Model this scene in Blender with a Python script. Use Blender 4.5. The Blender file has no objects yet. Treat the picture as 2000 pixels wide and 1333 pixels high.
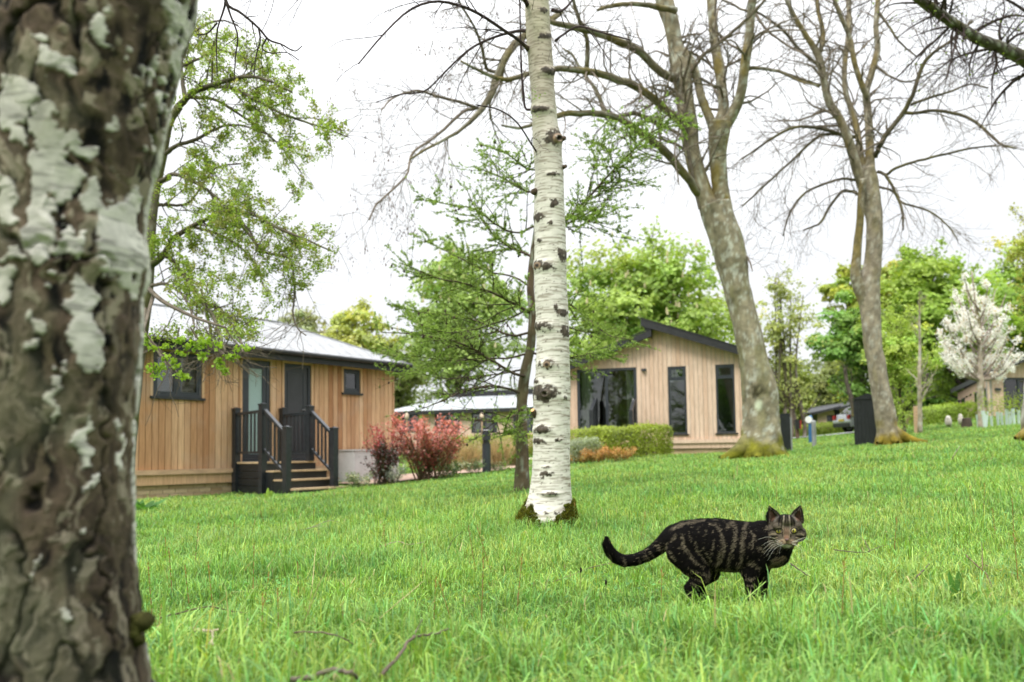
import bpy, math, random, time
import numpy as np
from mathutils import Matrix, Vector
from mathutils.bvhtree import BVHTree

R_ = math.radians
rng = np.random.default_rng(7)
random.seed(7)
scene = bpy.context.scene
COL = scene.collection

# ------------------------------------------------------------------ camera, sky, sun, exposure
F = 1556.0                      # focal length in photo pixels (28 mm on a 36 mm sensor)
PITCH, ROLL, CAMZ = R_(3.2), R_(-0.8), 0.50
SHIFT = 0.066
cam_d = bpy.data.cameras.new("camera")
cam_d.lens = 28.0
cam_d.sensor_width = 36.0
cam_d.shift_y = SHIFT
cam_d.clip_start = 0.05
cam_d.clip_end = 2000.0
cam_d.dof.use_dof = True
cam_d.dof.focus_distance = 3.3
cam_d.dof.aperture_fstop = 2.8
cam = bpy.data.objects.new("camera", cam_d)
COL.objects.link(cam)
CR = Matrix.Rotation(math.pi / 2 + PITCH, 3, 'X') @ Matrix.Rotation(ROLL, 3, 'Z')
cam.matrix_world = Matrix.Translation((0, 0, CAMZ)) @ CR.to_4x4()
scene.camera = cam

SUN_EL, SUN_AZ = R_(52), R_(215)     # high soft sun behind thick cloud
world = bpy.data.worlds.new("World")
scene.world = world
world.use_nodes = True
nt = world.node_tree
for n in list(nt.nodes):
    nt.nodes.remove(n)
wo = nt.nodes.new('ShaderNodeOutputWorld')
bg = nt.nodes.new('ShaderNodeBackground')
bg.inputs['Strength'].default_value = 0.1
sky = nt.nodes.new('ShaderNodeTexSky')
sky.sky_type = 'NISHITA'
sky.sun_disc = False
sky.sun_elevation = SUN_EL
sky.sun_rotation = SUN_AZ
tc = nt.nodes.new('ShaderNodeTexCoord')
sep = nt.nodes.new('ShaderNodeSeparateXYZ')
nt.links.new(tc.outputs['Generated'], sep.inputs[0])
mr = nt.nodes.new('ShaderNodeMapRange')          # overcast: a little brighter towards the zenith
mr.inputs['From Min'].default_value = 0.0
mr.inputs['From Max'].default_value = 1.0
mr.inputs['To Min'].default_value = 0.63
mr.inputs['To Max'].default_value = 3.2
pw = nt.nodes.new('ShaderNodeMath'); pw.operation = 'POWER'; pw.use_clamp = True; pw.inputs[1].default_value = 2.6
nt.links.new(sep.outputs['Z'], pw.inputs[0]); nt.links.new(pw.outputs[0], mr.inputs['Value'])
nz = nt.nodes.new('ShaderNodeTexNoise')
nz.inputs['Scale'].default_value = 2.2
nz.inputs['Detail'].default_value = 4.0
mp = nt.nodes.new('ShaderNodeMapping')
mp.inputs['Scale'].default_value = (1, 1, 3.0)
nt.links.new(tc.outputs['Generated'], mp.inputs[0])
nt.links.new(mp.outputs[0], nz.inputs['Vector'])
mr2 = nt.nodes.new('ShaderNodeMapRange')
mr2.inputs['From Min'].default_value = 0.3
mr2.inputs['From Max'].default_value = 0.7
mr2.inputs['To Min'].default_value = 0.92
mr2.inputs['To Max'].default_value = 1.05
nt.links.new(nz.outputs['Fac'], mr2.inputs['Value'])
mul = nt.nodes.new('ShaderNodeMath'); mul.operation = 'MULTIPLY'
nt.links.new(mr.outputs[0], mul.inputs[0]); nt.links.new(mr2.outputs[0], mul.inputs[1])
cld = nt.nodes.new('ShaderNodeVectorMath'); cld.operation = 'SCALE'
cld.inputs[0].default_value = (9.0, 9.12, 9.3)
nt.links.new(mul.outputs[0], cld.inputs['Scale'])
mix = nt.nodes.new('ShaderNodeMix'); mix.data_type = 'RGBA'
mix.inputs['Factor'].default_value = 0.94
nt.links.new(sky.outputs[0], mix.inputs['A'])
nt.links.new(cld.outputs[0], mix.inputs['B'])
nt.links.new(mix.outputs['Result'], bg.inputs['Color'])
nt.links.new(bg.outputs[0], wo.inputs[0])

sun_d = bpy.data.lights.new("sun", 'SUN')
sun_d.energy = 1.5
sun_d.angle = R_(18)
sun_d.color = (1.0, 0.95, 0.87)
sun = bpy.data.objects.new("sun", sun_d)
COL.objects.link(sun)
# the sun stands to the left behind the camera's right shoulder: direction vector to the sun
sd = Vector((math.sin(SUN_AZ) * math.cos(SUN_EL), math.cos(SUN_AZ) * math.cos(SUN_EL), math.sin(SUN_EL)))
sun.rotation_euler = sd.to_track_quat('Z', 'Y').to_euler()
sun.location = (0, 0, 30)

scene.view_settings.view_transform = 'Standard'
scene.view_settings.look = 'None'
scene.view_settings.exposure = 0.86
scene.view_settings.gamma = 1.0
scene.view_settings.use_curve_mapping = False
scene.render.engine = 'CYCLES'
cy = scene.cycles
cy.max_bounces = 7
cy.diffuse_bounces = 4
cy.glossy_bounces = 3
cy.transmission_bounces = 5
cy.transparent_max_bounces = 10
cy.caustics_reflective = False
cy.caustics_refractive = False
cy.use_denoising = True
cy.sample_clamp_indirect = 8

# ------------------------------------------------------------------ measuring helpers
CRn = np.array(CR)
CY0 = 666.5 + SHIFT * 2000

def at(px, py, d):
    """world point seen at photo pixel (px,py), d metres ahead of the camera"""
    v = CRn @ np.array([(px - 1000) / F, (CY0 - py) / F, -1.0])
    v = v / v[1] * d
    return np.array([v[0], v[1], v[2] + CAMZ])

def proj(P):
    P = np.asarray(P, float) - np.array([0, 0, CAMZ])
    c = P @ CRn
    return 1000 + F * c[..., 0] / -c[..., 2], CY0 - F * c[..., 1] / -c[..., 2]

def ppm(d):
    return F / d

# numpy noise
def _h(i, j, k, s):
    n = (i * 374761393 + j * 668265263 + k * 2147483647 + s * 1274126177) & 0xffffffff
    n = ((n ^ (n >> 13)) * 1274126177) & 0xffffffff
    n = n ^ (n >> 16)
    return (n & 0xffff) / 65535.0

def vnoise(P, s=0):
    P = np.asarray(P, float)
    i = np.floor(P).astype(np.int64)
    f = P - i
    f = f * f * (3 - 2 * f)
    o = 0
    for a in (0, 1):
        for b in (0, 1):
            for c in (0, 1):
                w = (f[:, 0] if a else 1 - f[:, 0]) * (f[:, 1] if b else 1 - f[:, 1]) * (f[:, 2] if c else 1 - f[:, 2])
                o = o + w * _h(i[:, 0] + a, i[:, 1] + b, i[:, 2] + c, s)
    return o

def fbm(P, oct=4, s=0):
    P = np.asarray(P, float)
    o = 0; a = .5; t = 0
    for q in range(oct):
        o = o + a * vnoise(P * 2 ** q, s + q); t += a; a *= .5
    return o / t

def sst(a, b, x):
    t = np.clip((x - a) / (b - a), 0, 1)
    return t * t * (3 - 2 * t)

# ------------------------------------------------------------------ terrain
_C = [(258, 975, 12.8), (450, 968, 13.2), (640, 957, 13.8), (700, 944, 15.2), (820, 932, 15.8), (950, 920, 16.6), (1018, 960, 8.0),
      (1065, 1034, 5.0), (1130, 900, 18.5), (1250, 890, 19), (1480, 888, 13), (1300, 889, 21), (1447, 886, 21), (1735, 866, 16),
      (2000, 826, 20), (1590, 866, 21), (1560, 856, 29), (1600, 852, 34), (1670, 846, 45), (1600, 838, 52), (1900, 836, 24), (1800, 845, 22), (1870, 818, 32),
      (1990, 806, 31), (1365, 1172, 2.6), (1470, 1174, 2.6)]
_P = [at(*c) - np.array([0, 0, .045 if c[2] > 9 else 0]) for c in _C] + [np.array(p) for p in [(-1.2, 1.8, 0), (0, 1.7, 0), (1.3, 1.7, .02), (-1.0, .8, 0), (0, 0, 0), (1.5, 0, .03), (-4, 5, -.1), (5, 6, .22),
     (-30, 15, -.8), (-30, 50, .2), (0, 60, 1.3), (35, 60, 3.0), (32, 15, 1.6), (-20, -20, -.6), (20, -20, .6), (0, -40, 0), (-3, 30, .55), (3, 30, .7), (-12, 22, -.1), (17, 3, .9), (-14, 3, -.5)]]
_P = np.array(_P)

def _tps(r):
    return np.where(r > 0, r * r * np.log(np.maximum(r, 1e-9)), 0)
_n = len(_P)
_A = np.zeros((_n + 3, _n + 3))
_A[:_n, :_n] = _tps(np.linalg.norm(_P[:, None, :2] - _P[None, :, :2], axis=2)) + np.eye(_n) * .25
_A[:_n, _n] = 1; _A[:_n, _n + 1:] = _P[:, :2]; _A[_n, :_n] = 1; _A[_n + 1:, :_n] = _P[:, :2].T
_W = np.linalg.solve(_A, np.concatenate([_P[:, 2], [0, 0, 0]]))

def hgt(x, y):
    x = np.atleast_1d(np.asarray(x, float)); y = np.atleast_1d(np.asarray(y, float))
    r0 = np.hypot(x, y)
    k = np.minimum(1, 62 / np.maximum(r0, 1e-6))
    xx, yy = x * k, y * k
    o = np.zeros(len(x))
    for s in range(0, len(x), 100000):
        e = slice(s, s + 100000)
        r = np.hypot(xx[e, None] - _P[None, :, 0], yy[e, None] - _P[None, :, 1])
        o[e] = _tps(r) @ _W[:_n] + _W[_n] + _W[_n + 1] * xx[e] + _W[_n + 2] * yy[e]
    o = o + (vnoise(np.stack([x * .8, y * .8, x * 0], 1), 3) - .5) * .05 * np.minimum(1, r0 / 3)
    return o

def gz(x, y):
    return float(hgt(x, y)[0])

# ------------------------------------------------------------------ mesh helpers
def link(o):
    COL.objects.link(o); return o

class MB:
    """collects vertices, faces and a per-vertex colour; build() links ONE mesh object"""
    def __init__(s):
        s.V = []; s.T = []; s.Q = []; s.C = []; s.n = 0
    def add(s, V, Q=None, T=None, col=None):
        V = np.asarray(V, float).reshape(-1, 3)
        if Q is not None and len(Q): s.Q.append(np.asarray(Q, np.int64).reshape(-1, 4) + s.n)
        if T is not None and len(T): s.T.append(np.asarray(T, np.int64).reshape(-1, 3) + s.n)
        c = np.ones((len(V), 3)) if col is None else np.broadcast_to(np.asarray(col, float), (len(V), 3))
        s.V.append(V); s.C.append(c); s.n += len(V)
        return s
    def box(s, x0, x1, y0, y1, z0, z1, col=None):
        V = [(x0, y0, z0), (x1, y0, z0), (x1, y1, z0), (x0, y1, z0), (x0, y0, z1), (x1, y0, z1), (x1, y1, z1), (x0, y1, z1)]
        return s.add(V, [(0, 3, 2, 1), (4, 5, 6, 7), (0, 1, 5, 4), (1, 2, 6, 5), (2, 3, 7, 6), (3, 0, 4, 7)], None, col)
    def hexa(s, V, col=None):
        return s.add(V, [(0, 3, 2, 1), (4, 5, 6, 7), (0, 1, 5, 4), (1, 2, 6, 5), (2, 3, 7, 6), (3, 0, 4, 7)], None, col)
    def beam(s, a, b, w, h, up=(0, 0, 1), col=None):
        a = np.array(a, float); b = np.array(b, float); t = b - a; t /= np.linalg.norm(t)
        u = np.cross(t, up); u /= np.linalg.norm(u); k = np.cross(u, t)
        V = [p + u * sx * w / 2 + k * sz * h / 2 for p, sx, sz in
             [(a, -1, -1), (a, 1, -1), (b, 1, -1), (b, -1, -1), (a, -1, 1), (a, 1, 1), (b, 1, 1), (b, -1, 1)]]
        return s.hexa(V, col)
    def tubes(s, P, Rr, sides=5, col=None, cap=True):
        """P [B,n,3], Rr [B,n]"""
        P = np.asarray(P, float); Rr = np.asarray(Rr, float)
        if P.ndim == 2: P = P[None]; Rr = Rr[None]
        B, n, _ = P.shape
        if B == 0: return s
        T = np.gradient(P, axis=1)
        T /= np.maximum(np.linalg.norm(T, axis=2, keepdims=True), 1e-9)
        m = P[:, -1] - P[:, 0]
        ref = np.where((np.abs(m[:, 2]) > .8 * np.linalg.norm(m, axis=1))[:, None], np.array([.05, 1, .1])[None], np.array([.1, .2, 1.])[None])
        U = np.cross(T, ref[:, None, :]); U /= np.maximum(np.linalg.norm(U, axis=2, keepdims=True), 1e-9)
        W = np.cross(T, U)
        a = np.arange(sides) / sides * 2 * np.pi
        ring = P[:, :, None, :] + Rr[:, :, None, None] * (np.cos(a)[None, None, :, None] * U[:, :, None, :] + np.sin(a)[None, None, :, None] * W[:, :, None, :])
        V = ring.reshape(-1, 3)
        b, i, k = np.meshgrid(np.arange(B), np.arange(n - 1), np.arange(sides), indexing='ij')
        base = (b * n + i) * sides
        k2 = (k + 1) % sides
        Q = np.stack([base + k, base + k2, base + sides + k2, base + sides + k], -1).reshape(-1, 4)
        if col is not None:
            col = np.asarray(col, float)
            if col.ndim == 2 and len(col) == B: col = np.repeat(col, n * sides, 0)
        s.add(V, Q, None, col)
        if cap:
            T3 = []
            for e in (0, n - 1):
                st = (np.arange(B) * n + e) * sides
                for q in range(1, sides - 1):
                    T3.append(np.stack([st, st + q, st + q + 1] if e else [st, st + q + 1, st + q], 1))
            s.T.append(np.concatenate(T3) + s.n - len(V))
        return s
    def lathe(s, prof, sides=16, c=(0, 0), col=None):
        """prof list of (r,z)"""
        a = np.arange(sides) / sides * 2 * np.pi
        V = np.array([[c[0] + r * math.cos(t), c[1] + r * math.sin(t), z] for r, z in prof for t in a])
        Q = [(i * sides + k, i * sides + (k + 1) % sides, (i + 1) * sides + (k + 1) % sides, (i + 1) * sides + k) for i in range(len(prof) - 1) for k in range(sides)]
        return s.add(V, Q, None, col)
    def ball(s, c, r, nu=12, nv=8, col=None, rot=None):
        r = np.broadcast_to(np.asarray(r, float), (3,))
        V = []
        for j in range(nv + 1):
            ph = math.pi * j / nv
            for i in range(nu):
                t = 2 * math.pi * i / nu
                V.append((math.sin(ph) * math.cos(t), math.sin(ph) * math.sin(t), math.cos(ph)))
        V = np.array(V) * r
        if rot is not None: V = V @ np.array(rot).T
        Q = [(j * nu + i, (j + 1) * nu + i, (j + 1) * nu + (i + 1) % nu, j * nu + (i + 1) % nu) for j in range(nv) for i in range(nu)]
        return s.add(V + np.asarray(c, float), Q, None, col)
    def leaves(s, P, size, col, rg, nb=None, asp=.55, flat=0.0):
        """diamond leaves, gently folded. P [K,3], size [K], col [K,3], nb: normal bias [K,3]"""
        K = len(P)
        if K == 0: return s
        N = rg.normal(size=(K, 3))
        N /= np.linalg.norm(N, axis=1, keepdims=True)
        if nb is not None: N = N + nb
        N[:, 2] += flat
        N /= np.maximum(np.linalg.norm(N, axis=1, keepdims=True), 1e-9)
        A = rg.normal(size=(K, 3)); A -= (A * N).sum(1, keepdims=True) * N
        A /= np.linalg.norm(A, axis=1, keepdims=True)
        Bv = np.cross(N, A)
        L = np.asarray(size)[:, None] * np.ones((K, 1))
        V = np.stack([P - A * L * .5, P + Bv * L * asp * .5 + N * L * .08 - A * L * .05, P + A * L * .5, P - Bv * L * asp * .5 + N * L * .08 - A * L * .05], 1).reshape(-1, 3)
        Q = np.arange(K * 4).reshape(-1, 4)
        return s.add(V, Q, None, np.repeat(col, 4, 0))
    def mesh(s, name, smooth=False):
        me = bpy.data.meshes.new(name)
        V = np.concatenate(s.V) if s.V else np.zeros((0, 3))
        C = np.concatenate(s.C)
        Q = np.concatenate(s.Q) if s.Q else np.zeros((0, 4), np.int64)
        T = np.concatenate(s.T) if s.T else np.zeros((0, 3), np.int64)
        me.vertices.add(len(V)); me.vertices.foreach_set('co', V.astype(np.float32).ravel())
        li = np.concatenate([Q.ravel(), T.ravel()]).astype(np.int32)
        me.loops.add(len(li)); me.loops.foreach_set('vertex_index', li)
        nf = len(Q) + len(T)
        me.polygons.add(nf)
        st = np.concatenate([np.arange(len(Q)) * 4, len(Q) * 4 + np.arange(len(T)) * 3]).astype(np.int32)
        me.polygons.foreach_set('loop_start', st)
        me.update(calc_edges=True)
        me.polygons.foreach_set('use_smooth', np.full(nf, bool(smooth)))
        ca = me.color_attributes.new('col', 'FLOAT_COLOR', 'POINT')
        ca.data.foreach_set('color', np.concatenate([C, np.ones((len(C), 1))], 1).astype(np.float32).ravel())
        return me
    def build(s, name, mat, parent=None, smooth=False, kind=None, label=None):
        me = s.mesh(name, smooth)
        o = bpy.data.objects.new(name, me)
        if mat: me.materials.append(mat)
        link(o)
        if parent: o.parent = parent
        if kind: o['kind'] = kind
        if label: o['label'] = label
        return o

def empty(name, loc, rz=0):
    o = bpy.data.objects.new(name, None)
    o.empty_display_size = .2
    link(o); o.location = tuple(loc); o.rotation_euler = (0, 0, rz)
    return o

def tag(o, label=None, cat=None, group=None, kind=None):
    if label: o['label'] = label
    if cat: o['category'] = cat
    if group: o['group'] = group
    if kind: o['kind'] = kind
    return o

def copy_tree(o, parent=None):
    c = o.copy(); link(c); c.parent = parent
    for ch in o.children: copy_tree(ch, c)
    return c

# ------------------------------------------------------------------ materials
def new_mat(name):
    m = bpy.data.materials.new(name); m.use_nodes = True
    t = m.node_tree
    b = t.nodes['Principled BSDF']
    return m, t, b

def N(t, ty, **kw):
    n = t.nodes.new(ty)
    for k, v in kw.items():
        if k in n.inputs: n.inputs[k].default_value = v
        else: setattr(n, k, v)
    return n

def mixc(t, fac, a, b, blend='MIX'):
    m = t.nodes.new('ShaderNodeMix'); m.data_type = 'RGBA'; m.blend_type = blend
    for s_, v in (('Factor', fac), ('A', a), ('B', b)):
        if isinstance(v, (int, float)): m.inputs[s_].default_value = v
        elif isinstance(v, tuple): m.inputs[s_].default_value = (*v, 1) if len(v) == 3 else v
        else: t.links.new(v, m.inputs[s_])
    return m.outputs['Result']

def ramp(t, fac, lo, hi, a=0.0, b=1.0):
    m = t.nodes.new('ShaderNodeMapRange')
    m.inputs['From Min'].default_value = lo; m.inputs['From Max'].default_value = hi
    m.inputs['To Min'].default_value = a; m.inputs['To Max'].default_value = b
    t.links.new(fac, m.inputs['Value'])
    return m.outputs[0]

def pnoise(t, scale, detail=4, stretch=(1, 1, 1), coord='pos', rough=.55):
    if coord == 'pos':
        g = t.nodes.new('ShaderNodeNewGeometry').outputs['Position']
    else:
        g = t.nodes.new('ShaderNodeTexCoord').outputs['Object']
    mp_ = t.nodes.new('ShaderNodeMapping'); mp_.inputs['Scale'].default_value = stretch
    t.links.new(g, mp_.inputs[0])
    n = t.nodes.new('ShaderNodeTexNoise')
    n.inputs['Scale'].default_value = scale; n.inputs['Detail'].default_value = detail; n.inputs['Roughness'].default_value = rough
    t.links.new(mp_.outputs[0], n.inputs['Vector'])
    return n.outputs['Fac']

def bump(t, b, h, strength=.3, dist=.01):
    n = t.nodes.new('ShaderNodeBump')
    n.inputs['Strength'].default_value = strength; n.inputs['Distance'].default_value = dist
    t.links.new(h, n.inputs['Height']); t.links.new(n.outputs[0], b.inputs['Normal'])

def plain(name, col, rough=.6, var=.15, scale=6, spec=.5, metal=0, bmp=0, stretch=(1, 1, 1)):
    m, t, b = new_mat(name)
    n = pnoise(t, scale, 5, stretch)
    lo = tuple(c * (1 - var) for c in col); hi = tuple(min(1, c * (1 + var)) for c in col)
    t.links.new(mixc(t, ramp(t, n, .3, .7), lo, hi), b.inputs['Base Color'])
    b.inputs['Roughness'].default_value = rough
    b.inputs['Specular IOR Level'].default_value = spec
    b.inputs['Metallic'].default_value = metal
    if bmp: bump(t, b, pnoise(t, scale * 6, 6, stretch), bmp)
    return m

def attrmat(name, rough=.7, transl=0.0, spec=.3, var=.15, scale=8, bmp=0, ttint=(1.15, 1.1, .55)):
    """colour from the mesh's own 'col' attribute, varied by noise; translucent for leaves"""
    m, t, b = new_mat(name)
    a = t.nodes.new('ShaderNodeAttribute'); a.attribute_name = 'col'
    n = pnoise(t, scale, 4)
    c = mixc(t, 1.0, a.outputs['Color'], mixc(t, ramp(t, n, .3, .7), (1 - var,) * 3, (1 + var,) * 3), 'MULTIPLY')
    t.links.new(c, b.inputs['Base Color'])
    b.inputs['Roughness'].default_value = rough
    b.inputs['Specular IOR Level'].default_value = spec
    if bmp: bump(t, b, pnoise(t, scale * 8, 6), bmp)
    if transl:
        tr = t.nodes.new('ShaderNodeBsdfTranslucent')
        ty = mixc(t, 1.0, c, ttint, 'MULTIPLY')
        t.links.new(ty, tr.inputs['Color'])
        ms = t.nodes.new('ShaderNodeMixShader'); ms.inputs[0].default_value = transl
        t.links.new(b.outputs[0], ms.inputs[1]); t.links.new(tr.outputs[0], ms.inputs[2])
        t.links.new(ms.outputs[0], t.nodes['Material Output'].inputs['Surface'])
    return m

def woodmat(name, base, dark, pale, rough=.75):
    m, t, b = new_mat(name)
    oi = t.nodes.new('ShaderNodeObjectInfo')
    c1 = mixc(t, ramp(t, oi.outputs['Random'], 0, 1), dark, pale)
    # second decorrelated random
    ml = N(t, 'ShaderNodeMath', operation='MULTIPLY'); t.links.new(oi.outputs['Random'], ml.inputs[0]); ml.inputs[1].default_value = 17.31
    fr = N(t, 'ShaderNodeMath', operation='FRACT'); t.links.new(ml.outputs[0], fr.inputs[0])
    c2 = mixc(t, ramp(t, fr.outputs[0], 0, 1, .4, .95), base, c1)
    g = pnoise(t, 5, 6, (9, 9, .55), rough=.65)
    c3 = mixc(t, ramp(t, g, .3, .72), mixc(t, 1.0, c2, (.70, .64, .58), 'MULTIPLY'), mixc(t, 1.0, c2, (1.12, 1.1, 1.08), 'MULTIPLY'))
    g2 = pnoise(t, 1.6, 5)
    c4 = mixc(t, ramp(t, g2, .52, .72, 0, .35), c3, (.42, .34, .26))
    kn = pnoise(t, 9, 2, (1, 1, .5))
    c5 = mixc(t, ramp(t, kn, .74, .80, 0, .7), c4, (.16, .08, .04))
    t.links.new(c5, b.inputs['Base Color'])
    b.inputs['Roughness'].default_value = rough
    b.inputs['Specular IOR Level'].default_value = .25
    bump(t, b, g, .25, .004)
    return m

M_cedar = woodmat('cedar_boards', (.60, .37, .20), (.38, .19, .09), (.76, .54, .35))
M_larchw = woodmat('pale_boards', (.68, .53, .42), (.60, .43, .32), (.76, .63, .52))
M_trimw = plain('pale_timber', (.50, .33, .2), .7, .2, 5, stretch=(1, 1, 4))
M_tread = plain('tread_timber', (.47, .34, .2), .75, .25, 8)
M_black = plain('black_composite', (.014, .016, .018), .38, .3, 12, bmp=.05)
M_rail = plain('charcoal_composite', (.022, .025, .029), .3, .25, 14)
M_frame = plain('anthracite_frame', (.030, .036, .044), .35, .15, 6)
M_fascia = plain('black_fascia', (.012, .013, .014), .5, .4, 9)
M_interior = plain('room_plaster', (.30, .28, .25), .9, .1, 3)
M_door = plain('charcoal_door', (.035, .037, .042), .42, .2, 5, bmp=.04)
M_mortar = plain('mortar', (.42, .36, .27), .95, .2, 20, bmp=.3)
M_curtain = plain('cream_curtain', (.62, .62, .48), .9, .1, 4)
M_metal = plain('grey_metal', (.32, .33, .34), .4, .15, 6, metal=.6)
M_planter = plain('pale_grey_panel', (.50, .50, .50), .6, .08, 5)

def _brick():
    m, t, b = new_mat('buff_brick')
    oi = t.nodes.new('ShaderNodeObjectInfo')
    c = mixc(t, oi.outputs['Random'], (.42, .29, .16), (.60, .46, .29))
    c = mixc(t, ramp(t, pnoise(t, 40, 5), .35, .7, 0, .5), c, (.34, .25, .15))
    t.links.new(c, b.inputs['Base Color']); b.inputs['Roughness'].default_value = .9
    bump(t, b, pnoise(t, 90, 5), .4, .004)
    return m
M_brick = _brick()

def _slate():
    m, t, b = new_mat('grey_slate')
    a = t.nodes.new('ShaderNodeAttribute'); a.attribute_name = 'col'
    c = mixc(t, 1.0, a.outputs['Color'], mixc(t, ramp(t, pnoise(t, 3, 6), .3, .7), (.9, .9, .9), (1.08, 1.08, 1.08)), 'MULTIPLY')
    t.links.new(c, b.inputs['Base Color'])
    b.inputs['Roughness'].default_value = .42
    b.inputs['Specular IOR Level'].default_value = .9
    bump(t, b, pnoise(t, 40, 6), .25, .004)
    return m
M_slate = _slate()

def _glass(name, tint, refl_rough=.0):
    m, t, b = new_mat(name)
    t.nodes.remove(b)
    gl = t.nodes.new('ShaderNodeBsdfGlossy'); gl.inputs['Roughness'].default_value = refl_rough
    tr = t.nodes.new('ShaderNodeBsdfTransparent'); tr.inputs['Color'].default_value = (*tint, 1)
    fr = t.nodes.new('ShaderNodeFresnel'); fr.inputs['IOR'].default_value = 1.55
    mlt = N(t, 'ShaderNodeMath', operation='MULTIPLY_ADD'); t.links.new(fr.outputs[0], mlt.inputs[0]); mlt.inputs[1].default_value = 1.7; mlt.inputs[2].default_value = .02
    ms = t.nodes.new('ShaderNodeMixShader')
    t.links.new(mlt.outputs[0], ms.inputs[0]); t.links.new(tr.outputs[0], ms.inputs[1]); t.links.new(gl.outputs[0], ms.inputs[2])
    t.links.new(ms.outputs[0], t.nodes['Material Output'].inputs['Surface'])
    return m
M_glass = _glass('window_glass', (.75, .8, .78))
M_frost = plain('frosted_glass', (.30, .42, .40), .25, .06, 60, spec=.6)

M_bark = attrmat('tree_bark', .9, 0, .2, .35, 9, .6)
M_leaf = attrmat('leaf', .55, .42, .35, .12, 3)
M_leaf_dry = attrmat('dry_leaf', .8, .25, .2, .15, 5)
M_needle = attrmat('larch_needles', .6, .3, .3, .12, 6)
M_grass = attrmat('grass_blades', .5, .34, .3, .10, 2)
M_moss = attrmat('moss', .95, .15, .1, .3, 30)
M_stick = attrmat('dead_stick', .9, 0, .2, .25, 30, .4)
# ------------------------------------------------------------------ ground
def build_ground():
    g = np.concatenate([np.linspace(0, 4, 60)[:-1], 4 + np.linspace(0, 1, 95) ** 2.2 * 56, [75, 100, 150, 250, 500, 900]])
    ax = np.concatenate([-g[:0:-1], g])
    n = len(ax)
    X, Y = np.meshgrid(ax, ax + 0.0, indexing='xy')
    Z = hgt(X.ravel(), Y.ravel())
    V = np.stack([X.ravel(), Y.ravel(), Z], 1)
    i, j = np.meshgrid(np.arange(n - 1), np.arange(n - 1), indexing='xy')
    b = (j * n + i).ravel()
    Q = np.stack([b, b + 1, b + n + 1, b + n], 1)
    m, t, bs = new_mat('lawn_ground')
    c = mixc(t, ramp(t, pnoise(t, 1.2, 6), .35, .65), (.07, .13, .02), (.10, .17, .03))
    c = mixc(t, ramp(t, pnoise(t, 30, 6), .4, .7, 0, .7), c, (.05, .07, .02))
    t.links.new(c, bs.inputs['Base Color']); bs.inputs['Roughness'].default_value = 1
    bs.inputs['Specular IOR Level'].default_value = .1
    bump(t, bs, pnoise(t, 60, 5), .6, .02)
    o = MB().add(V, Q).build('ground', m, smooth=True, kind='structure')
    return o
build_ground()

def strip(pts, widths, name, mat, lift, kind='structure', seg=60):
    """a sheet following the terrain along a centre line"""
    P = catmull(np.array(pts, float), seg)
    Wd = np.interp(np.linspace(0, 1, len(P)), np.linspace(0, 1, len(widths)), widths)
    T = np.gradient(P, axis=0); T /= np.linalg.norm(T, axis=1, keepdims=True)
    Nn = np.stack([-T[:, 1], T[:, 0]], 1)
    k = 9
    G = np.stack([P[:, :2] + Nn * (Wd * (q / (k - 1) - .5))[:, None] for q in range(k)], 1)
    Z = hgt(G[..., 0].ravel(), G[..., 1].ravel()) + lift
    V = np.concatenate([G.reshape(-1, 2), Z[:, None]], 1)
    n = len(P)
    Q = [(a * k + b, (a + 1) * k + b, (a + 1) * k + b + 1, a * k + b + 1) for a in range(n - 1) for b in range(k - 1)]
    return MB().add(V, Q).build(name, mat, smooth=True, kind=kind), P, Wd

def catmull(P, m):
    P = np.asarray(P, float)
    if len(P) == 2:
        t = np.linspace(0, 1, m)[:, None]
        return P[0] * (1 - t) + P[1] * t
    E = np.concatenate([[2 * P[0] - P[1]], P, [2 * P[-1] - P[-2]]])
    L = len(P) - 1
    u = np.linspace(0, L, m); i = np.minimum(u.astype(int), L - 1); f = (u - i)[:, None]
    p0, p1, p2, p3 = E[i], E[i + 1], E[i + 2], E[i + 3]
    return .5 * (2 * p1 + (p2 - p0) * f + (2 * p0 - 5 * p1 + 4 * p2 - p3) * f ** 2 + (3 * p1 - p0 - 3 * p2 + p3) * f ** 3)

M_road = plain('road_asphalt', (.26, .26, .27), .85, .12, 8, bmp=.2)
M_soil = plain('bark_mulch', (.36, .25, .19), .95, .35, 14, bmp=.5)
M_gravel = plain('pale_gravel', (.45, .40, .33), .95, .3, 25, bmp=.5)
road_pts = [(4, 31), (9, 31.5), (13, 33), (18, 37), (26, 42), (40, 46)]
_, roadP, roadW = strip(road_pts, [4.2, 4.2, 4.6, 5.5, 6], 'road', M_road, .05)
bedA = [at(690, 940, 15.6)[:2], at(760, 930, 16.2)[:2], at(850, 920, 17.0)[:2], at(1000, 905, 18.2)[:2]]
_, bedAP, bedAW = strip(bedA, [1.2, 1.8, 2.0, 1.6], 'planting_bed', M_soil, .03)
bedC = [at(1050, 890, 19.2)[:2], at(1150, 888, 19.4)[:2], at(1300, 884, 20.2)[:2]]
_, bedCP, bedCW = strip(bedC, [1.6, 1.8, 1.0], 'planting_bed', M_soil, .03)
pathB = [at(900, 880, 22)[:2], at(1050, 880, 22.5)[:2], at(1150, 880, 21.8)[:2]]
_, pathBP, pathBW = strip(pathB, [1.4, 1.4, 1.4], 'gravel_path', M_gravel, .02)

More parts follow.
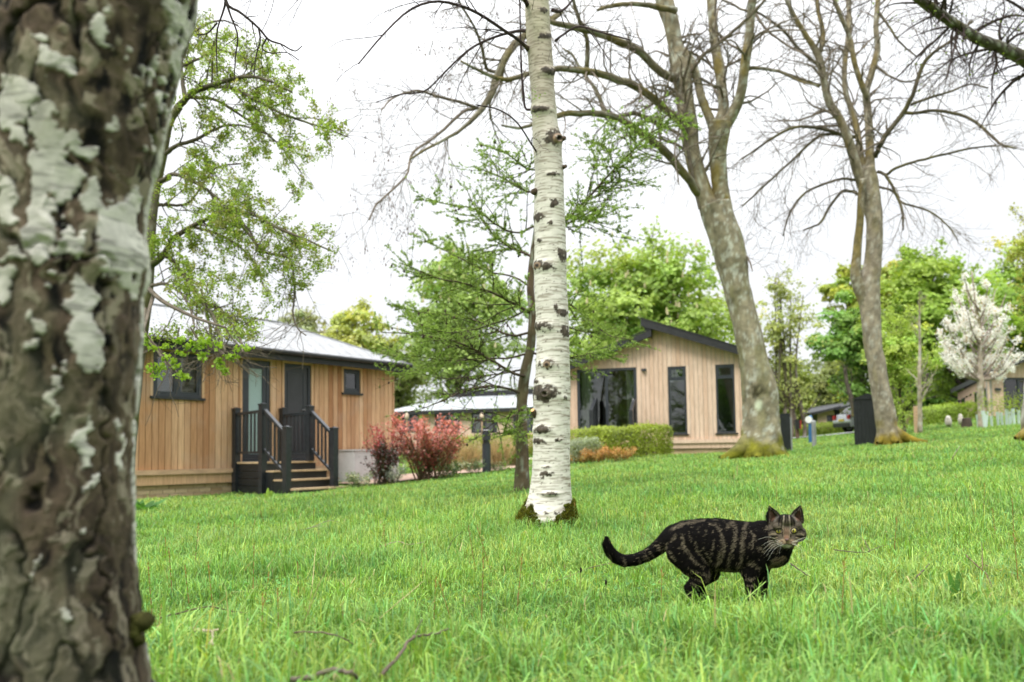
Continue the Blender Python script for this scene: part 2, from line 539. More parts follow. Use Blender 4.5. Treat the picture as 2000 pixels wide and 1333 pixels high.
# ------------------------------------------------------------------ lodges
class Facade:
    """a vertical wall plane through W (x,y) with the unit direction du; reads photo measurements onto it"""
    def __init__(s, W, ang):
        s.W = np.array(W, float); s.ang = ang
        s.du = np.array([math.cos(ang), math.sin(ang)])
    def uz(s, px, py, off=0.0):
        """off: metres in front of the wall"""
        v = CRn @ np.array([(px - 1000) / F, (CY0 - py) / F, -1.0])
        n = np.array([s.du[1], -s.du[0]])
        W = s.W + n * off
        k = (W @ n) / (v[:2] @ n)
        p = v[:2] * k
        return float((p - s.W) @ s.du), float(v[2] * k + CAMZ)

def frame_bars(u0, u1, z0, z1, fw, cols, transoms, y0, y1):
    m = MB()
    m.box(u0, u0 + fw, y0, y1, z0, z1); m.box(u1 - fw, u1, y0, y1, z0, z1)
    m.box(u0 + fw, u1 - fw, y0, y1, z0, z0 + fw); m.box(u0 + fw, u1 - fw, y0, y1, z1 - fw, z1)
    for c in cols: m.box(c - fw * .55, c + fw * .55, y0 + .004, y1 - .004, z0 + fw, z1 - fw)
    for z in transoms: m.box(u0 + fw, u1 - fw, y0 + .002, y1 - .002, z - fw * .5, z + fw * .5)
    return m

def window(root, u0, u1, z0, z1, cols=(), transoms=(), fw=.055, y=-.012, d=.07, sill=True, blinds=False, pane=None, name='window', casement=True):
    fr = frame_bars(u0, u1, z0, z1, fw, cols, transoms, y, y + d).build(name, M_frame, root)
    us = [u0 + fw] + [c for c in cols] + [u1 - fw]
    zs = [z0 + fw] + list(transoms) + [z1 - fw]
    for a in range(len(us) - 1):
        for b in range(len(zs) - 1):
            ua = us[a] + (fw * .56 if a else 0); ub = us[a + 1] - (fw * .56 if a < len(us) - 2 else 0)
            za = zs[b] + (fw * .52 if b else 0); zb = zs[b + 1] - (fw * .52 if b < len(zs) - 2 else 0)
            if casement:
                frame_bars(ua + .003, ub - .003, za + .003, zb - .003, fw * .6, (), (), y + .008, y + d - .01).build('casement', M_frame, fr)
                ua += fw * .6; ub -= fw * .6; za += fw * .6; zb -= fw * .6
            MB().box(ua - .004, ub + .004, y + d * .45, y + d * .45 + .006, za - .004, zb + .004).build('pane', pane or M_glass, fr)
    if sill:
        MB().box(u0 - .05, u1 + .05, y - .055, y + .01, z0 - .045, z0 - .003).build('sill', M_black, fr)
    if blinds:
        b = MB(); z = z0 + fw + .03
        while z < z1 - fw - .02:
            b.hexa([(u0 + fw, y + .085, z), (u1 - fw, y + .085, z), (u1 - fw, y + .118, z + .018), (u0 + fw, y + .118, z + .018),
                    (u0 + fw, y + .085, z + .002), (u1 - fw, y + .085, z + .002), (u1 - fw, y + .118, z + .02), (u0 + fw, y + .118, z + .02)])
            z += .042
        b.build('blind', M_blind, root, kind='stuff')
    return fr
M_blind = plain('blind_slats', (.20, .21, .20), .6, .1, 5)

def wall_core(root, u0, u1, z0, z1, y0, y1, holes, name='wall', topf=None, mat=None):
    us = sorted({u0, u1} | {h[0] for h in holes} | {h[1] for h in holes}); zs = sorted({z0, z1} | {h[2] for h in holes} | {h[3] for h in holes})
    m = MB()
    for a in range(len(us) - 1):
        for b in range(len(zs) - 1):
            cu, cz = (us[a] + us[a + 1]) / 2, (zs[b] + zs[b + 1]) / 2
            if any(h[0] < cu < h[1] and h[2] < cz < h[3] for h in holes): continue
            m.box(us[a], us[a + 1], y0, y1, zs[b], zs[b + 1])
    return m.build(name, mat or M_interior, root)

def planks(root, u0, u1, z0, top, holes, w, mat, y=0.0, th=.022, joints=.12):
    """vertical boards, one object each; top(u) gives the height of the eave or verge"""
    u = u0; k = 0
    while u < u1 - .02:
        ww = w * random.uniform(.93, 1.07)
        e = min(u + ww, u1)
        segs = [(z0, None)]
        ha = [h for h in holes if h[0] < e - .012 and h[1] > u + .012]
        # split at openings; a board partly covered by an opening keeps the free sliver beside it
        spans = []
        if not ha:
            spans.append((u, e, z0, None))
        else:
            h = ha[0]
            a, b = max(u, h[0]), min(e, h[1])
            if h[2] > z0 + .03: spans.append((u, e, z0, h[2]))
            spans.append((u, e, h[3], None))
            if a - u > .015: spans.append((u, a - .001, h[2] if h[2] > z0 + .03 else z0, h[3]))
            if e - b > .015: spans.append((b + .001, e, h[2] if h[2] > z0 + .03 else z0, h[3]))
        g = .0055
        for (a, b, za, zb) in spans:
            cuts = [za]
            if zb is None and random.random() < joints: cuts.append(za + (top((a + b) / 2) - za) * random.uniform(.2, .8))
            for q, zc in enumerate(cuts):
                last = q == len(cuts) - 1
                if last and zb is None: t0, t1 = top(a + g), top(b - g)
                else:
                    t0 = t1 = (cuts[q + 1] - .003) if not last else zb
                if min(t0, t1) < zc + .01: continue
                yy = y - random.uniform(0, .003)
                V = [(a + g, yy - th, zc), (b - g, yy - th, zc), (b - g, yy, zc), (a + g, yy, zc),
                     (a + g, yy - th, t0), (b - g, yy - th, t1), (b - g, yy, t1), (a + g, yy, t0)]
                MB().hexa(V).build('plank', mat, root)
        u = e; k += 1

def side_cladding(root, x, y0, y1, z0, top, mat, name='side_cladding', sgn=1, w=.12):
    m = MB(); y = y0
    while y < y1 - .01:
        e = min(y + w, y1)
        m.hexa([(x, y + .004, z0), (x + sgn * .02, y + .004, z0), (x + sgn * .02, e - .004, z0), (x, e - .004, z0),
                (x, y + .004, top(y)), (x + sgn * .02, y + .004, top(y)), (x + sgn * .02, e - .004, top(e)), (x, e - .004, top(e))])
        y = e
    return m.build(name, mat, root, kind='stuff')

def trim_round(root, u0, u1, z0, z1, w=.045, y=-.036, mat=None):
    m = MB()
    m.box(u0 - w, u0, y, .0, z0, z1 + w); m.box(u1, u1 + w, y, .0, z0, z1 + w); m.box(u0 + .001, u1 - .001, y, .0, z1, z1 + w)
    return m.build('window_trim', mat or M_trimw, root)

def slate_roof(root, quad_pts, course, name, tile=.3, col=(.33, .335, .345), y_cols=True):
    """quad_pts: a,b eave line left to right, c,d ridge right to left. overlapping courses with staggered slates"""
    a, b, c, d = [np.array(p, float) for p in quad_pts]
    nrm = np.cross(b - a, d - a); nrm /= np.linalg.norm(nrm)
    if nrm[2] < 0: nrm = -nrm
    L = max(np.linalg.norm(d - a), np.linalg.norm(c - b)); n = max(3, int(np.linalg.norm(((d - a) + (c - b)) / 2) / course))
    m = MB()
    rg = np.random.default_rng(int(abs(a[0] * 100)) + 5)
    for i in range(n):
        t0, t1 = i / n, min(1, (i + 1.35) / n)
        l0, r0, l1, r1 = a + (d - a) * t0, b + (c - b) * t0, a + (d - a) * t1, b + (c - b) * t1
        W = np.linalg.norm(r0 - l0)
        if W < .05: continue
        k = max(1, int(W / tile))
        s = np.concatenate([[0], (np.arange(1, k + 1) - (.5 if i % 2 else 0)) / k, [1]])
        s = np.unique(np.clip(s, 0, 1))
        for q in range(len(s) - 1):
            e0, e1 = s[q] + .0015, s[q + 1] - .0015
            up0 = nrm * .011; up1 = nrm * .003
            p = [l0 + (r0 - l0) * e0, l0 + (r0 - l0) * e1, l1 + (r1 - l1) * e1, l1 + (r1 - l1) * e0]
            V = [p[0], p[1], p[2], p[3], p[0] + up0, p[1] + up0, p[2] + up1, p[3] + up1]
            f = 1 + rg.normal() * .05
            m.hexa(V, tuple(x * f for x in col))
    return m.build(name, M_slate, root, kind='stuff')

foot = []      # building footprints for keeping grass out (centre line polygons)
def add_foot(W, ang, u0, u1, v0, v1):
    foot.append((np.array(W), ang, u0, u1, v0, v1))

# ---------------- lodge A: warm cedar, slate hip roof, on the left
def lodge_left():
    ang = math.atan2(.787, .617)
    corner = np.array([-2.686, 17.86])
    L = 6.6
    du = np.array([math.cos(ang), math.sin(ang)])
    W = corner - du * L
    f = Facade(W, ang)
    root = empty('lodge', (W[0], W[1], 0), ang)
    tag(root, 'warm cedar-clad lodge with grey slate roof and charcoal steps up to two doors', 'lodge')
    add_foot(W, ang, 0, L, 0, 5.2)
    zb = f.uz(350, 917)[1]                    # bottom edge of the boards
    zt = 2.50
    D = 5.2
    r = lambda x0, y0, x1, y1: (f.uz(x0, (y0 + y1) / 2)[0], f.uz(x1, (y0 + y1) / 2)[0], f.uz((x0 + x1) / 2, y1)[1], f.uz((x0 + x1) / 2, y0)[1])
    w1 = r(297, 689, 393, 776); w2 = r(669, 722, 702, 768)
    d1 = r(471, 704, 526, 899); d2 = r(553, 712, 606, 898)
    zd = f.uz(520, 903, .0)[1]
    d1 = (d1[0], d1[1], zd, d1[3]); d2 = (d2[0], d2[1], zd, d2[3] - .0)
    holes = [w1, w2, d1, d2]
    wall_core(root, 0, L, zb - .25, zt + .02, .001, .12, holes)
    wall_core(root, 0, L, zb - .25, zt + .02, D - .12, D, [], 'wall')
    m = MB().box(.0, .12, .121, D - .121, zb - .25, zt + .02); m.build('wall', M_interior, root)
    m = MB().box(L - .12, L, .121, D - .121, zb - .25, zt + .02); m.build('wall', M_interior, root)
    MB().box(.12, L - .12, .12, D - .12, zb - .2, zb - .05).build('floor', M_trimw, root)
    MB().box(d1[0] - .4, d2[1] + .6, 1.5, 1.6, zb - .05, zt).build('wall', M_interior, root)
    planks(root, 0, L, zb, lambda u: zt - .0, holes, .118, M_cedar)
    side_cladding(root, L + .001, .0, D, zb, lambda y: zt, M_cedar)
    MB().box(L - .002, L + .03, -.034, .02, zb - .02, zt).build('corner_post', M_cedar, root)
    # drip ledge, lower rail, brick plinth
    z1 = f.uz(350, 926, .05)[1]
    MB().box(-.02, L + .02, -.085, -.0, zb - .085, zb - .004).build('ledge_board', M_trimw, root)
    MB().box(-.0, L + .0, -.045, -.0, zb - .26, zb - .088).build('ledge_board', M_cedar, root)
    zg = gz(*(W + du * 3)) - .25
    MB().box(.02, L - .02, .03, .12, zg - .3, zb - .262).build('plinth', M_mortar, root)
    k = 0; z = zb - .335
    bm_cache = {}
    while z > zg - .1:
        u = .03 - (.112 if k % 2 else 0)
        while u < L - .05:
            a, b = max(u, .03), min(u + .215, L - .05)
            if b - a > .03:
                key = round(b - a, 3)
                if key not in bm_cache: bm_cache[key] = MB().box(0, b - a, 0, .03, 0, .065).mesh('brick')
                me = bm_cache[key]
                if not me.materials: me.materials.append(M_brick)
                if u < 3.2 or u > 5:
                    o = bpy.data.objects.new('brick', me); link(o); o.parent = root
                    o.location = (a, .018 - random.uniform(0, .004), z)
            u += .225
        z -= .075; k += 1
    # openings
    window(root, *w1, cols=((w1[0] + w1[1]) / 2,), blinds=True)
    window(root, *w2, blinds=True)
    trim_round(root, *w1, mat=M_cedar); trim_round(root, *w2, mat=M_cedar)
    trim_round(root, *d1, mat=M_cedar); trim_round(root, *d2, mat=M_cedar)
    # glazed door
    dr = frame_bars(*d1, .07, (), (), -.012, .06).build('door', M_frame, root, label='charcoal door with tall frosted pane')
    a0, a1, b0, b1 = d1[0] + .073, d1[1] - .073, d1[2] + .073, d1[3] - .073
    frame_bars(a0, a1, b0, b1, .085, (), (), 0, .05).build('door_leaf', M_frame, dr)
    MB().box(a0 + .084, a1 - .084, .02, .03, b0 + .084, b1 - .084).build('pane', M_frost, dr)
    h = MB(); h.box(a1 - .06, a1 - .03, -.02, .0, b0 + .85, b0 + 1.05); h.beam((a1 - .05, -.03, b0 + .95), (a1 - .16, -.03, b0 + .95), .018, .018); h.build('handle', M_metal, dr)
    MB().box(d1[0], d1[1], -.06, -.013, d1[2] - .03, d1[2] + .02).build('sill', M_metal, dr)
    # solid door
    dr = frame_bars(*d2, .06, (), (), -.012, .06).build('door', M_frame, root, label='solid dark charcoal door')
    a0, a1, b0, b1 = d2[0] + .062, d2[1] - .062, d2[2] + .062, d2[3] - .062
    MB().box(a0, a1, .01, .05, b0, b1).build('door_leaf', M_door, dr)
    fp = frame_bars(a0 + .04, a1 - .09, b0 + .08, b1 - .1, .02, (), (), .002, .012).build('door_panel', M_frame, dr)
    h = MB(); h.box(a1 - .06, a1 - .03, -.005, .009, b0 + .85, b0 + 1.05); h.beam((a1 - .045, -.02, b0 + .97), (a1 - .15, -.02, b0 + .97), .016, .016); h.build('handle', M_metal, dr)
    # roof
    ov = .27; ze = 2.53; rise = 1.10; b = 2.6; a = 1.3
    A = (-ov, -ov, ze); B = (L + ov, -ov, ze); Cc = (L + ov, D + ov, ze); Dd = (-ov, D + ov, ze)
    R1 = (a - ov + .1, b, ze + rise); R2 = (L + ov - a - .1, b, ze + rise)
    rf = MB()
    lift = lambda p, h: (p[0], p[1], p[2] + h)
    for q in ((A, B, R2, R1), (Dd, R1, R2, Cc)): rf.add([lift(p, -.012) for p in q], [(0, 1, 2, 3)])
    for q in ((B, Cc, R2), (A, R1, Dd)): rf.add([lift(p, -.012) for p in q], None, [(0, 1, 2)])
    rf.add([lift(p, -.03) for p in (A, B, Cc, Dd)], [(0, 3, 2, 1)])
    ro = rf.build('roof', M_fascia, root)
    slate_roof(ro, (A, B, R2, R1), .17, 'slates')
    slate_roof(ro, (B, Cc, R2, R2), .17, 'slates')
    slate_roof(ro, (Dd, A, R1, R1), .17, 'slates')
    slate_roof(ro, (Cc, Dd, R1, R2), .17, 'slates')
    rc = MB()
    for p, q in ((R1, R2), (R2, B), (R1, A), (R2, Cc)):
        p = np.array(p) + (0, 0, .02); q = np.array(q) + (0, 0, .02); rc.beam(p, q, .09, .025)
    rc.build('ridge_cap', plain('ridge_grey', (.3, .31, .33), .5), ro)
    fb = MB()
    fb.box(-ov, L + ov, -ov - .02, -ov, ze - .19, ze - .032)
    fb.box(L + ov, L + ov + .02, -ov, D + ov, ze - .19, ze - .032)
    fb.box(-ov - .02, -ov, -ov, D + ov, ze - .19, ze - .032)
    fb.build('fascia', M_fascia, ro)
    MB().box(-ov, L + ov, -ov + .001, -.036, ze - .15, ze - .125).build('soffit', M_fascia, ro)
    g = MB(); gp = [( -ov, -ov - .075, ze - .035), (L + ov, -ov - .075, ze - .035)]
    g.tubes(catmull(np.array(gp), 6), np.full(6, .048), 10); g.build('gutter', M_fascia, ro)
    # ---- deck and steps (project outwards = -y)
    st = tag(empty('entrance_steps', (W[0], W[1], 0), ang), 'charcoal entrance steps with pale treads and slim balusters below the two lodge doors', 'steps')
    uA = f.uz(455, 900)[0]; uR = uA + 1.16
    dep = .92
    zdk = f.uz(500, 903, dep)[1]
    st_z = [zdk, zdk - .155, zdk - .31, zdk - .465]
    MB().box(uA - .02, uR + .02, -dep - .02, -.09, zdk - .03, zdk).build('deck', M_tread, st)
    gnd = lambda u, v: gz(*(W + du * u + np.array([math.sin(ang), -math.cos(ang)]) * v))
    zg2 = min(gnd(uA, 2), gnd(uR, .5)) - .15
    zs = [zdk - .031]
    pm = [(uA + .0, uA + .018, -dep, -.09)]
    z = zdk - .032
    while z > zg2:      # horizontal skirting boards of the side, one each
        MB().box(uA, uA + .02, -dep + .06, -.10, z - .128, z - .004).build('skirt_board', M_black, st)
        MB().box(uA + .02, uR, -dep - .0, -dep + .02, z - .128, z - .004).build('skirt_board', M_black, st)
        z -= .132
    for i in range(3):
        v0 = dep + i * .27
        zz = st_z[i + 1]
        MB().box(uA + .03, uR + .09, -v0 - .30, -v0 - .0, zz - .028, zz).build('tread', M_tread, st)
        MB().box(uA + .05, uR + .05, -v0 - .262, -v0 - .244, zz - .155, zz - .03).build('riser', M_black, st)
        MB().box(uA + .03, uA + .05, -v0 - .26, -v0 - .0, zg2, zz - .03).build('skirt_board', M_black, st)
        MB().box(uR + .03, uR + .05, -v0 - .26, -v0 - .0, zg2, zz - .03).build('skirt_board', M_black, st)
    MB().box(uR, uR + .02, -dep + .06, -.10, zg2, zdk - .032).build('skirt_board', M_black, st)
    def post(u, v, z0, z1, label=None):
        p = MB().box(u - .055, u + .055, -v - .055, -v + .055, z0, z1).build('post', M_rail, st)
        c = MB(); c.box(u - .065, u + .065, -v - .065, -v + .065, z1, z1 + .02)
        c.hexa([(u - .06, -v - .06, z1 + .02), (u + .06, -v - .06, z1 + .02), (u + .06, -v + .06, z1 + .02), (u - .06, -v + .06, z1 + .02),
                (u - .01, -v - .01, z1 + .045), (u + .01, -v - .01, z1 + .045), (u + .01, -v + .01, z1 + .045), (u - .01, -v + .01, z1 + .045)])
        c.build('post_cap', M_rail, p)
        return p
    zp = zdk + .98
    uR2 = f.uz(547, 850)[0]
    for u in (uA, uR2):
        post(u, .10, zg2 if u == uA else zdk, f.uz(455 if u == uA else 547, 797, .1)[1] - .03)
        post(u, dep, zg2 if u == uA else zdk, zp - .03 + .06)
        zlow = gnd(u, 1.65) - .15
        post(u, 1.62, zlow, zdk + .58)
        # level rail
        MB().beam((u, -.155, zdk + .88), (u, -dep + .056, zdk + .90), .07, .05).build('handrail', M_rail, st)
        MB().beam((u, -.155, zdk + .17), (u, -dep + .056, zdk + .17), .045, .04).build('bottom_rail', M_rail, st)
        n = 6
        for i in range(n):
            v = .155 + (dep - .21) * (i + .7) / (n + .4)
            MB().box(u - .014, u + .014, -v - .014, -v + .014, zdk + .19, zdk + .865).build('baluster', M_rail, st)
        a0, a1 = np.array((u, -dep - .056, zdk + .92)), np.array((u, -1.565, zdk + .50))
        MB().beam(a0, a1, .07, .05).build('handrail', M_rail, st)
        b0, b1 = a0 - (0, 0, .70), a1 - (0, 0, .70)
        MB().beam(b0, b1, .045, .04).build('bottom_rail', M_rail, st)
        for i in range(5):
            t_ = (i + .7) / 5.4
            p = b0 + (b1 - b0) * t_; q = a0 + (a1 - a0) * t_
            MB().box(p[0] - .014, p[0] + .014, p[1] - .014, p[1] + .014, p[2] + .01, q[2] - .02).build('baluster', M_rail, st)
    MB().box(uR2 + .056, uR2 + .062, -1.65, -1.59, zdk + .44, zdk + .54).build('plaque', plain('teal_plaque', (.03, .18, .2), .4), st)
    # pale utility box in the bed by the wall
    x0 = f.uz(684, 900, .5)[0]; z0 = gnd(x0 + .4, .5) - .05; z1 = f.uz(730, 878, .6)[1]
    x1 = f.uz(771, 900, .5)[0]
    ub = tag(empty('utility_box', (W[0], W[1], 0), ang), 'pale grey square-sided box behind the dark red shrub beside the cedar lodge', 'box')
    MB().box(x0, x1, -.62, -.12, z0, z1 - .03).build('body', M_planter, ub)
    MB().box(x0 - .02, x1 + .02, -.64, -.10, z1 - .029, z1).build('lid', M_planter, ub)
    MB().box((x0 + x1) / 2 - .004, (x0 + x1) / 2 + .004, -.626, -.621, z0, z1 - .05).build('seam', M_frame, ub)
lodge_left()

# ---------------- lodge C: pale boards, black verge, gable facing us
def pane_room(root, u0, u1, z0, z1, depth, D):
    pass

def curtain(root, u0, u1, z0, z1, y=.2, name='curtain'):
    k = 60; u = np.linspace(u0, u1, k); w = np.sin(np.linspace(0, (u1 - u0) / .075 * math.pi, k)) * .025
    V = np.concatenate([np.stack([u, y + w, np.full(k, z0)], 1), np.stack([u, y + w, np.full(k, z1)], 1),
                        np.stack([u, y + w + .004, np.full(k, z0)], 1), np.stack([u, y + w + .004, np.full(k, z1)], 1)])
    Q = [(i, i + 1, k + i + 1, k + i) for i in range(k - 1)] + [(2 * k + i + 1, 2 * k + i, 3 * k + i, 3 * k + i + 1) for i in range(k - 1)]
    return MB().add(V, Q).build(name, M_curtain, root, smooth=True)

def lodge_gable():
    ang = R_(-15)
    W = at(1085, 860, 24.1)[:2]
    f = Facade(W, ang); du = f.du
    L = f.uz(1452, 800)[0]
    root = empty('lodge', (W[0], W[1], 0), ang)
    tag(root, 'pale timber lodge with black split-pitch gable roof and two tall narrow windows', 'lodge')
    D = 11.0
    add_foot(W, ang, 0, L, 0, D)
    # verge heights along the wall (underside), measured
    pl = [f.uz(1118, 722)[:2], f.uz(1268, 661)[:2]]; pr = [f.uz(1277, 645)[:2], f.uz(1447, 695)[:2]]
    us = f.uz(1274, 660)[0]
    def top(u):
        if u < us: return pl[0][1] + (u - pl[0][0]) / (pl[1][0] - pl[0][0]) * (pl[1][1] - pl[0][1])
        return pr[0][1] + (u - pr[0][0]) / (pr[1][0] - pr[0][0]) * (pr[1][1] - pr[0][1])
    zb = f.uz(1380, 858)[1]
    r = lambda x0, y0, x1, y1: (f.uz(x0, (y0 + y1) / 2)[0], f.uz(x1, (y0 + y1) / 2)[0], f.uz((x0 + x1) / 2, y1)[1], f.uz((x0 + x1) / 2, y0)[1])
    w1 = r(1306, 716, 1341, 848); w2 = r(1399, 712, 1436, 846)
    sd_ = r(1128, 720, 1244, 858); sd_ = (sd_[0], sd_[1], zb + .0, sd_[3])
    holes = [w1, w2, sd_]
    ze = min(top(.0), top(L)) - .02
    wall_core(root, 0, L, zb - .2, max(ze, w2[3] + .02), .001, .12, holes)
    g = MB(); z0 = max(ze, w2[3] + .02) + .001
    uu = [0, us - .001, us + .001, L]
    for a, b in ((0, us - .001), (us + .001, L)):
        ta, tb = max(top(a), z0 + .001), max(top(b), z0 + .001)
        g.hexa([(a, .001, z0), (b, .001, z0), (b, .12, z0), (a, .12, z0), (a, .001, ta), (b, .001, tb), (b, .12, tb), (a, .12, ta)])
    g.build('gable', M_interior, root)
    for x0 in (0, L - .12): MB().box(x0, x0 + .12, .121, D, zb - .2, min(top(x0 + .06), 9) - .02).build('wall', M_interior, root)
    MB().box(.13, L - .13, D - .12, D, zb - .2, ze).build('wall', M_interior, root)
    MB().box(.13, L - .13, .13, D - .13, zb - .15, zb - .03).build('floor', M_trimw, root)
    MB().box(us - 1.2, us - 1.1, .4, D - .2, zb, ze).build('wall', M_interior, root)
    MB().box(.13, us - 1.21, 4.0, 4.1, zb, ze).build('wall', M_interior, root)
    MB().box(us - 1.09, L - .13, 3.0, 3.1, zb, ze).build('wall', M_interior, root)
    planks(root, 0, L, zb, lambda u: top(u) + .01, holes, .125, M_larchw, joints=.03)
    side_cladding(root, L + .001, 0, D, zb, lambda y: top(L), M_larchw)
    side_cladding(root, -.001, 0, D, zb, lambda y: top(0), M_larchw, sgn=-1)
    MB().box(-.02, L + .02, -.10, 0, zb - .11, zb - .003).build('ledge_board', M_larchw, root)
    MB().box(0, L, -.05, 0, zb - .26, zb - .113).build('ledge_board', M_larchw, root)
    zg = gz(*(W + du * L * .8)) - .4
    MB().box(.03, L - .03, .02, .12, zg, zb - .262).build('plinth', M_mortar, root)
    z = zb - .345; k = 0
    me = MB().box(0, .215, 0, .025, 0, .065).mesh('brick'); me.materials.append(M_brick)
    while z > zg:
        u = us + .2 - (.11 if k % 2 else 0)
        while u < L - .25:
            o = bpy.data.objects.new('brick', me); link(o); o.parent = root; o.location = (u, .006, z); u += .225
        z -= .075; k += 1
    for w in (w1, w2):
        window(root, *w, transoms=(w[3] - .38,), fw=.05, blinds=True, casement=False)
        frame_bars(w[0] + .055, w[1] - .055, w[3] - .35, w[3] - .055, .04, (), (), -.006, .04).build('vent_frame', M_frame, root)
    window(root, *sd_, cols=((sd_[0] + sd_[1]) / 2 + .0,), fw=.075, sill=False, casement=False, name='sliding_door')
    curtain(root, sd_[0] + .1, sd_[0] + .42, zb, sd_[3] - .08)
    curtain(root, sd_[1] - .32, sd_[1] - .1, zb, sd_[3] - .08)
    lx = f.uz(1258, 723)
    l = MB(); l.box(lx[0] - .07, lx[0] + .07, -.10, -.025, lx[1] - .03, lx[1] + .03); l.box(lx[0] - .05, lx[0] + .05, -.13, -.10, lx[1] - .05, lx[1] - .02); l.build('wall_light', M_frame, root)
    # roofs: two pitches, the right one oversails the left at the ridge
    th = .16; ov = .35
    def slab(u0, u1, f_, lift, name, par):
        V = []
        for u in (u0, u1):
            z = f_(u) + lift
            V += [(u, -ov, z), (u, D + .3, z), (u, -ov, z + th), (u, D + .3, z + th)]
        Vh = [V[0], V[4], V[5], V[1], V[2], V[6], V[7], V[3]]
        return MB().hexa(Vh).build(name, M_roofdark, par)
    kl = (pl[1][1] - pl[0][1]) / (pl[1][0] - pl[0][0]); kr = (pr[1][1] - pr[0][1]) / (pr[1][0] - pr[0][0])
    fl = lambda u: pl[0][1] + (u - pl[0][0]) * kl
    fr_ = lambda u: pr[0][1] + (u - pr[0][0]) * kr
    ro = slab(-.45, us + .0, fl, .015, 'roof', root)
    r2 = slab(us - .27, L + .12, fr_, .015, 'roof', root)
    fb = MB()
    def verge(u0, u1, f_, h):
        fb.hexa([(u0, -ov - .022, f_(u0) - .03), (u1, -ov - .022, f_(u1) - .03), (u1, -ov - .001, f_(u1) - .03), (u0, -ov - .001, f_(u0) - .03),
                 (u0, -ov - .022, f_(u0) + h), (u1, -ov - .022, f_(u1) + h), (u1, -ov - .001, f_(u1) + h), (u0, -ov - .001, f_(u0) + h)])
    verge(-.47, us - .0, fl, .17); verge(us - .29, L + .14, fr_, .19)
    fb.build('bargeboard', M_fascia, ro)
    fb = MB()
    for u0, u1, f_ in ((-.47, us, fl), (us - .30, L + .15, fr_)):
        fb.hexa([(u0, -ov - .04, f_(u0) + .192), (u1, -ov - .04, f_(u1) + .192), (u1, -ov + .03, f_(u1) + .192), (u0, -ov + .03, f_(u0) + .192),
                 (u0, -ov - .04, f_(u0) + .215), (u1, -ov - .04, f_(u1) + .215), (u1, -ov + .03, f_(u1) + .215), (u0, -ov + .03, f_(u0) + .215)])
    fb.build('verge_trim', M_fascia, ro)
    MB().box(us - .02, us + .0, -.3, D, fl(us) - .05, fr_(us)).build('clerestory', M_fascia, root)
    # deck rails in front of the sliding door: two short raking rails with posts
    dk = tag(empty('door_steps', (W[0], W[1], 0), ang), 'small charcoal steps with raking side rails at the sliding door of the pale lodge', 'steps')
    for pxl in (1160, 1236):
        u = f.uz(pxl, 800, .9)[0]
        z1 = f.uz(pxl, 779, .7)[1]
        for (v, zt_) in ((.55, z1), (1.35, z1 - .38)):
            MB().box(u - .06, u + .06, -v - .06, -v + .06, zb - .7, zt_).build('post', M_rail, dk)
        MB().beam((u, -.60, z1 - .03), (u, -1.40, z1 - .40), .09, .06).build('handrail', M_rail, dk)
        for i in range(6):
            v = .68 + i * .115
            MB().box(u - .015, u + .015, -v - .015, -v + .015, zb - .55, z1 - .08 - (v - .6) * .46).build('baluster', M_rail, dk)
    ua, ub_ = f.uz(1160, 800, .9)[0], f.uz(1236, 800, .9)[0]
    MB().box(ua, ub_, -.62, -.11, zb - .09, zb - .05).build('tread', M_tread, dk)
    MB().box(ua, ub_, -.95, -.63, zb - .27, zb - .23).build('tread', M_tread, dk)
    MB().box(ua, ub_, -1.28, -.96, zb - .45, zb - .41).build('tread', M_tread, dk)
M_roofdark = plain('dark_roof_tile', (.035, .036, .04), .6, .3, 10, bmp=.3)
lodge_gable()

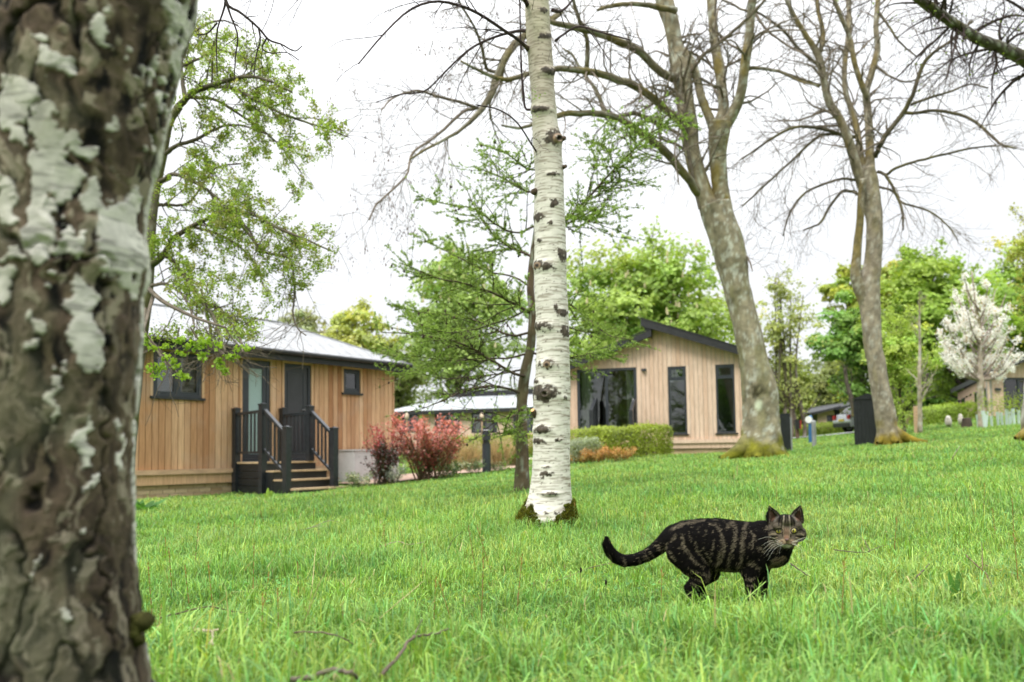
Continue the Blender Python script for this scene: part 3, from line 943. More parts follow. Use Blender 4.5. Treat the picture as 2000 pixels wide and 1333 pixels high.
# ---------------- lodge B: long low lodge behind the larch
def lodge_middle():
    ang = R_(-20)
    W = at(769, 850, 33)[:2]
    f = Facade(W, ang)
    L = 9.6; D = 6.5
    root = empty('lodge', (W[0], W[1], 0), ang)
    tag(root, 'long low lodge with pale walls and light grey roof behind the red-leaved shrub', 'lodge')
    add_foot(W, ang, 0, L, 0, D)
    zt = f.uz(850, 806)[1]; zb = gz(*W) - .2
    zw = f.uz(850, 848)[1]
    r = lambda x0, y0, x1, y1: (f.uz(x0, (y0 + y1) / 2)[0], f.uz(x1, (y0 + y1) / 2)[0], f.uz((x0 + x1) / 2, y1)[1], f.uz((x0 + x1) / 2, y0)[1])
    w = [r(785, 808, 819, 846), r(850, 808, 898, 846), r(920, 806, 970, 846), r(1004, 804, 1040, 846)]
    wall_core(root, 0, L, zb, zt, .001, .12, w)
    for b in ((0, .12, .13, D), (L - .12, L, .13, D), (.13, L - .13, D - .12, D), (.13, L - .13, 2.5, 2.6)): MB().box(b[0], b[1], b[2], b[3], zb, zt).build('wall', M_interior, root)
    m = MB(); u = 0
    hs = w
    while u < L - .01:
        e = min(L, u + .125)
        h = [q for q in hs if q[0] < (u + e) / 2 < q[1]]
        if not h: m.box(u + .003, e - .003, -.022, 0, zb, zt)
        else:
            m.box(u + .003, e - .003, -.022, 0, zb, h[0][2]); m.box(u + .003, e - .003, -.022, 0, h[0][3], zt)
        u = e
    m.build('cladding_boards', M_larchw, root, kind='stuff')
    for i, q in enumerate(w):
        window(root, *q, cols=((q[0] + q[1]) / 2,), fw=.07, sill=False, casement=False)
    curtain(root, w[2][0] + .08, w[2][0] + .35, w[2][2], w[2][3] - .05)
    curtain(root, w[1][0] + .08, w[1][0] + .25, w[1][2], w[1][3] - .05)
    ov = .35; ze = zt + .06
    rise = f.uz(880, 776, -2.4)[1] - ze
    A, B = (-ov, -ov, ze), (L + ov, -ov, ze); Cc, Dd = (L + ov, D + ov, ze), (-ov, D + ov, ze)
    R1, R2 = (1.3, 2.6, ze + rise), (L + ov, 2.6, ze + rise)
    rf = MB(); dn = lambda p: (p[0], p[1], p[2] - .015)
    rf.add([dn(p) for p in (A, B, R2, R1)], [(0, 1, 2, 3)]); rf.add([dn(p) for p in (Dd, A, R1)], None, [(0, 1, 2)])
    rf.add([dn(p) for p in (Cc, Dd, R1, R2)], [(0, 1, 2, 3)]); rf.add([dn(dn(p)) for p in (A, B, Cc, Dd)], [(0, 3, 2, 1)])
    ro = rf.build('roof', M_fascia, root)
    slate_roof(ro, (A, B, R2, R1), .25, 'slates', .5, (.42, .44, .46)); slate_roof(ro, (Dd, A, R1, R1), .25, 'slates', .5, (.42, .44, .46)); slate_roof(ro, (Cc, Dd, R1, R2), .25, 'slates', .5)
    MB().box(1.5, L + ov, 2.55, 2.75, ze + rise - .02, ze + rise + .22).build('ridge_box', M_fascia, ro)
    fb = MB(); fb.box(-ov, L + ov, -ov - .02, -ov, ze - .14, ze - .02); fb.box(-ov - .02, -ov, -ov, D + ov, ze - .14, ze - .02); fb.build('fascia', M_fascia, ro)
    # folded parasols on the terrace
    for pxp in (795, 942):
        p = at(pxp, 880, 31.0); z1 = at(pxp, 806, 31.0)[2]; g = gz(p[0], p[1])
        t = tag(empty('parasol', (p[0], p[1], g)), 'slim furled beige parasol ' + ('at the left window of the long low lodge' if pxp == 795 else 'at the middle window of the long low lodge behind the bollard'), 'parasol')
        MB().lathe([(.0, 0), (.22, 0), (.22, .05), (.03, .06), (.022, z1 - g - .1), (0, z1 - g - .1)], 10).build('pole', M_trimw, t)
        MB().lathe([(.0, z1 - g - .28), (.06, z1 - g - .26), (.085, z1 - g - .15), (.05, z1 - g - .04), (0, z1 - g)], 12).build('canopy', plain('beige_canvas', (.55, .44, .33), .9), t, smooth=True)
lodge_middle()

# ---------------- lodge D: far right
def lodge_right():
    W = at(1932, 790, 30)[:2]
    ang = R_(8)
    f = Facade(W, ang)
    root = empty('lodge', (W[0], W[1], 0), ang)
    tag(root, 'pale timber lodge with dark sloping roof behind the white blossom tree', 'lodge')
    L = 5.2
    P2 = at(1873, 800, 38.5)[:2]                      # far end of the side wall
    d = P2 - W; Ls = float(np.linalg.norm(d)); d = d / Ls
    ya = math.atan2(d[1], d[0]) - ang                 # side wall direction in local frame
    add_foot(W, ang, 0, L, 0, 3); 
    zb = at(1945, 815, 30)[2] - .3
    kz = (f.uz(1995, 711)[1] - f.uz(1935, 737)[1]) / (f.uz(1995, 711)[0] - f.uz(1935, 737)[0])
    z0 = f.uz(1935, 738)[1]
    top = lambda u: z0 + kz * u
    s = (f.uz(1960, 770)[0], f.uz(2020, 770)[0], zb + .3, f.uz(1975, 738)[1])
    zz = min(top(0), s[3] + .02)
    wall_core(root, 0, L, zb, s[3] + .01, .001, .12, [s])
    g = MB(); g.hexa([(0, .001, s[3] + .011), (L, .001, s[3] + .011), (L, .12, s[3] + .011), (0, .12, s[3] + .011), (0, .001, max(top(0), s[3] + .02)), (L, .001, top(L)), (L, .12, top(L)), (0, .12, max(top(0), s[3] + .02))])
    g.build('gable', M_interior, root)
    planks(root, 0, L, zb, top, [s], .14, M_larchw, joints=0)
    window(root, *s, cols=((s[0] + s[1]) / 2,), fw=.08, sill=False, casement=False, name='sliding_door')
    curtain(root, s[0] + .1, s[0] + .6, s[2], s[3] - .05)
    lx = f.uz(1946, 738); MB().box(lx[0] - .1, lx[0] + .1, -.1, -.025, z0 - .5, z0 - .4).build('wall_light', M_frame, root)
    # the long side wall
    q = empty('side_wing', (0, 0, 0), ya); q.parent = root
    zt = z0
    hs = []
    for x0, x1, a in ((1880, 1886, .25), (1889, 1892, .9), (1896, 1900, .9), (1906, 1912, .25), (1924, 1930, .25)):
        fs = Facade(W, ya + ang)
        u0, u1 = fs.uz(x1, 780)[0], fs.uz(x0, 780)[0]
        hs.append((min(u0, u1), max(u0, u1), zb + .5 + a, zt - .35))
    m = MB(); m.box(0, Ls, -.12, -.001, zb, zt); m.build('wall', M_interior, q)
    m = MB(); u = 0
    while u < Ls - .01:
        e = min(Ls, u + .14); m.box(u + .004, e - .004, .0, .022, zb, zt - .002); u = e
    m.build('cladding_boards', M_larchw, q, kind='stuff')
    for h in hs:
        m = MB().box(h[0], h[1], .022, .05, h[2], h[3]); w_ = m.build('window', M_frame, q)
        MB().box(h[0] + .06, h[1] - .06, .051, .056, h[2] + .06, h[3] - .06).build('pane', M_darkpane, w_)
    # roof slab over both
    Pn = np.array([math.cos(ya), math.sin(ya)]) * (Ls + .4)
    t = .2; o = -.4
    V = [(-.3, o, z0 + .02), (L, o, top(L) + .02), (L + Pn[0], Pn[1], top(L) + .02), (Pn[0] - .35, Pn[1], z0 + .02)]
    MB().hexa(V + [(a, b, c + t) for a, b, c in V]).build('roof', M_roofdark, root)
    # ramp rail and hedge at the far end
    b0 = at(1838, 801, 36); b1 = at(1876, 783, 36)
    st = tag(empty('stair_rail', tuple(b0)), 'dark sloping stair rail at the left end of the lodge behind the blossom tree', 'railing')
    dd = b1 - b0
    MB().beam((0, 0, 0), dd, .09, .09).build('handrail', M_rail, st)
    for i in range(8):
        p = dd * (i + .3) / 8
        MB().box(p[0] - .02, p[0] + .02, p[1] - .02, p[1] + .02, gz(*(b0 + p)[:2]) - b0[2] - .1, p[2] - .02).build('baluster', M_rail, st)
M_darkpane = plain('dark_pane', (.02, .022, .024), .08, .1, 3, spec=.7)
lodge_right()

# ---------------- lodge E: small, far, behind the cabinet
def lodge_far():
    W = at(1597, 830, 50)[:2]; ang = R_(3)
    f = Facade(W, ang)
    root = tag(empty('lodge', (W[0], W[1], 0), ang), 'small distant pale lodge with dark stepped roof beyond the road', 'lodge')
    add_foot(W, ang, 0, 6, 0, 6)
    L = f.uz(1700, 800)[0]; zb = gz(*W) - .3
    us = f.uz(1634, 800)[0]
    zl0, zl1 = f.uz(1600, 808)[1], f.uz(1634, 799)[1]; zr0, zr1 = f.uz(1638, 801)[1], f.uz(1668, 793)[1]
    kl = (zl1 - zl0) / us; kr = (zr1 - zr0) / (f.uz(1668, 793)[0] - us)
    fl = lambda u: zl0 + kl * u
    fr2 = lambda u: zr0 + kr * (u - us)
    r = lambda x0, y0, x1, y1: (f.uz(x0, (y0 + y1) / 2)[0], f.uz(x1, (y0 + y1) / 2)[0], f.uz((x0 + x1) / 2, y1)[1], f.uz((x0 + x1) / 2, y0)[1])
    w1, w2 = r(1613, 811, 1636, 828), r(1651, 804, 1675, 826)
    wall_core(root, 0, L, zb, max(w1[3], w2[3]) + .02, .001, .12, [w1, w2])
    m = MB(); z = max(w1[3], w2[3]) + .021
    for a, b, ff in ((0, us, fl), (us, L, fr2)):
        m.hexa([(a, .001, z), (b, .001, z), (b, .12, z), (a, .12, z), (a, .001, max(z + .01, ff(a))), (b, .001, ff(b)), (b, .12, ff(b)), (a, .12, max(z + .01, ff(a)))])
    m.build('gable', M_interior, root)
    m = MB(); u = 0
    while u < L - .01:
        e = min(L, u + .15); ff = fl if (u + e) / 2 < us else fr2
        h = [q for q in (w1, w2) if q[0] < (u + e) / 2 < q[1]]
        if not h: m.box(u + .004, e - .004, -.022, 0, zb, ff((u + e) / 2))
        else: m.box(u + .004, e - .004, -.022, 0, zb, h[0][2]); m.box(u + .004, e - .004, -.022, 0, h[0][3], ff((u + e) / 2))
        u = e
    m.build('cladding_boards', M_larchw, root, kind='stuff')
    for q in (w1, w2): window(root, *q, cols=((q[0] + q[1]) / 2,), fw=.08, sill=False, casement=False, pane=M_darkpane)
    MB().box(us - .16, us + .16, -.06, -.023, zb, fr2(us)).build('corner_post', M_fascia, root)
    for a, b, ff in ((-.6, us + .1, fl), (us - .2, L + .3, fr2)):
        V = [(a, -.4, ff(a) + .01), (b, -.4, ff(b) + .01), (b, 8, ff(b) + .01), (a, 8, ff(a) + .01)]
        MB().hexa(V + [(x, y, z_ + .14) for x, y, z_ in V]).build('roof', M_roofdark, root)
    MB().box(0, .1, .13, 8, zb, fl(0) - .1).build('wall', M_interior, root)
lodge_far()

# ------------------------------------------------------------------ small things: bollards, cabinet, bin, signs, car
def bollard():
    p = at(950.5, 919, 16.5); g = gz(p[0], p[1]); h = at(950.5, 841, 16.5)[2] - g
    t = tag(empty('bollard', (p[0], p[1], g)), 'dark grey round light bollard between dried grasses and the larch trunk', 'bollard')
    r = .09
    MB().lathe([(0, -.1), (r, -.1), (r, h - .28), (0, h - .28)], 20).build('post', M_frame, t, smooth=False)
    MB().lathe([(0, h - .279), (r * .8, h - .279), (r * .8, h - .2), (0, h - .2)], 20).build('lens', M_black, t)
    MB().lathe([(0, h - .199), (r, h - .199), (r, h - .02), (r * .9, h), (0, h)], 20).build('cap', M_frame, t)
    MB().lathe([(0, h + .001), (r * .88, h + .001), (r * .6, h + .012), (0, h + .014)], 20).build('lid', M_planter, t)
bollard()

def cabinet():
    a = at(1669, 862, 18); b = at(1722, 862, 17.74); g = gz(*a[:2]) - .1
    h = at(1669, 781, 18)[2]; W = float(np.linalg.norm((b - a)[:2])); ang = math.atan2(b[1] - a[1], b[0] - a[0])
    t = tag(empty('cabinet', (a[0], a[1], 0), ang), 'black slatted storage cabinet with low pitched lid behind the slender tree trunk', 'cabinet')
    MB().box(.02, W - .02, .02, .6, g, h).build('body', M_black, t)
    n = 7
    for i in range(n):
        MB().box(i * W / n + .003, (i + 1) * W / n - .003, 0, .019, g, h - .01).build('plank', M_black, t)
    z = h + .002
    MB().add([(-.03, -.03, z), (W + .03, -.03, z), (W + .03, .64, z), (-.03, .64, z), (W * .55, -.03, z + .13), (W * .55, .64, z + .13)],
             [(0, 3, 2, 1), (1, 2, 5, 4), (0, 4, 5, 3)], [(0, 1, 4), (2, 3, 5)]).build('roof', M_black, t)
cabinet()

def small_posts():
    # black board on posts right of the large trunk
    a = at(1526, 866, 15); g = gz(*a[:2]); z1 = at(1526, 808, 15)[2]
    t = tag(empty('notice_board', (a[0], a[1], 0), R_(-18)), 'narrow black board standing just right of the mossy trunk base', 'board')
    MB().box(0, .17, 0, .05, g - .1, z1).build('panel', M_black, t)
    MB().box(.172, .20, .0, .06, g - .15, z1 - .08).build('post', M_metal, t)
    a = at(1590.5, 866, 20.5); g = gz(*a[:2]); h = at(1590, 822, 20.5)[2] - g
    t = tag(empty('bollard', (a[0], a[1], g)), 'light grey round bollard at the lawn edge beside the blue water point', 'bollard')
    MB().lathe([(0, -.1), (.055, -.1), (.055, h - .12), (0, h - .12)], 16).build('post', M_metal, t)
    MB().lathe([(0, h - .119), (.058, h - .119), (.058, h - .02), (.045, h), (0, h)], 16).build('cap', M_metal, t)
    a = at(1584, 858, 23); g = gz(*a[:2]); h = at(1584, 812, 23)[2] - g
    t = tag(empty('water_point', (a[0], a[1], g)), 'slim blue water point with a round white head by the road', 'water point')
    blue = plain('blue_paint', (.02, .11, .26), .4)
    MB().box(-.05, .05, -.05, .05, -.1, h - .18).build('post', blue, t)
    MB().ball((0, -.0, h - .09), (.07, .07, .1), 12, 8).build('head', blue, t, smooth=True)
    dl = MB().lathe([(0, 0), (.10, 0), (.10, .03), (0, .03)], 16).build('dial', plain('white_plastic', (.7, .7, .7), .4), t)
    dl.rotation_euler = (R_(90), 0, R_(-20)); dl.location = (-.06, -.04, h - .12)
    a = at(1558, 855, 30); g = gz(*a[:2]); h = at(1558, 820, 30)[2] - g
    t = tag(empty('waste_bin', (a[0], a[1], g)), 'small black and red bin on a wooden post beyond the road verge', 'bin')
    MB().box(-.04, .04, -.04, .04, -.1, h - .1).build('post', plain('brown_post', (.12, .07, .04), .8), t)
    MB().box(-.11, .05, -.16, -.045, h - .36, h).build('body', M_black, t)
    MB().box(.051, .10, -.15, -.05, h - .36, h - .02).build('side_panel', plain('red_paint', (.35, .02, .02), .5), t)
    # timber stake by the sapling
    a = at(1792, 838, 21.5); g = gz(*a[:2]); h = at(1792, 794, 21.5)[2] - g
    t = tag(empty('tree_stake', (a[0], a[1], g)), 'square pale timber stake beside the thin leafless sapling', 'stake')
    MB().box(-.06, .06, -.06, .06, -.1, h - .03).build('post', M_trimw, t)
    MB().hexa([(-.065, -.065, h - .029), (.065, -.065, h - .029), (.065, .065, h - .029), (-.065, .065, h - .029), (-.05, -.05, h), (.05, -.05, h), (.05, .05, h), (-.05, .05, h)]).build('cap', M_trimw, t)
    for i, (px, y1, w) in enumerate(((1853, 812, 9), (1877, 808, 6))):
        a = at(px, 832, 27); g = gz(*a[:2]); h = at(px, y1, 27)[2] - g
        t = tag(empty('stone', (a[0], a[1], g)), ('larger' if i == 0 else 'smaller') + ' pale standing stone in front of the low hedge on the right', 'stone')
        m = MB().ball((0, 0, h * .45), (w / ppm(27) * .65, .12, h * .58), 10, 7)
        V = m.V[0]; V += (vnoise(V * 9, 4) - .5)[:, None] * .09
        m.build('stone_body', plain('pale_stone', (.5, .46, .42), .9, .3, 12, bmp=.4), t, smooth=True)
    a = at(1888, 818, 26); t = tag(empty('hedge_stump', (a[0], a[1], gz(*a[:2]))), 'dark low stump beside the row of pale tree guards', 'stump')
    MB().lathe([(.2, -.1), (.16, .1), (.13, .28), (0, .3)], 9).build('stump_body', plain('stump', (.05, .035, .025), .9, .4), t)
small_posts()

def car():
    a = at(1645, 849, 44); g = gz(a[0] + 1.2, a[1]) + .05
    t = tag(empty('parked_car', (a[0] + .0, a[1], g), R_(8)), 'silver hatchback parked on the road partly hidden by the black cabinet', 'car')
    # local: x along the length (nose to the right, hidden), rear at x=0; y across
    paint = plain('silver_paint', (.5, .52, .54), .25, .03, 3, spec=.8, metal=.5)
    prof = [(.0, .32), (-.02, .62), (.05, .95), (.35, 1.02), (.75, 1.40), (1.1, 1.47), (2.3, 1.45), (3.0, 1.02), (3.9, .88), (4.1, .6), (4.1, .3)]
    m = MB(); w = .88; k = len(prof)
    ws = [w * (1 - .22 * max(0, (z - .95)) / .5) for x, z in prof]
    V = [(x, -ww, z) for (x, z), ww in zip(prof, ws)] + [(x, ww, z) for (x, z), ww in zip(prof, ws)]
    Q = [(i, i + 1, k + i + 1, k + i) for i in range(k - 1)] + [(k - 1, 0, k, 2 * k - 1)]
    T = []
    for o_ in (0, k):
        for i in range(1, k - 1): T.append((o_, o_ + i + 1, o_ + i) if o_ else (o_, o_ + i, o_ + i + 1))
    m.add(V, Q, T); m.build('body', paint, t)
    wn = MB(); wn.add([(.30, -.72, 1.02), (.30, .72, 1.02), (.70, .64, 1.37), (.70, -.64, 1.37)], [(0, 3, 2, 1)])
    wn.V[0] += (-.03, 0, .02); wn.build('rear_window', M_darkpane, t)
    s = MB(); s.add([(.85, -.885, .98), (2.85, -.885, .98), (2.3, -.71, 1.39), (1.0, -.71, 1.39)], [(0, 1, 2, 3)]); s.V[0] += (0, -.012, 0); s.build('side_window', M_darkpane, t)
    MB().box(-.06, .1, -.8, .8, .3, .52).build('bumper', M_black, t)
    MB().box(-.05, -.03, -.26, .26, .62, .74).build('number_plate', plain('plate_yellow', (.6, .45, .05), .4), t)
    for y in (-.72, .72): MB().box(-.05, .08, y - .13, y + .13, .72, .96).build('tail_light', plain('red_lens', (.35, .01, .01), .2), t)
    for x, y in ((.8, -.8), (.8, .62), (3.3, -.8), (3.3, .62)):
        wh = MB().lathe([(0, 0), (.2, 0), (.32, .02), (.33, .18), (0, .18)], 20).build('wheel', plain('tyre', (.02, .02, .02), .8), t)
        wh.rotation_euler = (R_(-90), 0, 0); wh.location = (x, y, .33)
        MB().lathe([(0, -.01), (.19, -.01), (.19, -.001), (0, -.001)], 16).build('rim', M_metal, wh)
car()

def tree_guards():
    gm = plain('pale_tube', (.55, .66, .62), .5, .05, 4)
    spots = [(1911, 828, 803, -2), (1924, 835, 803, -5), (1926, 834, 804, 5), (1937, 822, 804, -2), (1950, 825, 799, -2), (1958, 824, 800, -4), (1966, 829, 799, 3), (1972, 826, 811, 7),
             (1974, 822, 800, 1), (1982, 831, 801, -4), (1990, 826, 800, 1), (1997, 822, 812, 2), (2006, 832, 800, -2), (2014, 828, 802, 3)]
    for i, (px, yb, yt, ln) in enumerate(spots):
        d = 25 - (yb - 820) * .25
        p = at(px, yb, d); g = gz(p[0], p[1]); h = (yb - yt) / ppm(d) + .05
        t = tag(empty('tree_guard', (p[0], p[1], g)), 'pale plastic tree tube with leafy seedling before the far right lodge', 'tree guard', 'tree guards on the bank')
        t.rotation_euler = (0, R_(ln), 0)
        MB().lathe([(.030, -.05), (.044, h), (.038, h), (.025, -.05)], 10).build('tube', gm, t)
        m = MB(); K = 70; P = rng.normal(size=(K, 3)) * (.10, .10, .16) + (0, 0, h + .22)
        m.leaves(P, np.full(K, .06), np.array([(.3, .40, .06)]) * rng.uniform(.7, 1.2, (K, 1)), rng)
        m.tubes(np.array([[(0, 0, h * .4), (0.01, 0, h + .1), (0, 0.01, h + .4)]]), np.array([[.008, .007, .004]]), 4, (.2, .14, .08))
        m.build('seedling', M_leaf, t)
tree_guards()
# ------------------------------------------------------------------ vegetation tools
def limbP(pts, d, dd=0.0, n=24, jit=.0, rs=None):
    """hand-measured limb: pts (px,py,r px) -> world path and radius; dd = extra depth gained along the limb"""
    k = len(pts)
    P = np.array([at(p[0], p[1], d + (dd[i] if hasattr(dd, '__len__') else dd * i / (k - 1))) for i, p in enumerate(pts)])
    Rr = np.array([p[2] for p in pts]) / ppm(d)
    Q = catmull(P, n); r = np.interp(np.linspace(0, 1, n), np.linspace(0, 1, k), Rr)
    if jit: Q = Q + rng.normal(size=Q.shape) * jit * r[:, None]
    return Q, r

def spawn(P, Rr, K, t0, t1, ang, length, up=0.0, wander=.25, rf=.5, n=6, out=None, rmin=.0012, lentaper=.5, flat=1.0):
    """K child branches grown from the paths P [B,n,3]"""
    B, m, _ = P.shape
    seg = np.linalg.norm(np.diff(P, axis=1), axis=2).sum(1)
    b = rng.choice(B, K, p=seg / seg.sum())
    t = rng.uniform(t0, t1, K) * (m - 1)
    i = np.minimum(t.astype(int), m - 2); f = (t - i)[:, None]
    base = P[b, i] * (1 - f) + P[b, i + 1] * f
    T = P[b, i + 1] - P[b, i]; T /= np.maximum(np.linalg.norm(T, axis=1, keepdims=True), 1e-9)
    r0 = Rr[b, i] * (1 - f[:, 0]) + Rr[b, i + 1] * f[:, 0]
    X = rng.normal(size=(K, 3)) * (1, 1, flat); X -= (X * T).sum(1, keepdims=True) * T; X /= np.linalg.norm(X, axis=1, keepdims=True)
    a = rng.uniform(ang[0], ang[1], K)[:, None]
    D = T * np.cos(a) + X * np.sin(a)
    if out is not None: D = D + out
    D /= np.linalg.norm(D, axis=1, keepdims=True)
    Lr = rng.uniform(length[0], length[1], K) * (1 - lentaper * t / (m - 1))
    r = np.maximum(np.minimum(r0 * rf, Lr * .03), rmin)
    C = np.zeros((K, n, 3)); C[:, 0] = base
    Rc = np.zeros((K, n)); 
    for q in range(n):
        Rc[:, q] = r * (1 - .8 * q / (n - 1))
        if q:
            D = D + rng.normal(size=(K, 3)) * wander + np.array([0, 0, up])
            D /= np.linalg.norm(D, axis=1, keepdims=True)
            C[:, q] = C[:, q - 1] + D * (Lr / (n - 1))[:, None]
    return C, np.maximum(Rc, rmin * .6)

def along(P, K, t0=0.2, t1=1.0):
    B, m, _ = P.shape
    b = rng.integers(0, B, K); t = rng.uniform(t0, t1, K) * (m - 1)
    i = np.minimum(t.astype(int), m - 2); f = (t - i)[:, None]
    T = P[b, i + 1] - P[b, i]; T /= np.maximum(np.linalg.norm(T, axis=1, keepdims=True), 1e-9)
    return P[b, i] * (1 - f) + P[b, i + 1] * f, T

def barkcol(V, base, moss=None, lich=None, s=0):
    n = fbm(V * (9, 9, 3), 4, s); n2 = fbm(V * 22, 3, s + 9)
    c = np.array(base)[None] * (.55 + .9 * n[:, None])
    if lich is not None:
        k = sst(.56, .66, n2)[:, None]; c = c * (1 - k) + np.array(lich) * k
    if moss is not None:
        k = sst(.52, .68, fbm(V * (5, 5, 2), 3, s + 5))[:, None] * .7; c = c * (1 - k) + np.array(moss) * k
    return c

def trunk_mesh(P, Rr, sides=28, flare=None, ridge=.05, s=0, base=(.2, .17, .12), moss=(.13, .12, .03), lich=(.42, .43, .36), burl=()):
    """thick limb with bark relief"""
    m = MB(); m.tubes(P[None], Rr[None], sides, cap=True)
    V = m.V[0]; n = len(Rr)
    c = np.repeat(P, sides, 0); d = V - c; r = np.repeat(Rr, sides)[:, None]
    amp = fbm(V * (14, 14, 5), 4, s) - .5
    lump = fbm(V * 3.2, 3, s + 2) - .5
    V = c + d * (1 + amp[:, None] * ridge * 2 + lump[:, None] * .22)
    for (bp, br, bh) in burl:
        w = np.exp(-((V - bp) ** 2).sum(1) / br ** 2)[:, None]
        V = V + d / np.maximum(r, 1e-6) * w * bh
    m.V[0] = V; m.C[0] = barkcol(V, base, moss, lich, s)
    return m

def retint(m, f):
    for i in range(len(m.V)): m.C[i] = f(m.V[i], m.C[i])
    return m

def bundle(paths, n=24):
    P = np.stack([p for p, r in paths]); Rr = np.stack([r for p, r in paths]); return P, Rr

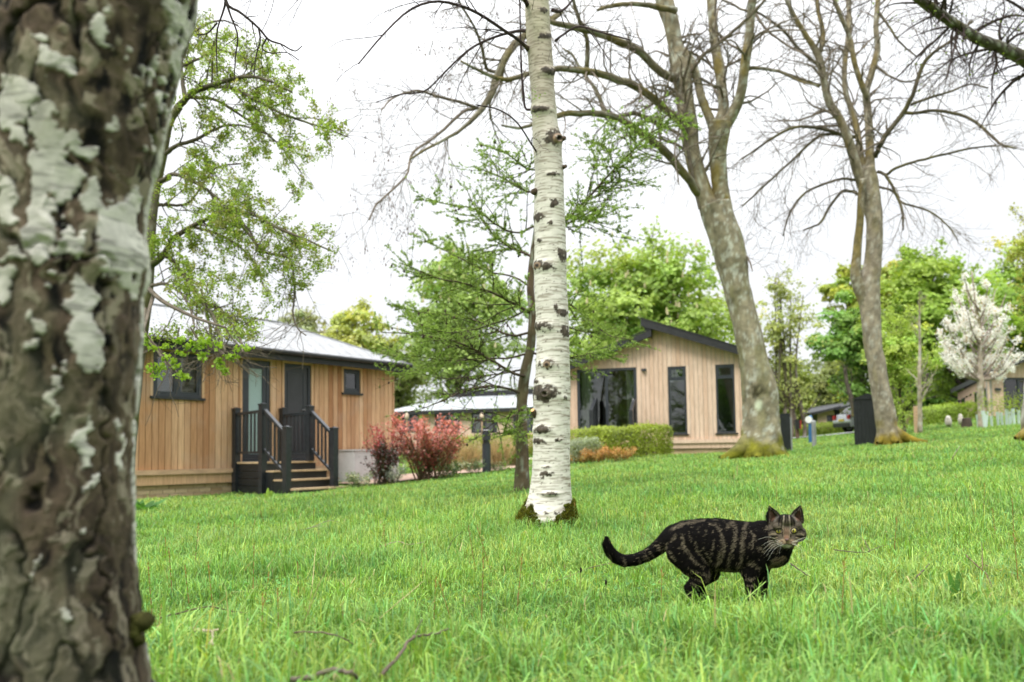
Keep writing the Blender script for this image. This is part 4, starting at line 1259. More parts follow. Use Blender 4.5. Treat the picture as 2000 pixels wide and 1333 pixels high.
# ------------------------------------------------------------------ large bare ash (keys hanging), forked
def ash():
    d = 13.0
    b = at(1482, 885, d)
    t = tag(empty('ash_tree', (0, 0, 0)), 'big leaning bare tree with forked lichen-grey trunk and mossy flared foot', 'tree')
    pts = [(1486, 905, 52), (1485, 885, 46), (1486, 862, 39), (1487, 830, 36), (1486, 790, 34.5), (1484, 762, 34), (1472, 700, 27), (1462, 655, 26.5), (1448, 600, 24.5), (1437, 556, 26), (1430, 515, 31), (1420, 474, 32), (1405, 432, 31), (1396, 400, 30)]
    P, r = limbP(pts, d, n=110)
    m = trunk_mesh(P, r, 48, s=1, base=(.225, .20, .135), moss=(.17, .16, .08), lich=(.37, .375, .31))
    def f(V, c):
        px, py = proj(V)
        z = V[:, 2] - b[2]
        k = sst(.42, .02, z + .75 * (fbm(V * 6, 3, 4) - .5))[:, None]
        c = c * (1 - k) + np.array((.14, .14, .012)) * (.3 + 1.2 * fbm(V * 30, 3, 8)[:, None]) * k
        k = np.exp(-(((px - 1478) / 24) ** 2 + ((py - 765) / 22) ** 2) ** 1.5)[:, None] * sst(.35, .6, fbm(V * 14, 3, 6))[:, None]
        c = c * (1 - k) + np.array((.035, .032, .015)) * k
        k = np.exp(-(((px - 1482) / 8) ** 2 + ((py - 792) / 11) ** 2) ** 2)[:, None]
        c = c * (1 - k) + np.array((.42, .46, .34)) * k
        return c
    retint(m, f)
    # buttress roots
    for a, L in ((200, .75), (250, .55), (300, .6), (345, .5), (30, .5), (120, .6)):
        ca, sa = math.cos(R_(a)), math.sin(R_(a))
        q = np.array([(b[0] + ca * u * L, b[1] + sa * u * L, b[2] + .34 * (1 - u) ** 2 - .02 - .06 * u) for u in np.linspace(.1, 1, 8)])
        mm = MB().tubes(q[None], np.linspace(.2, .04, 8)[None], 12)
        mm.V[0] += (fbm(mm.V[0] * 12, 3, 3) - .5)[:, None] * .05
        m.add(mm.V[0], mm.Q[0], None, f(mm.V[0], barkcol(mm.V[0], (.2, .18, .1))))
    m.build('trunk', M_bark, t, smooth=True)
    stems = {
        'L': ([(1392, 415, 22), (1372, 370, 17), (1352, 300, 15.5), (1345, 240, 18), (1336, 180, 17.5), (1330, 135, 22), (1320, 90, 15.5), (1311, 45, 16), (1297, 0, 18), (1285, -60, 15), (1280, -140, 10)], 0.3),
        'R': ([(1412, 415, 20), (1406, 360, 15.5), (1402, 300, 16.5), (1404, 265, 20), (1408, 238, 20)], -.2),
        'R1': ([(1402, 250, 12), (1413, 210, 11), (1407, 150, 10), (1395, 75, 9.5), (1389, 0, 9), (1380, -90, 7)], .5),
        'R2': ([(1414, 250, 13), (1431, 222, 11.5), (1446, 186, 10), (1454, 135, 9.5), (1463, 75, 9), (1467, 24, 8.5), (1472, -20, 8), (1480, -120, 5)], -.6),
        'M': ([(1396, 262, 9), (1388, 235, 9), (1371, 195, 8.5), (1362, 156, 8.5), (1350, 120, 9), (1336, 98, 7)], .1)}
    for k, (q, dd) in stems.items():
        p, r = limbP(q, d, dd, n=60)
        trunk_mesh(p, r, 24, s=11, base=(.22, .19, .125), moss=(.2, .15, .03), lich=(.36, .37, .3)).build('stem', M_bark, t, smooth=True)
    Ls = [([(1318, 150, 12), (1299, 147, 9), (1260, 111, 8.5), (1230, 90, 8.5), (1185, 72, 8), (1140, 57, 7), (1095, 48, 6), (1065, 36, 5), (1040, 20, 3), (1010, -10, 2)], -1.5),
          ([(1345, 245, 11), (1320, 231, 9), (1275, 192, 8.5), (1242, 168, 8.5), (1206, 156, 8), (1155, 140, 7), (1095, 134, 6), (1030, 146, 5), (985, 156, 4.5), (940, 140, 3), (900, 120, 2)], -2.2),
          ([(1368, 385, 10), (1344, 348, 9), (1305, 300, 9), (1275, 276, 8), (1236, 249, 7.5), (1200, 228, 7), (1155, 222, 6.5), (1110, 222, 6), (1070, 232, 5), (1020, 250, 3), (980, 245, 2)], -1.6),
          ([(1205, 230, 5), (1240, 222, 5), (1275, 238, 4.6), (1305, 250, 4), (1335, 268, 4)], .6),
          ([(1320, 20, 8), (1290, 15, 6), (1260, 9, 5.5), (1218, 9, 5), (1185, 14, 4), (1168, 20, 3)], -1.0),
          ([(1095, 25, 6), (1060, 50, 7), (1024, 70, 8), (994, 101, 8), (973, 145, 8.5), (957, 189, 7.5), (933, 223, 5.5), (905, 250, 3.5), (870, 272, 3), (835, 290, 2.5), (800, 312, 2)], -1.8),
          ([(928, 212, 4), (905, 218, 4), (870, 250, 3.5), (840, 275, 3), (805, 300, 2.8), (795, 340, 2.4), (770, 368, 2.4), (735, 400, 2), (722, 430, 1.2)], -2.0),
          ([(940, 215, 4), (900, 200, 3.3), (860, 190, 3), (815, 178, 2.5), (770, 190, 2), (745, 215, 1.5)], -2.4),
          ([(975, 140, 4), (952, 135, 4), (940, 90, 3.2), (925, 50, 2.8), (900, 10, 2.5), (890, -20, 2)], -2.),
          ([(1146, 135, 6), (1147, 80, 5), (1135, 50, 4.5), (1125, 20, 4), (1115, -20, 3.5)], -.6),
          ([(1180, 225, 6), (1175, 200, 5), (1160, 170, 4), (1140, 145, 3.5), (1120, 110, 3), (1100, 95, 2.5)], .4),
          ([(1455, 135, 6), (1475, 133, 4), (1502, 136, 3.5), (1530, 143, 3), (1565, 160, 2), (1600, 168, 1.4)], -.8),
          ([(1352, 140, 5), (1372, 110, 4), (1410, 80, 4), (1450, 45, 3.5), (1490, 5, 3), (1520, -40, 2)], -1.4),
          ([(1368, 408, 5), (1352, 340, 4), (1338, 260, 4), (1336, 230, 3.4), (1346, 190, 3), (1352, 168, 2.6)], -.5),
          ([(1440, 515, 4), (1455, 500, 2.5), (1464, 510, 2), (1470, 530, 1.2)], -.3),
          ([(1470, 20, 4), (1500, 60, 2.6), (1540, 90, 2.2), (1580, 110, 1.5)], -.7),
          ([(1340, 210, 4), (1325, 260, 2.2), (1318, 300, 2), (1326, 360, 1.4)], -.8)]
    paths = [(p_, r_ * .88) for p_, r_ in (limbP(q, d, dd, n=24, jit=.10) for q, dd in Ls)]
    for p, r in paths:
        if r[0] > 5 / ppm(d):
            mm = trunk_mesh(p, r, 14, s=21, base=(.15, .13, .085), moss=(.15, .12, .025), lich=(.3, .3, .24)); mm.build('limb', M_bark, t, smooth=True)
    thin = [(p, r) for p, r in paths if r[0] <= 5 / ppm(d)]
    P, r = bundle(thin)
    tw = MB(); tc = np.array((.17, .14, .11))
    tw.tubes(P, r, 6, col=tc)
    P, r = bundle(paths + [limbP(stems[k][0], d, stems[k][1], 24) for k in ('R1', 'R2', 'L')])
    P1, r1 = spawn(P, r, 330, .12, 1, (.5, 1.3), (.5, 1.6), up=-.02, wander=.22, rf=.3, n=7, rmin=.0045, lentaper=.3)
    P2, r2 = spawn(P1, r1, 1700, .15, 1, (.4, 1.2), (.25, .85), up=-.06, wander=.25, rf=.6, n=6, rmin=.0028)
    P3, r3 = spawn(P2, r2, 3600, .2, 1, (.4, 1.1), (.12, .4), up=-.03, wander=.25, rf=.7, n=4, rmin=.0022)
    tw.tubes(P1, r1, 5, col=tc * 1.1); tw.tubes(P2, r2, 4, col=tc); tw.tubes(P3, r3, 3, col=tc * .9)
    tw.build('twigs', M_bark, t, kind='stuff')
    # hanging keys (dry brown clusters), mostly on the left-hand limbs
    km = MB()
    Pl = P2[P2[:, 0, 0] < .4]
    E = Pl[rng.choice(len(Pl), min(170, len(Pl)), replace=False), -1]
    for e in E:
        k = rng.integers(5, 12)
        q = e + rng.normal(size=(k, 3)) * (.03, .03, .05) + (0, 0, -.07)
        V = []
        for c in q:
            w = rng.uniform(.006, .01); h = rng.uniform(.035, .06); a = rng.uniform(0, 3.14); u = np.array([math.cos(a), math.sin(a), 0]) * w
            V += [c + (0, 0, h / 2), c + u, c - (0, 0, h / 2), c - u]
        km.add(V, np.arange(4 * k).reshape(-1, 4), None, np.array((.11, .07, .045)) * rng.uniform(.6, 1.3))
    km.build('seed_keys', M_leaf_dry, t, kind='stuff')
ash()

# ------------------------------------------------------------------ slender multi-stem bare tree
def bare_tree():
    d = 16.0
    t = tag(empty('sycamore_tree', (0, 0, 0)), 'slender bare grey tree splitting into several upright stems, ochre moss at foot', 'tree')
    b = at(1735, 862, d)
    P, r = limbP([(1737, 880, 30), (1736, 862, 25), (1734, 840, 20), (1727, 800, 18.5), (1720, 762, 17.5), (1712, 710, 17), (1706, 680, 17), (1702, 640, 17.5), (1699, 597, 18.5), (1697, 556, 20), (1705, 515, 16), (1708, 474, 15.5), (1708, 432, 15.5), (1702, 391, 17.5), (1698, 360, 18), (1690, 330, 19)], d, n=110)
    m = trunk_mesh(P, r, 36, s=31, base=(.25, .215, .16), moss=(.19, .165, .09), lich=(.36, .34, .28))
    def f(V, c):
        z = V[:, 2] - b[2] + (V[:, 0] - b[0]) * -.5
        k = sst(.50, .0, z + .7 * (fbm(V * 6, 3, 4) - .5))[:, None]
        return c * (1 - k) + np.array((.17, .13, .015)) * (.5 + fbm(V * 30, 3, 8)[:, None]) * k
    retint(m, f)
    for a, L in ((330, .7), (270, .4), (210, .35), (20, .6)):
        ca, sa = math.cos(R_(a)), math.sin(R_(a))
        q = np.array([(b[0] + ca * u * L, b[1] + sa * u * L, b[2] + .3 * (1 - u) ** 2 - .03) for u in np.linspace(.1, 1, 8)])
        mm = MB().tubes(q[None], np.linspace(.14, .03, 8)[None], 10); m.add(mm.V[0], mm.Q[0], None, f(mm.V[0], barkcol(mm.V[0], (.2, .17, .1))))
    m.build('trunk', M_bark, t, smooth=True)
    S = [([(1697, 350, 13), (1699, 300, 8.5), (1698, 260, 8), (1695, 216, 7.5), (1692, 180, 7), (1702, 144, 6.5), (1714, 95, 6), (1711, 54, 5.5), (1715, 0, 5), (1720, -60, 4)], .3),
         ([(1694, 190, 6), (1684, 168, 5.5), (1670, 126, 5), (1659, 72, 4.5), (1644, 36, 4), (1630, 0, 3.5), (1615, -50, 3)], -.5),
         ([(1688, 370, 11), (1676, 338, 9.5), (1662, 288, 9), (1641, 234, 8), (1619, 198, 7.5), (1608, 151, 7), (1598, 108, 6.5), (1576, 72, 5), (1554, 36, 4), (1536, 0, 3.5), (1515, -40, 3)], -.8),
         ([(1600, 105, 4.5), (1607, 80, 5), (1606, 54, 4.5), (1598, 20, 4), (1592, -20, 3)], .2),
         ([(1688, 350, 9), (1682, 310, 7), (1678, 280, 6.5), (1670, 234, 6), (1652, 180, 5.5), (1650, 126, 5.5), (1658, 60, 5), (1657, 0, 5), (1650, -60, 4)], .8),
         ([(1694, 600, 13), (1678, 560, 12), (1672, 530, 10), (1675, 480, 7.5), (1680, 430, 7), (1682, 385, 6.5), (1686, 350, 6)], -.25)]
    for q, dd in S:
        p, r = limbP(q, d, dd, n=50)
        trunk_mesh(p, r, 18, s=35, base=(.21, .18, .125), moss=(.2, .15, .04), lich=(.34, .33, .27)).build('stem', M_bark, t, smooth=True)
    Ls = [([(1709, 308, 6), (1716, 290, 5), (1734, 259, 5), (1767, 216, 4.6), (1785, 180, 4), (1803, 126, 3.6), (1828, 100, 3), (1868, 72, 2.4), (1900, 40, 2)], -1.2),
          ([(1767, 220, 3.6), (1790, 221, 3.4), (1825, 216, 3.2), (1882, 227, 3), (1918, 248, 2.6), (1954, 281, 2.2), (1985, 290, 1.5)], -1.6),
          ([(1780, 205, 3), (1820, 190, 2.5), (1860, 178, 2), (1895, 165, 1.6), (1930, 172, 1.4)], -1),
          ([(1713, 335, 3.5), (1731, 344, 3), (1749, 378, 2.8), (1763, 414, 2.5), (1764, 450, 1.8)], -.5),
          ([(1731, 342, 3), (1756, 326, 2.8), (1810, 310, 2.6), (1864, 297, 2.2), (1910, 288, 1.8), (1954, 285, 1.4)], -1.0),
          ([(1716, 365, 2.6), (1745, 375, 2.2), (1763, 396, 2), (1815, 413, 1.8), (1850, 440, 1.4), (1872, 470, 1)], -.6),
          ([(1670, 268, 4), (1640, 262, 3.4), (1608, 252, 3.2), (1558, 248, 3), (1515, 266, 2.6), (1480, 290, 2), (1450, 310, 1.6)], -1.0),
          ([(1648, 264, 3), (1620, 262, 2.8), (1594, 270, 2.6), (1551, 310, 2.4), (1504, 353, 2), (1470, 385, 1.7), (1450, 403, 1.3)], -.6),
          ([(1676, 353, 3), (1652, 350, 2.8), (1630, 353, 2.6), (1576, 375, 2.3), (1544, 414, 2), (1529, 461, 1.3)], -.7),
          ([(1682, 382, 3.4), (1662, 374, 3), (1644, 375, 2.8), (1619, 407, 2.5), (1601, 436, 2.2), (1569, 450, 1.5)], -.3),
          ([(1602, 168, 3.6), (1580, 160, 3), (1565, 155, 3), (1522, 140, 2.6), (1490, 133, 2)], .3),
          ([(1601, 130, 3.6), (1560, 95, 3), (1530, 60, 2.6), (1490, 30, 2.2), (1460, 15, 1.8)], -.5),
          ([(1717, 25, 3), (1735, 50, 2.2), (1760, 85, 2), (1790, 110, 1.5)], -.4),
          ([(1712, 130, 3), (1740, 150, 2.2), (1775, 160, 1.8), (1820, 140, 1.5)], -.8)]
    paths = [limbP(q, d, dd, n=24, jit=.12) for q, dd in Ls]
    P, r = bundle(paths)
    for k in range(len(paths)):
        mm = MB().tubes(P[k:k + 1], r[k:k + 1], 8); mm.C[0] = barkcol(mm.V[0], (.10, .085, .06), (.12, .11, .03)); mm.build('limb', M_bark, t, smooth=True)
    tw = MB(); tc = np.array((.16, .13, .10))
    PS, rS = bundle([limbP(q, d, dd, 24) for q, dd in S[:5]])
    P = np.concatenate([P, PS]); r = np.concatenate([r, rS])
    P1, r1 = spawn(P, r, 330, .12, 1, (.4, 1.2), (.5, 1.6), up=-.03, wander=.2, rf=.35, n=7, rmin=.005, lentaper=.3)
    P2, r2 = spawn(P1, r1, 1600, .15, 1, (.4, 1.1), (.25, .9), up=-.05, wander=.22, rf=.6, n=6, rmin=.0032)
    P3, r3 = spawn(P2, r2, 3000, .2, 1, (.4, 1.1), (.15, .45), up=-.03, wander=.25, rf=.7, n=4, rmin=.0026)
    tw.tubes(P1, r1, 5, col=tc * 1.1); tw.tubes(P2, r2, 4, col=tc); tw.tubes(P3, r3, 3, col=tc)
    tw.build('twigs', M_bark, t, kind='stuff')
bare_tree()

def edge_tree():
    """birch whose trunk stands just outside the right edge, its limb reaching over the corner"""
    d = 12.0
    t = tag(empty('birch_tree', (0, 0, 0)), 'dark limb with small fresh leaves reaching down across the top right corner', 'tree')
    g = at(2030, 862, d)
    P, r = limbP([(2040, 880, 46), (2036, 850, 36), (2040, 700, 30), (2044, 500, 27), (2046, 300, 25), (2046, 150, 24), (2050, -100, 20)], d, n=90)
    m = trunk_mesh(P, r, 28, s=41, base=(.3, .28, .24), moss=(.12, .11, .03), lich=(.5, .5, .45))
    def f(V, c):
        k = sst(.4, .0, V[:, 2] - g[2])[:, None]; return c * (1 - k) + np.array((.17, .13, .015)) * k
    retint(m, f)
    q = np.array([at(2035 - u * 52, 852 + 4 * u, d - .1 * u) + (0, 0, .12 * (1 - u)) for u in np.linspace(.1, 1, 8)])
    mm = MB().tubes(q[None], np.linspace(.16, .03, 8)[None], 10); m.add(mm.V[0], mm.Q[0], None, f(mm.V[0], barkcol(mm.V[0], (.2, .17, .1))))
    m.build('trunk', M_bark, t, smooth=True)
    p, r = limbP([(2046, 160, 17), (2010, 122, 13), (1960, 95, 11), (1920, 80, 10), (1880, 58, 9.5), (1840, 30, 9), (1800, 2, 8), (1760, -30, 6), (1700, -80, 4)], d, -2.0, n=60)
    mm = trunk_mesh(p, r, 18, s=44, base=(.10, .085, .07), moss=(.10, .10, .03), lich=(.4, .4, .36)); mm.build('limb', M_bark, t, smooth=True)
    pp, rr = limbP([(2046, 160, 17), (2010, 122, 13), (1960, 95, 11), (1920, 80, 10), (1880, 58, 9.5), (1840, 30, 9), (1800, 2, 8), (1760, -30, 6), (1700, -80, 4)], d, -2.0, n=24)
    extra = [limbP(q_, d, dd, 24) for q_, dd in [([(1845, 30, 4), (1846, 5, 3), (1842, -30, 2.5)], -1.8), ([(1900, 66, 4), (1935, 45, 3), (1980, 30, 2), (2020, 38, 1.5)], -1), ([(1960, 93, 3), (1985, 70, 2.5), (2020, 60, 2)], -.5),
             ([(1870, 70, 3), (1860, 110, 2), (1850, 150, 1.5)], -1.5), ([(2046, 60, 5), (2000, 20, 3), (1950, -10, 2)], -1)]]
    P, r = bundle([(pp, rr)] + extra)
    P1, r1 = spawn(P, r, 120, .05, 1, (.5, 1.4), (.4, 1.3), up=-.10, wander=.15, rf=.3, n=8, rmin=.005, lentaper=.2)
    P2, r2 = spawn(P1, r1, 800, .1, 1, (.3, 1.0), (.2, .8), up=-.12, wander=.15, rf=.6, n=6, rmin=.003)
    tw = MB(); tc = np.array((.05, .035, .03)); tw.tubes(P[1:], r[1:], 6, col=tc); tw.tubes(P1, r1, 5, col=tc); tw.tubes(P2, r2, 3, col=tc)
    tw.build('twigs', M_bark, t, kind='stuff')
    L, _ = along(P2, 260); lm = MB(); lm.leaves(L, np.full(len(L), .035), np.array([(.24, .36, .04)]) * rng.uniform(.6, 1.2, (len(L), 1)), rng, asp=.8)
    lm.build('leaves', M_leaf, t, kind='stuff')
edge_tree()

# ------------------------------------------------------------------ central silver birch
def birch():
    d = 5.0
    t = tag(empty('birch_tree', (0, 0, 0)), 'straight white-barked birch in the middle of the lawn with green moss on its foot', 'tree')
    E = [(-420, 985, 1020), (-200, 1005, 1044), (-60, 1018, 1060), (0, 1024, 1072), (67, 1028, 1077), (143, 1032.5, 1083), (236, 1039, 1090), (290, 1043, 1097), (338, 1046, 1101), (400, 1044.5, 1101), (455, 1045, 1104), (560, 1044, 1107),
         (665, 1046, 1112), (770, 1045, 1114), (875, 1042, 1113.5), (928, 1039, 1115), (965, 1033, 1117), (985, 1027, 1119), (1000, 1019, 1122), (1015, 1012, 1126), (1035, 1006, 1130), (1060, 1002, 1134)]
    E = np.array(E, float)
    n, sides = 620, 132
    ys = np.linspace(-420, 1055, n)
    ys = np.concatenate([np.linspace(-420, -10, 60), np.linspace(-8, 1055, n - 60)])
    l = np.interp(ys, E[:, 0], E[:, 1]); r_ = np.interp(ys, E[:, 0], E[:, 2])
    P = np.array([at((a + b) / 2, y, d) for a, b, y in zip(l, r_, ys)])[::-1]
    Rr = ((r_ - l) / 2 / ppm(d))[::-1]
    a = np.arange(sides) / sides * 2 * np.pi
    Dv = np.stack([np.cos(a), np.sin(a), 0 * a], 1)
    V = (P[:, None] + Rr[:, None, None] * Dv[None]).reshape(-1, 3)
    D = np.tile(Dv, (n, 1))
    und = fbm(V * (6, 6, 2.5), 3, 50) - .5
    V = V + D * und[:, None] * .022
    px, py = proj(V)
    front = D[:, 1] < .15
    knots = [(1082, 270, 17, 13, 1), (1055, 214, 17, 6, .7), (1066, 70, 12, 5, .5), (1071, 140, 14, 7, .9), (1082, 396, 8, 7, .6), (1050, 425, 12, 8, .8), (1075, 435, 4, 4, 0), (1055, 470, 4, 4, 0), (1060, 519, 18, 9, .9), (1097, 500, 9, 12, .9),
             (1097, 612, 9, 8, .6), (1062, 638, 17, 8, .9), (1106, 648, 8, 10, .8), (1070, 712, 14, 8, .9), (1064, 768, 23, 16, 1), (1102, 778, 5, 4, 0), (1060, 840, 14, 7, .9), (1052, 862, 10, 5, .8), (1067, 914, 7, 3, 0), (1071, 925, 11, 5, 0),
             (1058, 933, 5, 6, 0), (1085, 600, 4, 6, 0), (1045, 745, 8, 5, .3), (1093, 860, 5, 3, 0), (1075, 965, 13, 3, 0), (1088, 1002, 5, 3, 0), (1068, 1003, 4, 2, 0), (1080, 340, 12, 3, .4), (1062, 20, 8, 4, .3)]
    dark = np.zeros(len(V)); bumpv = np.zeros(len(V))
    wob = (fbm(V * 45, 3, 61) - .5) * 2; wob2 = (fbm(V * 90, 3, 66) - .5) * 2
    for kx, ky, rx, ry, tail in knots:
        rx, ry = rx * 1.25, ry * 1.25
        dx, dy = px - kx + wob * 5, py - ky + wob2 * 4
        e = np.exp(-((dx / rx) ** 2 + (dy / ry) ** 2) ** 1.3) * (.75 + wob * .9)
        dark = np.maximum(dark, e * front)
        bumpv += np.exp(-(((px - kx) / rx) ** 2 + ((py - ky) / ry) ** 2)) * front * (.006 + .012 * (rx > 15)) 
        if tail:
            s = np.abs(px - kx); arm = np.exp(-((py - ky - .6 * s + ry * .7 + wob2 * 3) / (2.8 + ry * .25)) ** 2) * sst(rx * 2.1, rx * .4, s) * (.6 + wob * .9)
            dark = np.maximum(dark, arm * front * tail)
        if tail >= 1:   # a healed branch scar: raised ring, sunken eye
            ex, ey = kx - (-2 if ky > 500 else -6), ky + 2
            q = np.hypot((px - ex) / 5, (py - ey) / 5); bumpv += front * (np.exp(-((q - 1.1) / .5) ** 2) * .012 - np.exp(-(q / .7) ** 2) * .015)
    for i in range(16):        # the same on the sides one cannot see from the front
        az, zz = rng.uniform(0, np.pi), rng.uniform(.4, 5); dx = (np.arctan2(D[:, 1], D[:, 0]) - az) * .11; dz = V[:, 2] - zz
        dark = np.maximum(dark, np.exp(-((dx / .05) ** 2 + (dz / .03) ** 2) ** 1.2) * (.7 + wob) * ~front)
    V = V + D * bumpv[:, None]
    # horizontal lenticel bands as relief
    band = fbm(V * (10, 10, 150), 3, 70)
    V = V + D * ((band - .5) * .0028)[:, None]
    # colour: chalk white low down, greyer and beige higher up, fine dark horizontal flecks
    hi = sst(450, 60, py)[:, None]
    c = np.array((.62, .60, .53)) * (1 - hi) + np.array((.42, .37, .29)) * hi
    ed = fbm(V * (4, 4, 8), 3, 77)[:, None]
    c = c * (.84 + .28 * ed)
    fl = sst(.50, .66, fbm(V * (14, 14, 260), 3, 72)) * .62
    fl = np.maximum(fl, sst(.57, .66, fbm(V * (16, 16, 120), 3, 74)) * .5 * hi[:, 0])
    right = sst(.2, 1, D[:, 0]) * .35
    fl = np.clip(fl + right * sst(.45, .6, fbm(V * (16, 16, 160), 2, 79)), 0, .85)
    c = c * (1 - fl[:, None]) + np.array((.16, .13, .085)) * fl[:, None]
    spots = sst(.76, .80, fbm(V * (40, 40, 150), 2, 81))[:, None] * .7
    c = c * (1 - spots) + np.array((.06, .045, .03)) * spots
    grn = sst(.5, .75, fbm(V * (5, 5, 3), 3, 83))[:, None] * .22
    c = c * (1 - grn) + np.array((.36, .40, .22)) * grn
    k = sst(.24, .46, dark)[:, None]
    c = c * (1 - k) + (np.array((.045, .036, .026)) * (.5 + 1.6 * np.clip(wob2 + .5, 0, 1)[:, None])) * k
    # hollow eye of the big scar
    for ex, ey, rr in ((1087, 271, 6), (1052, 519, 4), (1069, 713, 4)):
        q = np.hypot((px - ex) / rr, (py - ey) / rr); k = (np.exp(-(q / .8) ** 4) * front)[:, None]; c = c * (1 - k) + np.array((.02, .014, .01)) * k
        k = (np.exp(-((q - 1.25) / .3) ** 2) * front)[:, None] * .8; c = c * (1 - k) + np.array((.32, .22, .14)) * k
    # bare brown bark at the foot's edges
    k = (sst(975, 1000, py) * sst(1040, 1022, px - (py - 1000) * -.3) * front)[:, None] * .7
    c = c * (1 - k) + np.array((.22, .16, .11)) * (.5 + ed) * k
    base = np.arange(n - 1)[:, None] * sides + np.arange(sides)[None]; nx = np.arange(n - 1)[:, None] * sides + ((np.arange(sides) + 1) % sides)[None]
    Q = np.stack([base, nx, nx + sides, base + sides], -1).reshape(-1, 4)
    MB().add(V, Q, None, c).build('trunk', M_birch, t, smooth=True)
    # moss cushions on the foot: tufts standing off the bark
    mo = MB(); cand = np.where(py > 950)[0]; fr = rng.choice(cand, 90000)
    pxx, pyy, zz = px[fr], py[fr], V[fr, 2]
    nn = (fbm(V[fr] * 28, 4, 90) - .5) * 40
    left = (pyy > 984 + np.clip(pxx - 1040, -60, 60) * np.where(pxx > 1040, 2.6, -.75) + nn * .6) & (pxx < 1058)
    rightm = (pyy > 1034 - (pxx - 1062) * 1.0 + nn * .6) & (pxx > 1058) & (pyy > 972)
    low = pyy > 1022 + nn * .3
    side = (~front[fr]) & (zz < .20 + nn * .004)
    keep = left | rightm | low | side
    f2 = fr[keep]; K = len(f2)
    Pm = V[f2] + rng.normal(size=(K, 3)) * .003 + D[f2] * rng.uniform(0, .012, K)[:, None]
    cu = MB()
    for q in rng.choice(K, 620):
        rr = rng.uniform(.007, .016); cu.ball(V[f2[q]], (rr, rr, rr * .9), 7, 5, np.array((.06, .075, .010)) * rng.uniform(.5, 1.4))
    cu.V = [v + (fbm(v * 120, 2, 4) - .5)[:, None] * .008 for v in cu.V]
    cu.build('moss_cushion', M_moss, t, smooth=True, kind='stuff')
    Dn = D[f2] + rng.normal(size=(K, 3)) * .6 + (0, 0, .2); Dn /= np.linalg.norm(Dn, axis=1, keepdims=True)
    X = np.cross(Dn, rng.normal(size=(K, 3))); X /= np.linalg.norm(X, axis=1, keepdims=True)
    h = rng.uniform(.006, .018, K)[:, None]
    VV = np.stack([Pm - X * .0016, Pm + X * .0016, Pm + Dn * h], 1).reshape(-1, 3)
    lump = fbm(V[f2] * 40, 3, 95)[:, None]
    cc = np.array((.115, .120, .014)) * rng.uniform(.3, 1.5, (K, 1)) * (.3 + 1.4 * lump)
    mo.add(VV, None, np.arange(K * 3).reshape(-1, 3), np.repeat(np.clip(cc, 0, 1), 3, 0)); mo.build('moss', M_moss, t, kind='stuff')
    # stubs: cut limb at (1040,808) and lumps on the silhouette
    def stub(px_, py_, dx, dy, r, L, cut, name='stub'):
        a_ = at(px_, py_, d - .03); b_ = at(px_ + dx, py_ + dy, d - .08); v = b_ - a_; v /= np.linalg.norm(v)
        pp = np.array([a_ - v * .02, a_ + v * L * .4, a_ + v * L * .8, a_ + v * L]); m = MB(); m.tubes(pp[None], np.array([[r * 1.3, r, r * .95, r * .9]]), 12)
        m.V[0] += (fbm(m.V[0] * 80, 3, 3) - .5)[:, None] * .01; m.C[0] = barkcol(m.V[0] * 3, (.09, .065, .045)); o = m.build(name, M_bark, t, smooth=True)
        if cut:
            c2 = MB(); X = np.cross(v, (0, 0, 1)); X /= np.linalg.norm(X); Y = np.cross(v, X); e = a_ + v * (L + .004)
            aa = np.arange(12) / 12 * 2 * np.pi; VV = [e + (X * math.cos(q) + Y * math.sin(q)) * r * .8 for q in aa]; c2.add(VV, None, [(0, q, q + 1) for q in range(1, 11)], (.55, .33, .16)); c2.build('cut_face', M_bark, o)
    stub(1046, 812, -8, -14, .016, .05, True); stub(1046, 375, -8, 0, .022, .03, False); stub(1098, 272, 10, -4, .014, .03, False); stub(1102, 326, 8, -3, .012, .022, False)
    stub(1032, 95, -10, -8, .012, .05, False); stub(1080, 140, 6, -6, .012, .02, False)
    # thin live shoots, twigs and the drooping outer branches, very fine
    Ls = [([(1033, 100, 4), (1015, 80, 3.2), (985, 60, 3), (940, 30, 2.8), (900, 12, 2.5), (850, 3, 2.2), (800, 20, 2), (750, 66, 1.6), (700, 125, 1.2)], -1.0),
          ([(1034, 60, 4), (1005, 62, 3), (960, 75, 2.5), (915, 98, 2.3), (870, 140, 2), (830, 178, 1.6), (780, 185, 1.3), (735, 200, 1)], .6),
          ([(1040, 215, 3), (1024, 205, 2), (1018, 120, 1.8), (1016, 40, 1.6), (1014, -20, 1.6)], .1),
          ([(1050, 300, 2.4), (1040, 285, 1.8), (1010, 240, 1.6), (975, 215, 1.4), (930, 205, 1.1)], -.4),
          ([(1085, 80, 3), (1100, 68, 2.2), (1130, 52, 2), (1170, 62, 1.6), (1230, 78, 1.2)], -.5),
          ([(1079, 20, 4), (1095, 22, 3), (1112, 8, 2.4), (1130, -20, 2)], .2),
          ([(1034, 20, 5), (1020, -10, 4), (990, -40, 3), (900, -90, 2.4), (700, -60, 2), (560, -30, 1.6), (470, 0, 1.2)], -.8)]
    paths = [limbP(q, d, dd, 24) for q, dd in Ls]
    P, r = bundle(paths); r = np.maximum(r, .0015)
    tc = np.array((.045, .03, .03)); tw = MB(); tw.tubes(P, r, 6, col=tc)
    P1, r1 = spawn(P, r, 60, .2, 1, (.3, 1.0), (.2, .7), up=-.10, wander=.12, rf=.5, n=9, rmin=.0011, lentaper=.2)
    P2, r2 = spawn(P1, r1, 170, .1, 1, (.3, .9), (.08, .35), up=-.12, wander=.14, rf=.7, n=6, rmin=.0008)
    tw.tubes(P1, r1, 4, col=tc); tw.tubes(P2, r2, 3, col=tc); tw.build('twigs', M_bark, t, kind='stuff')
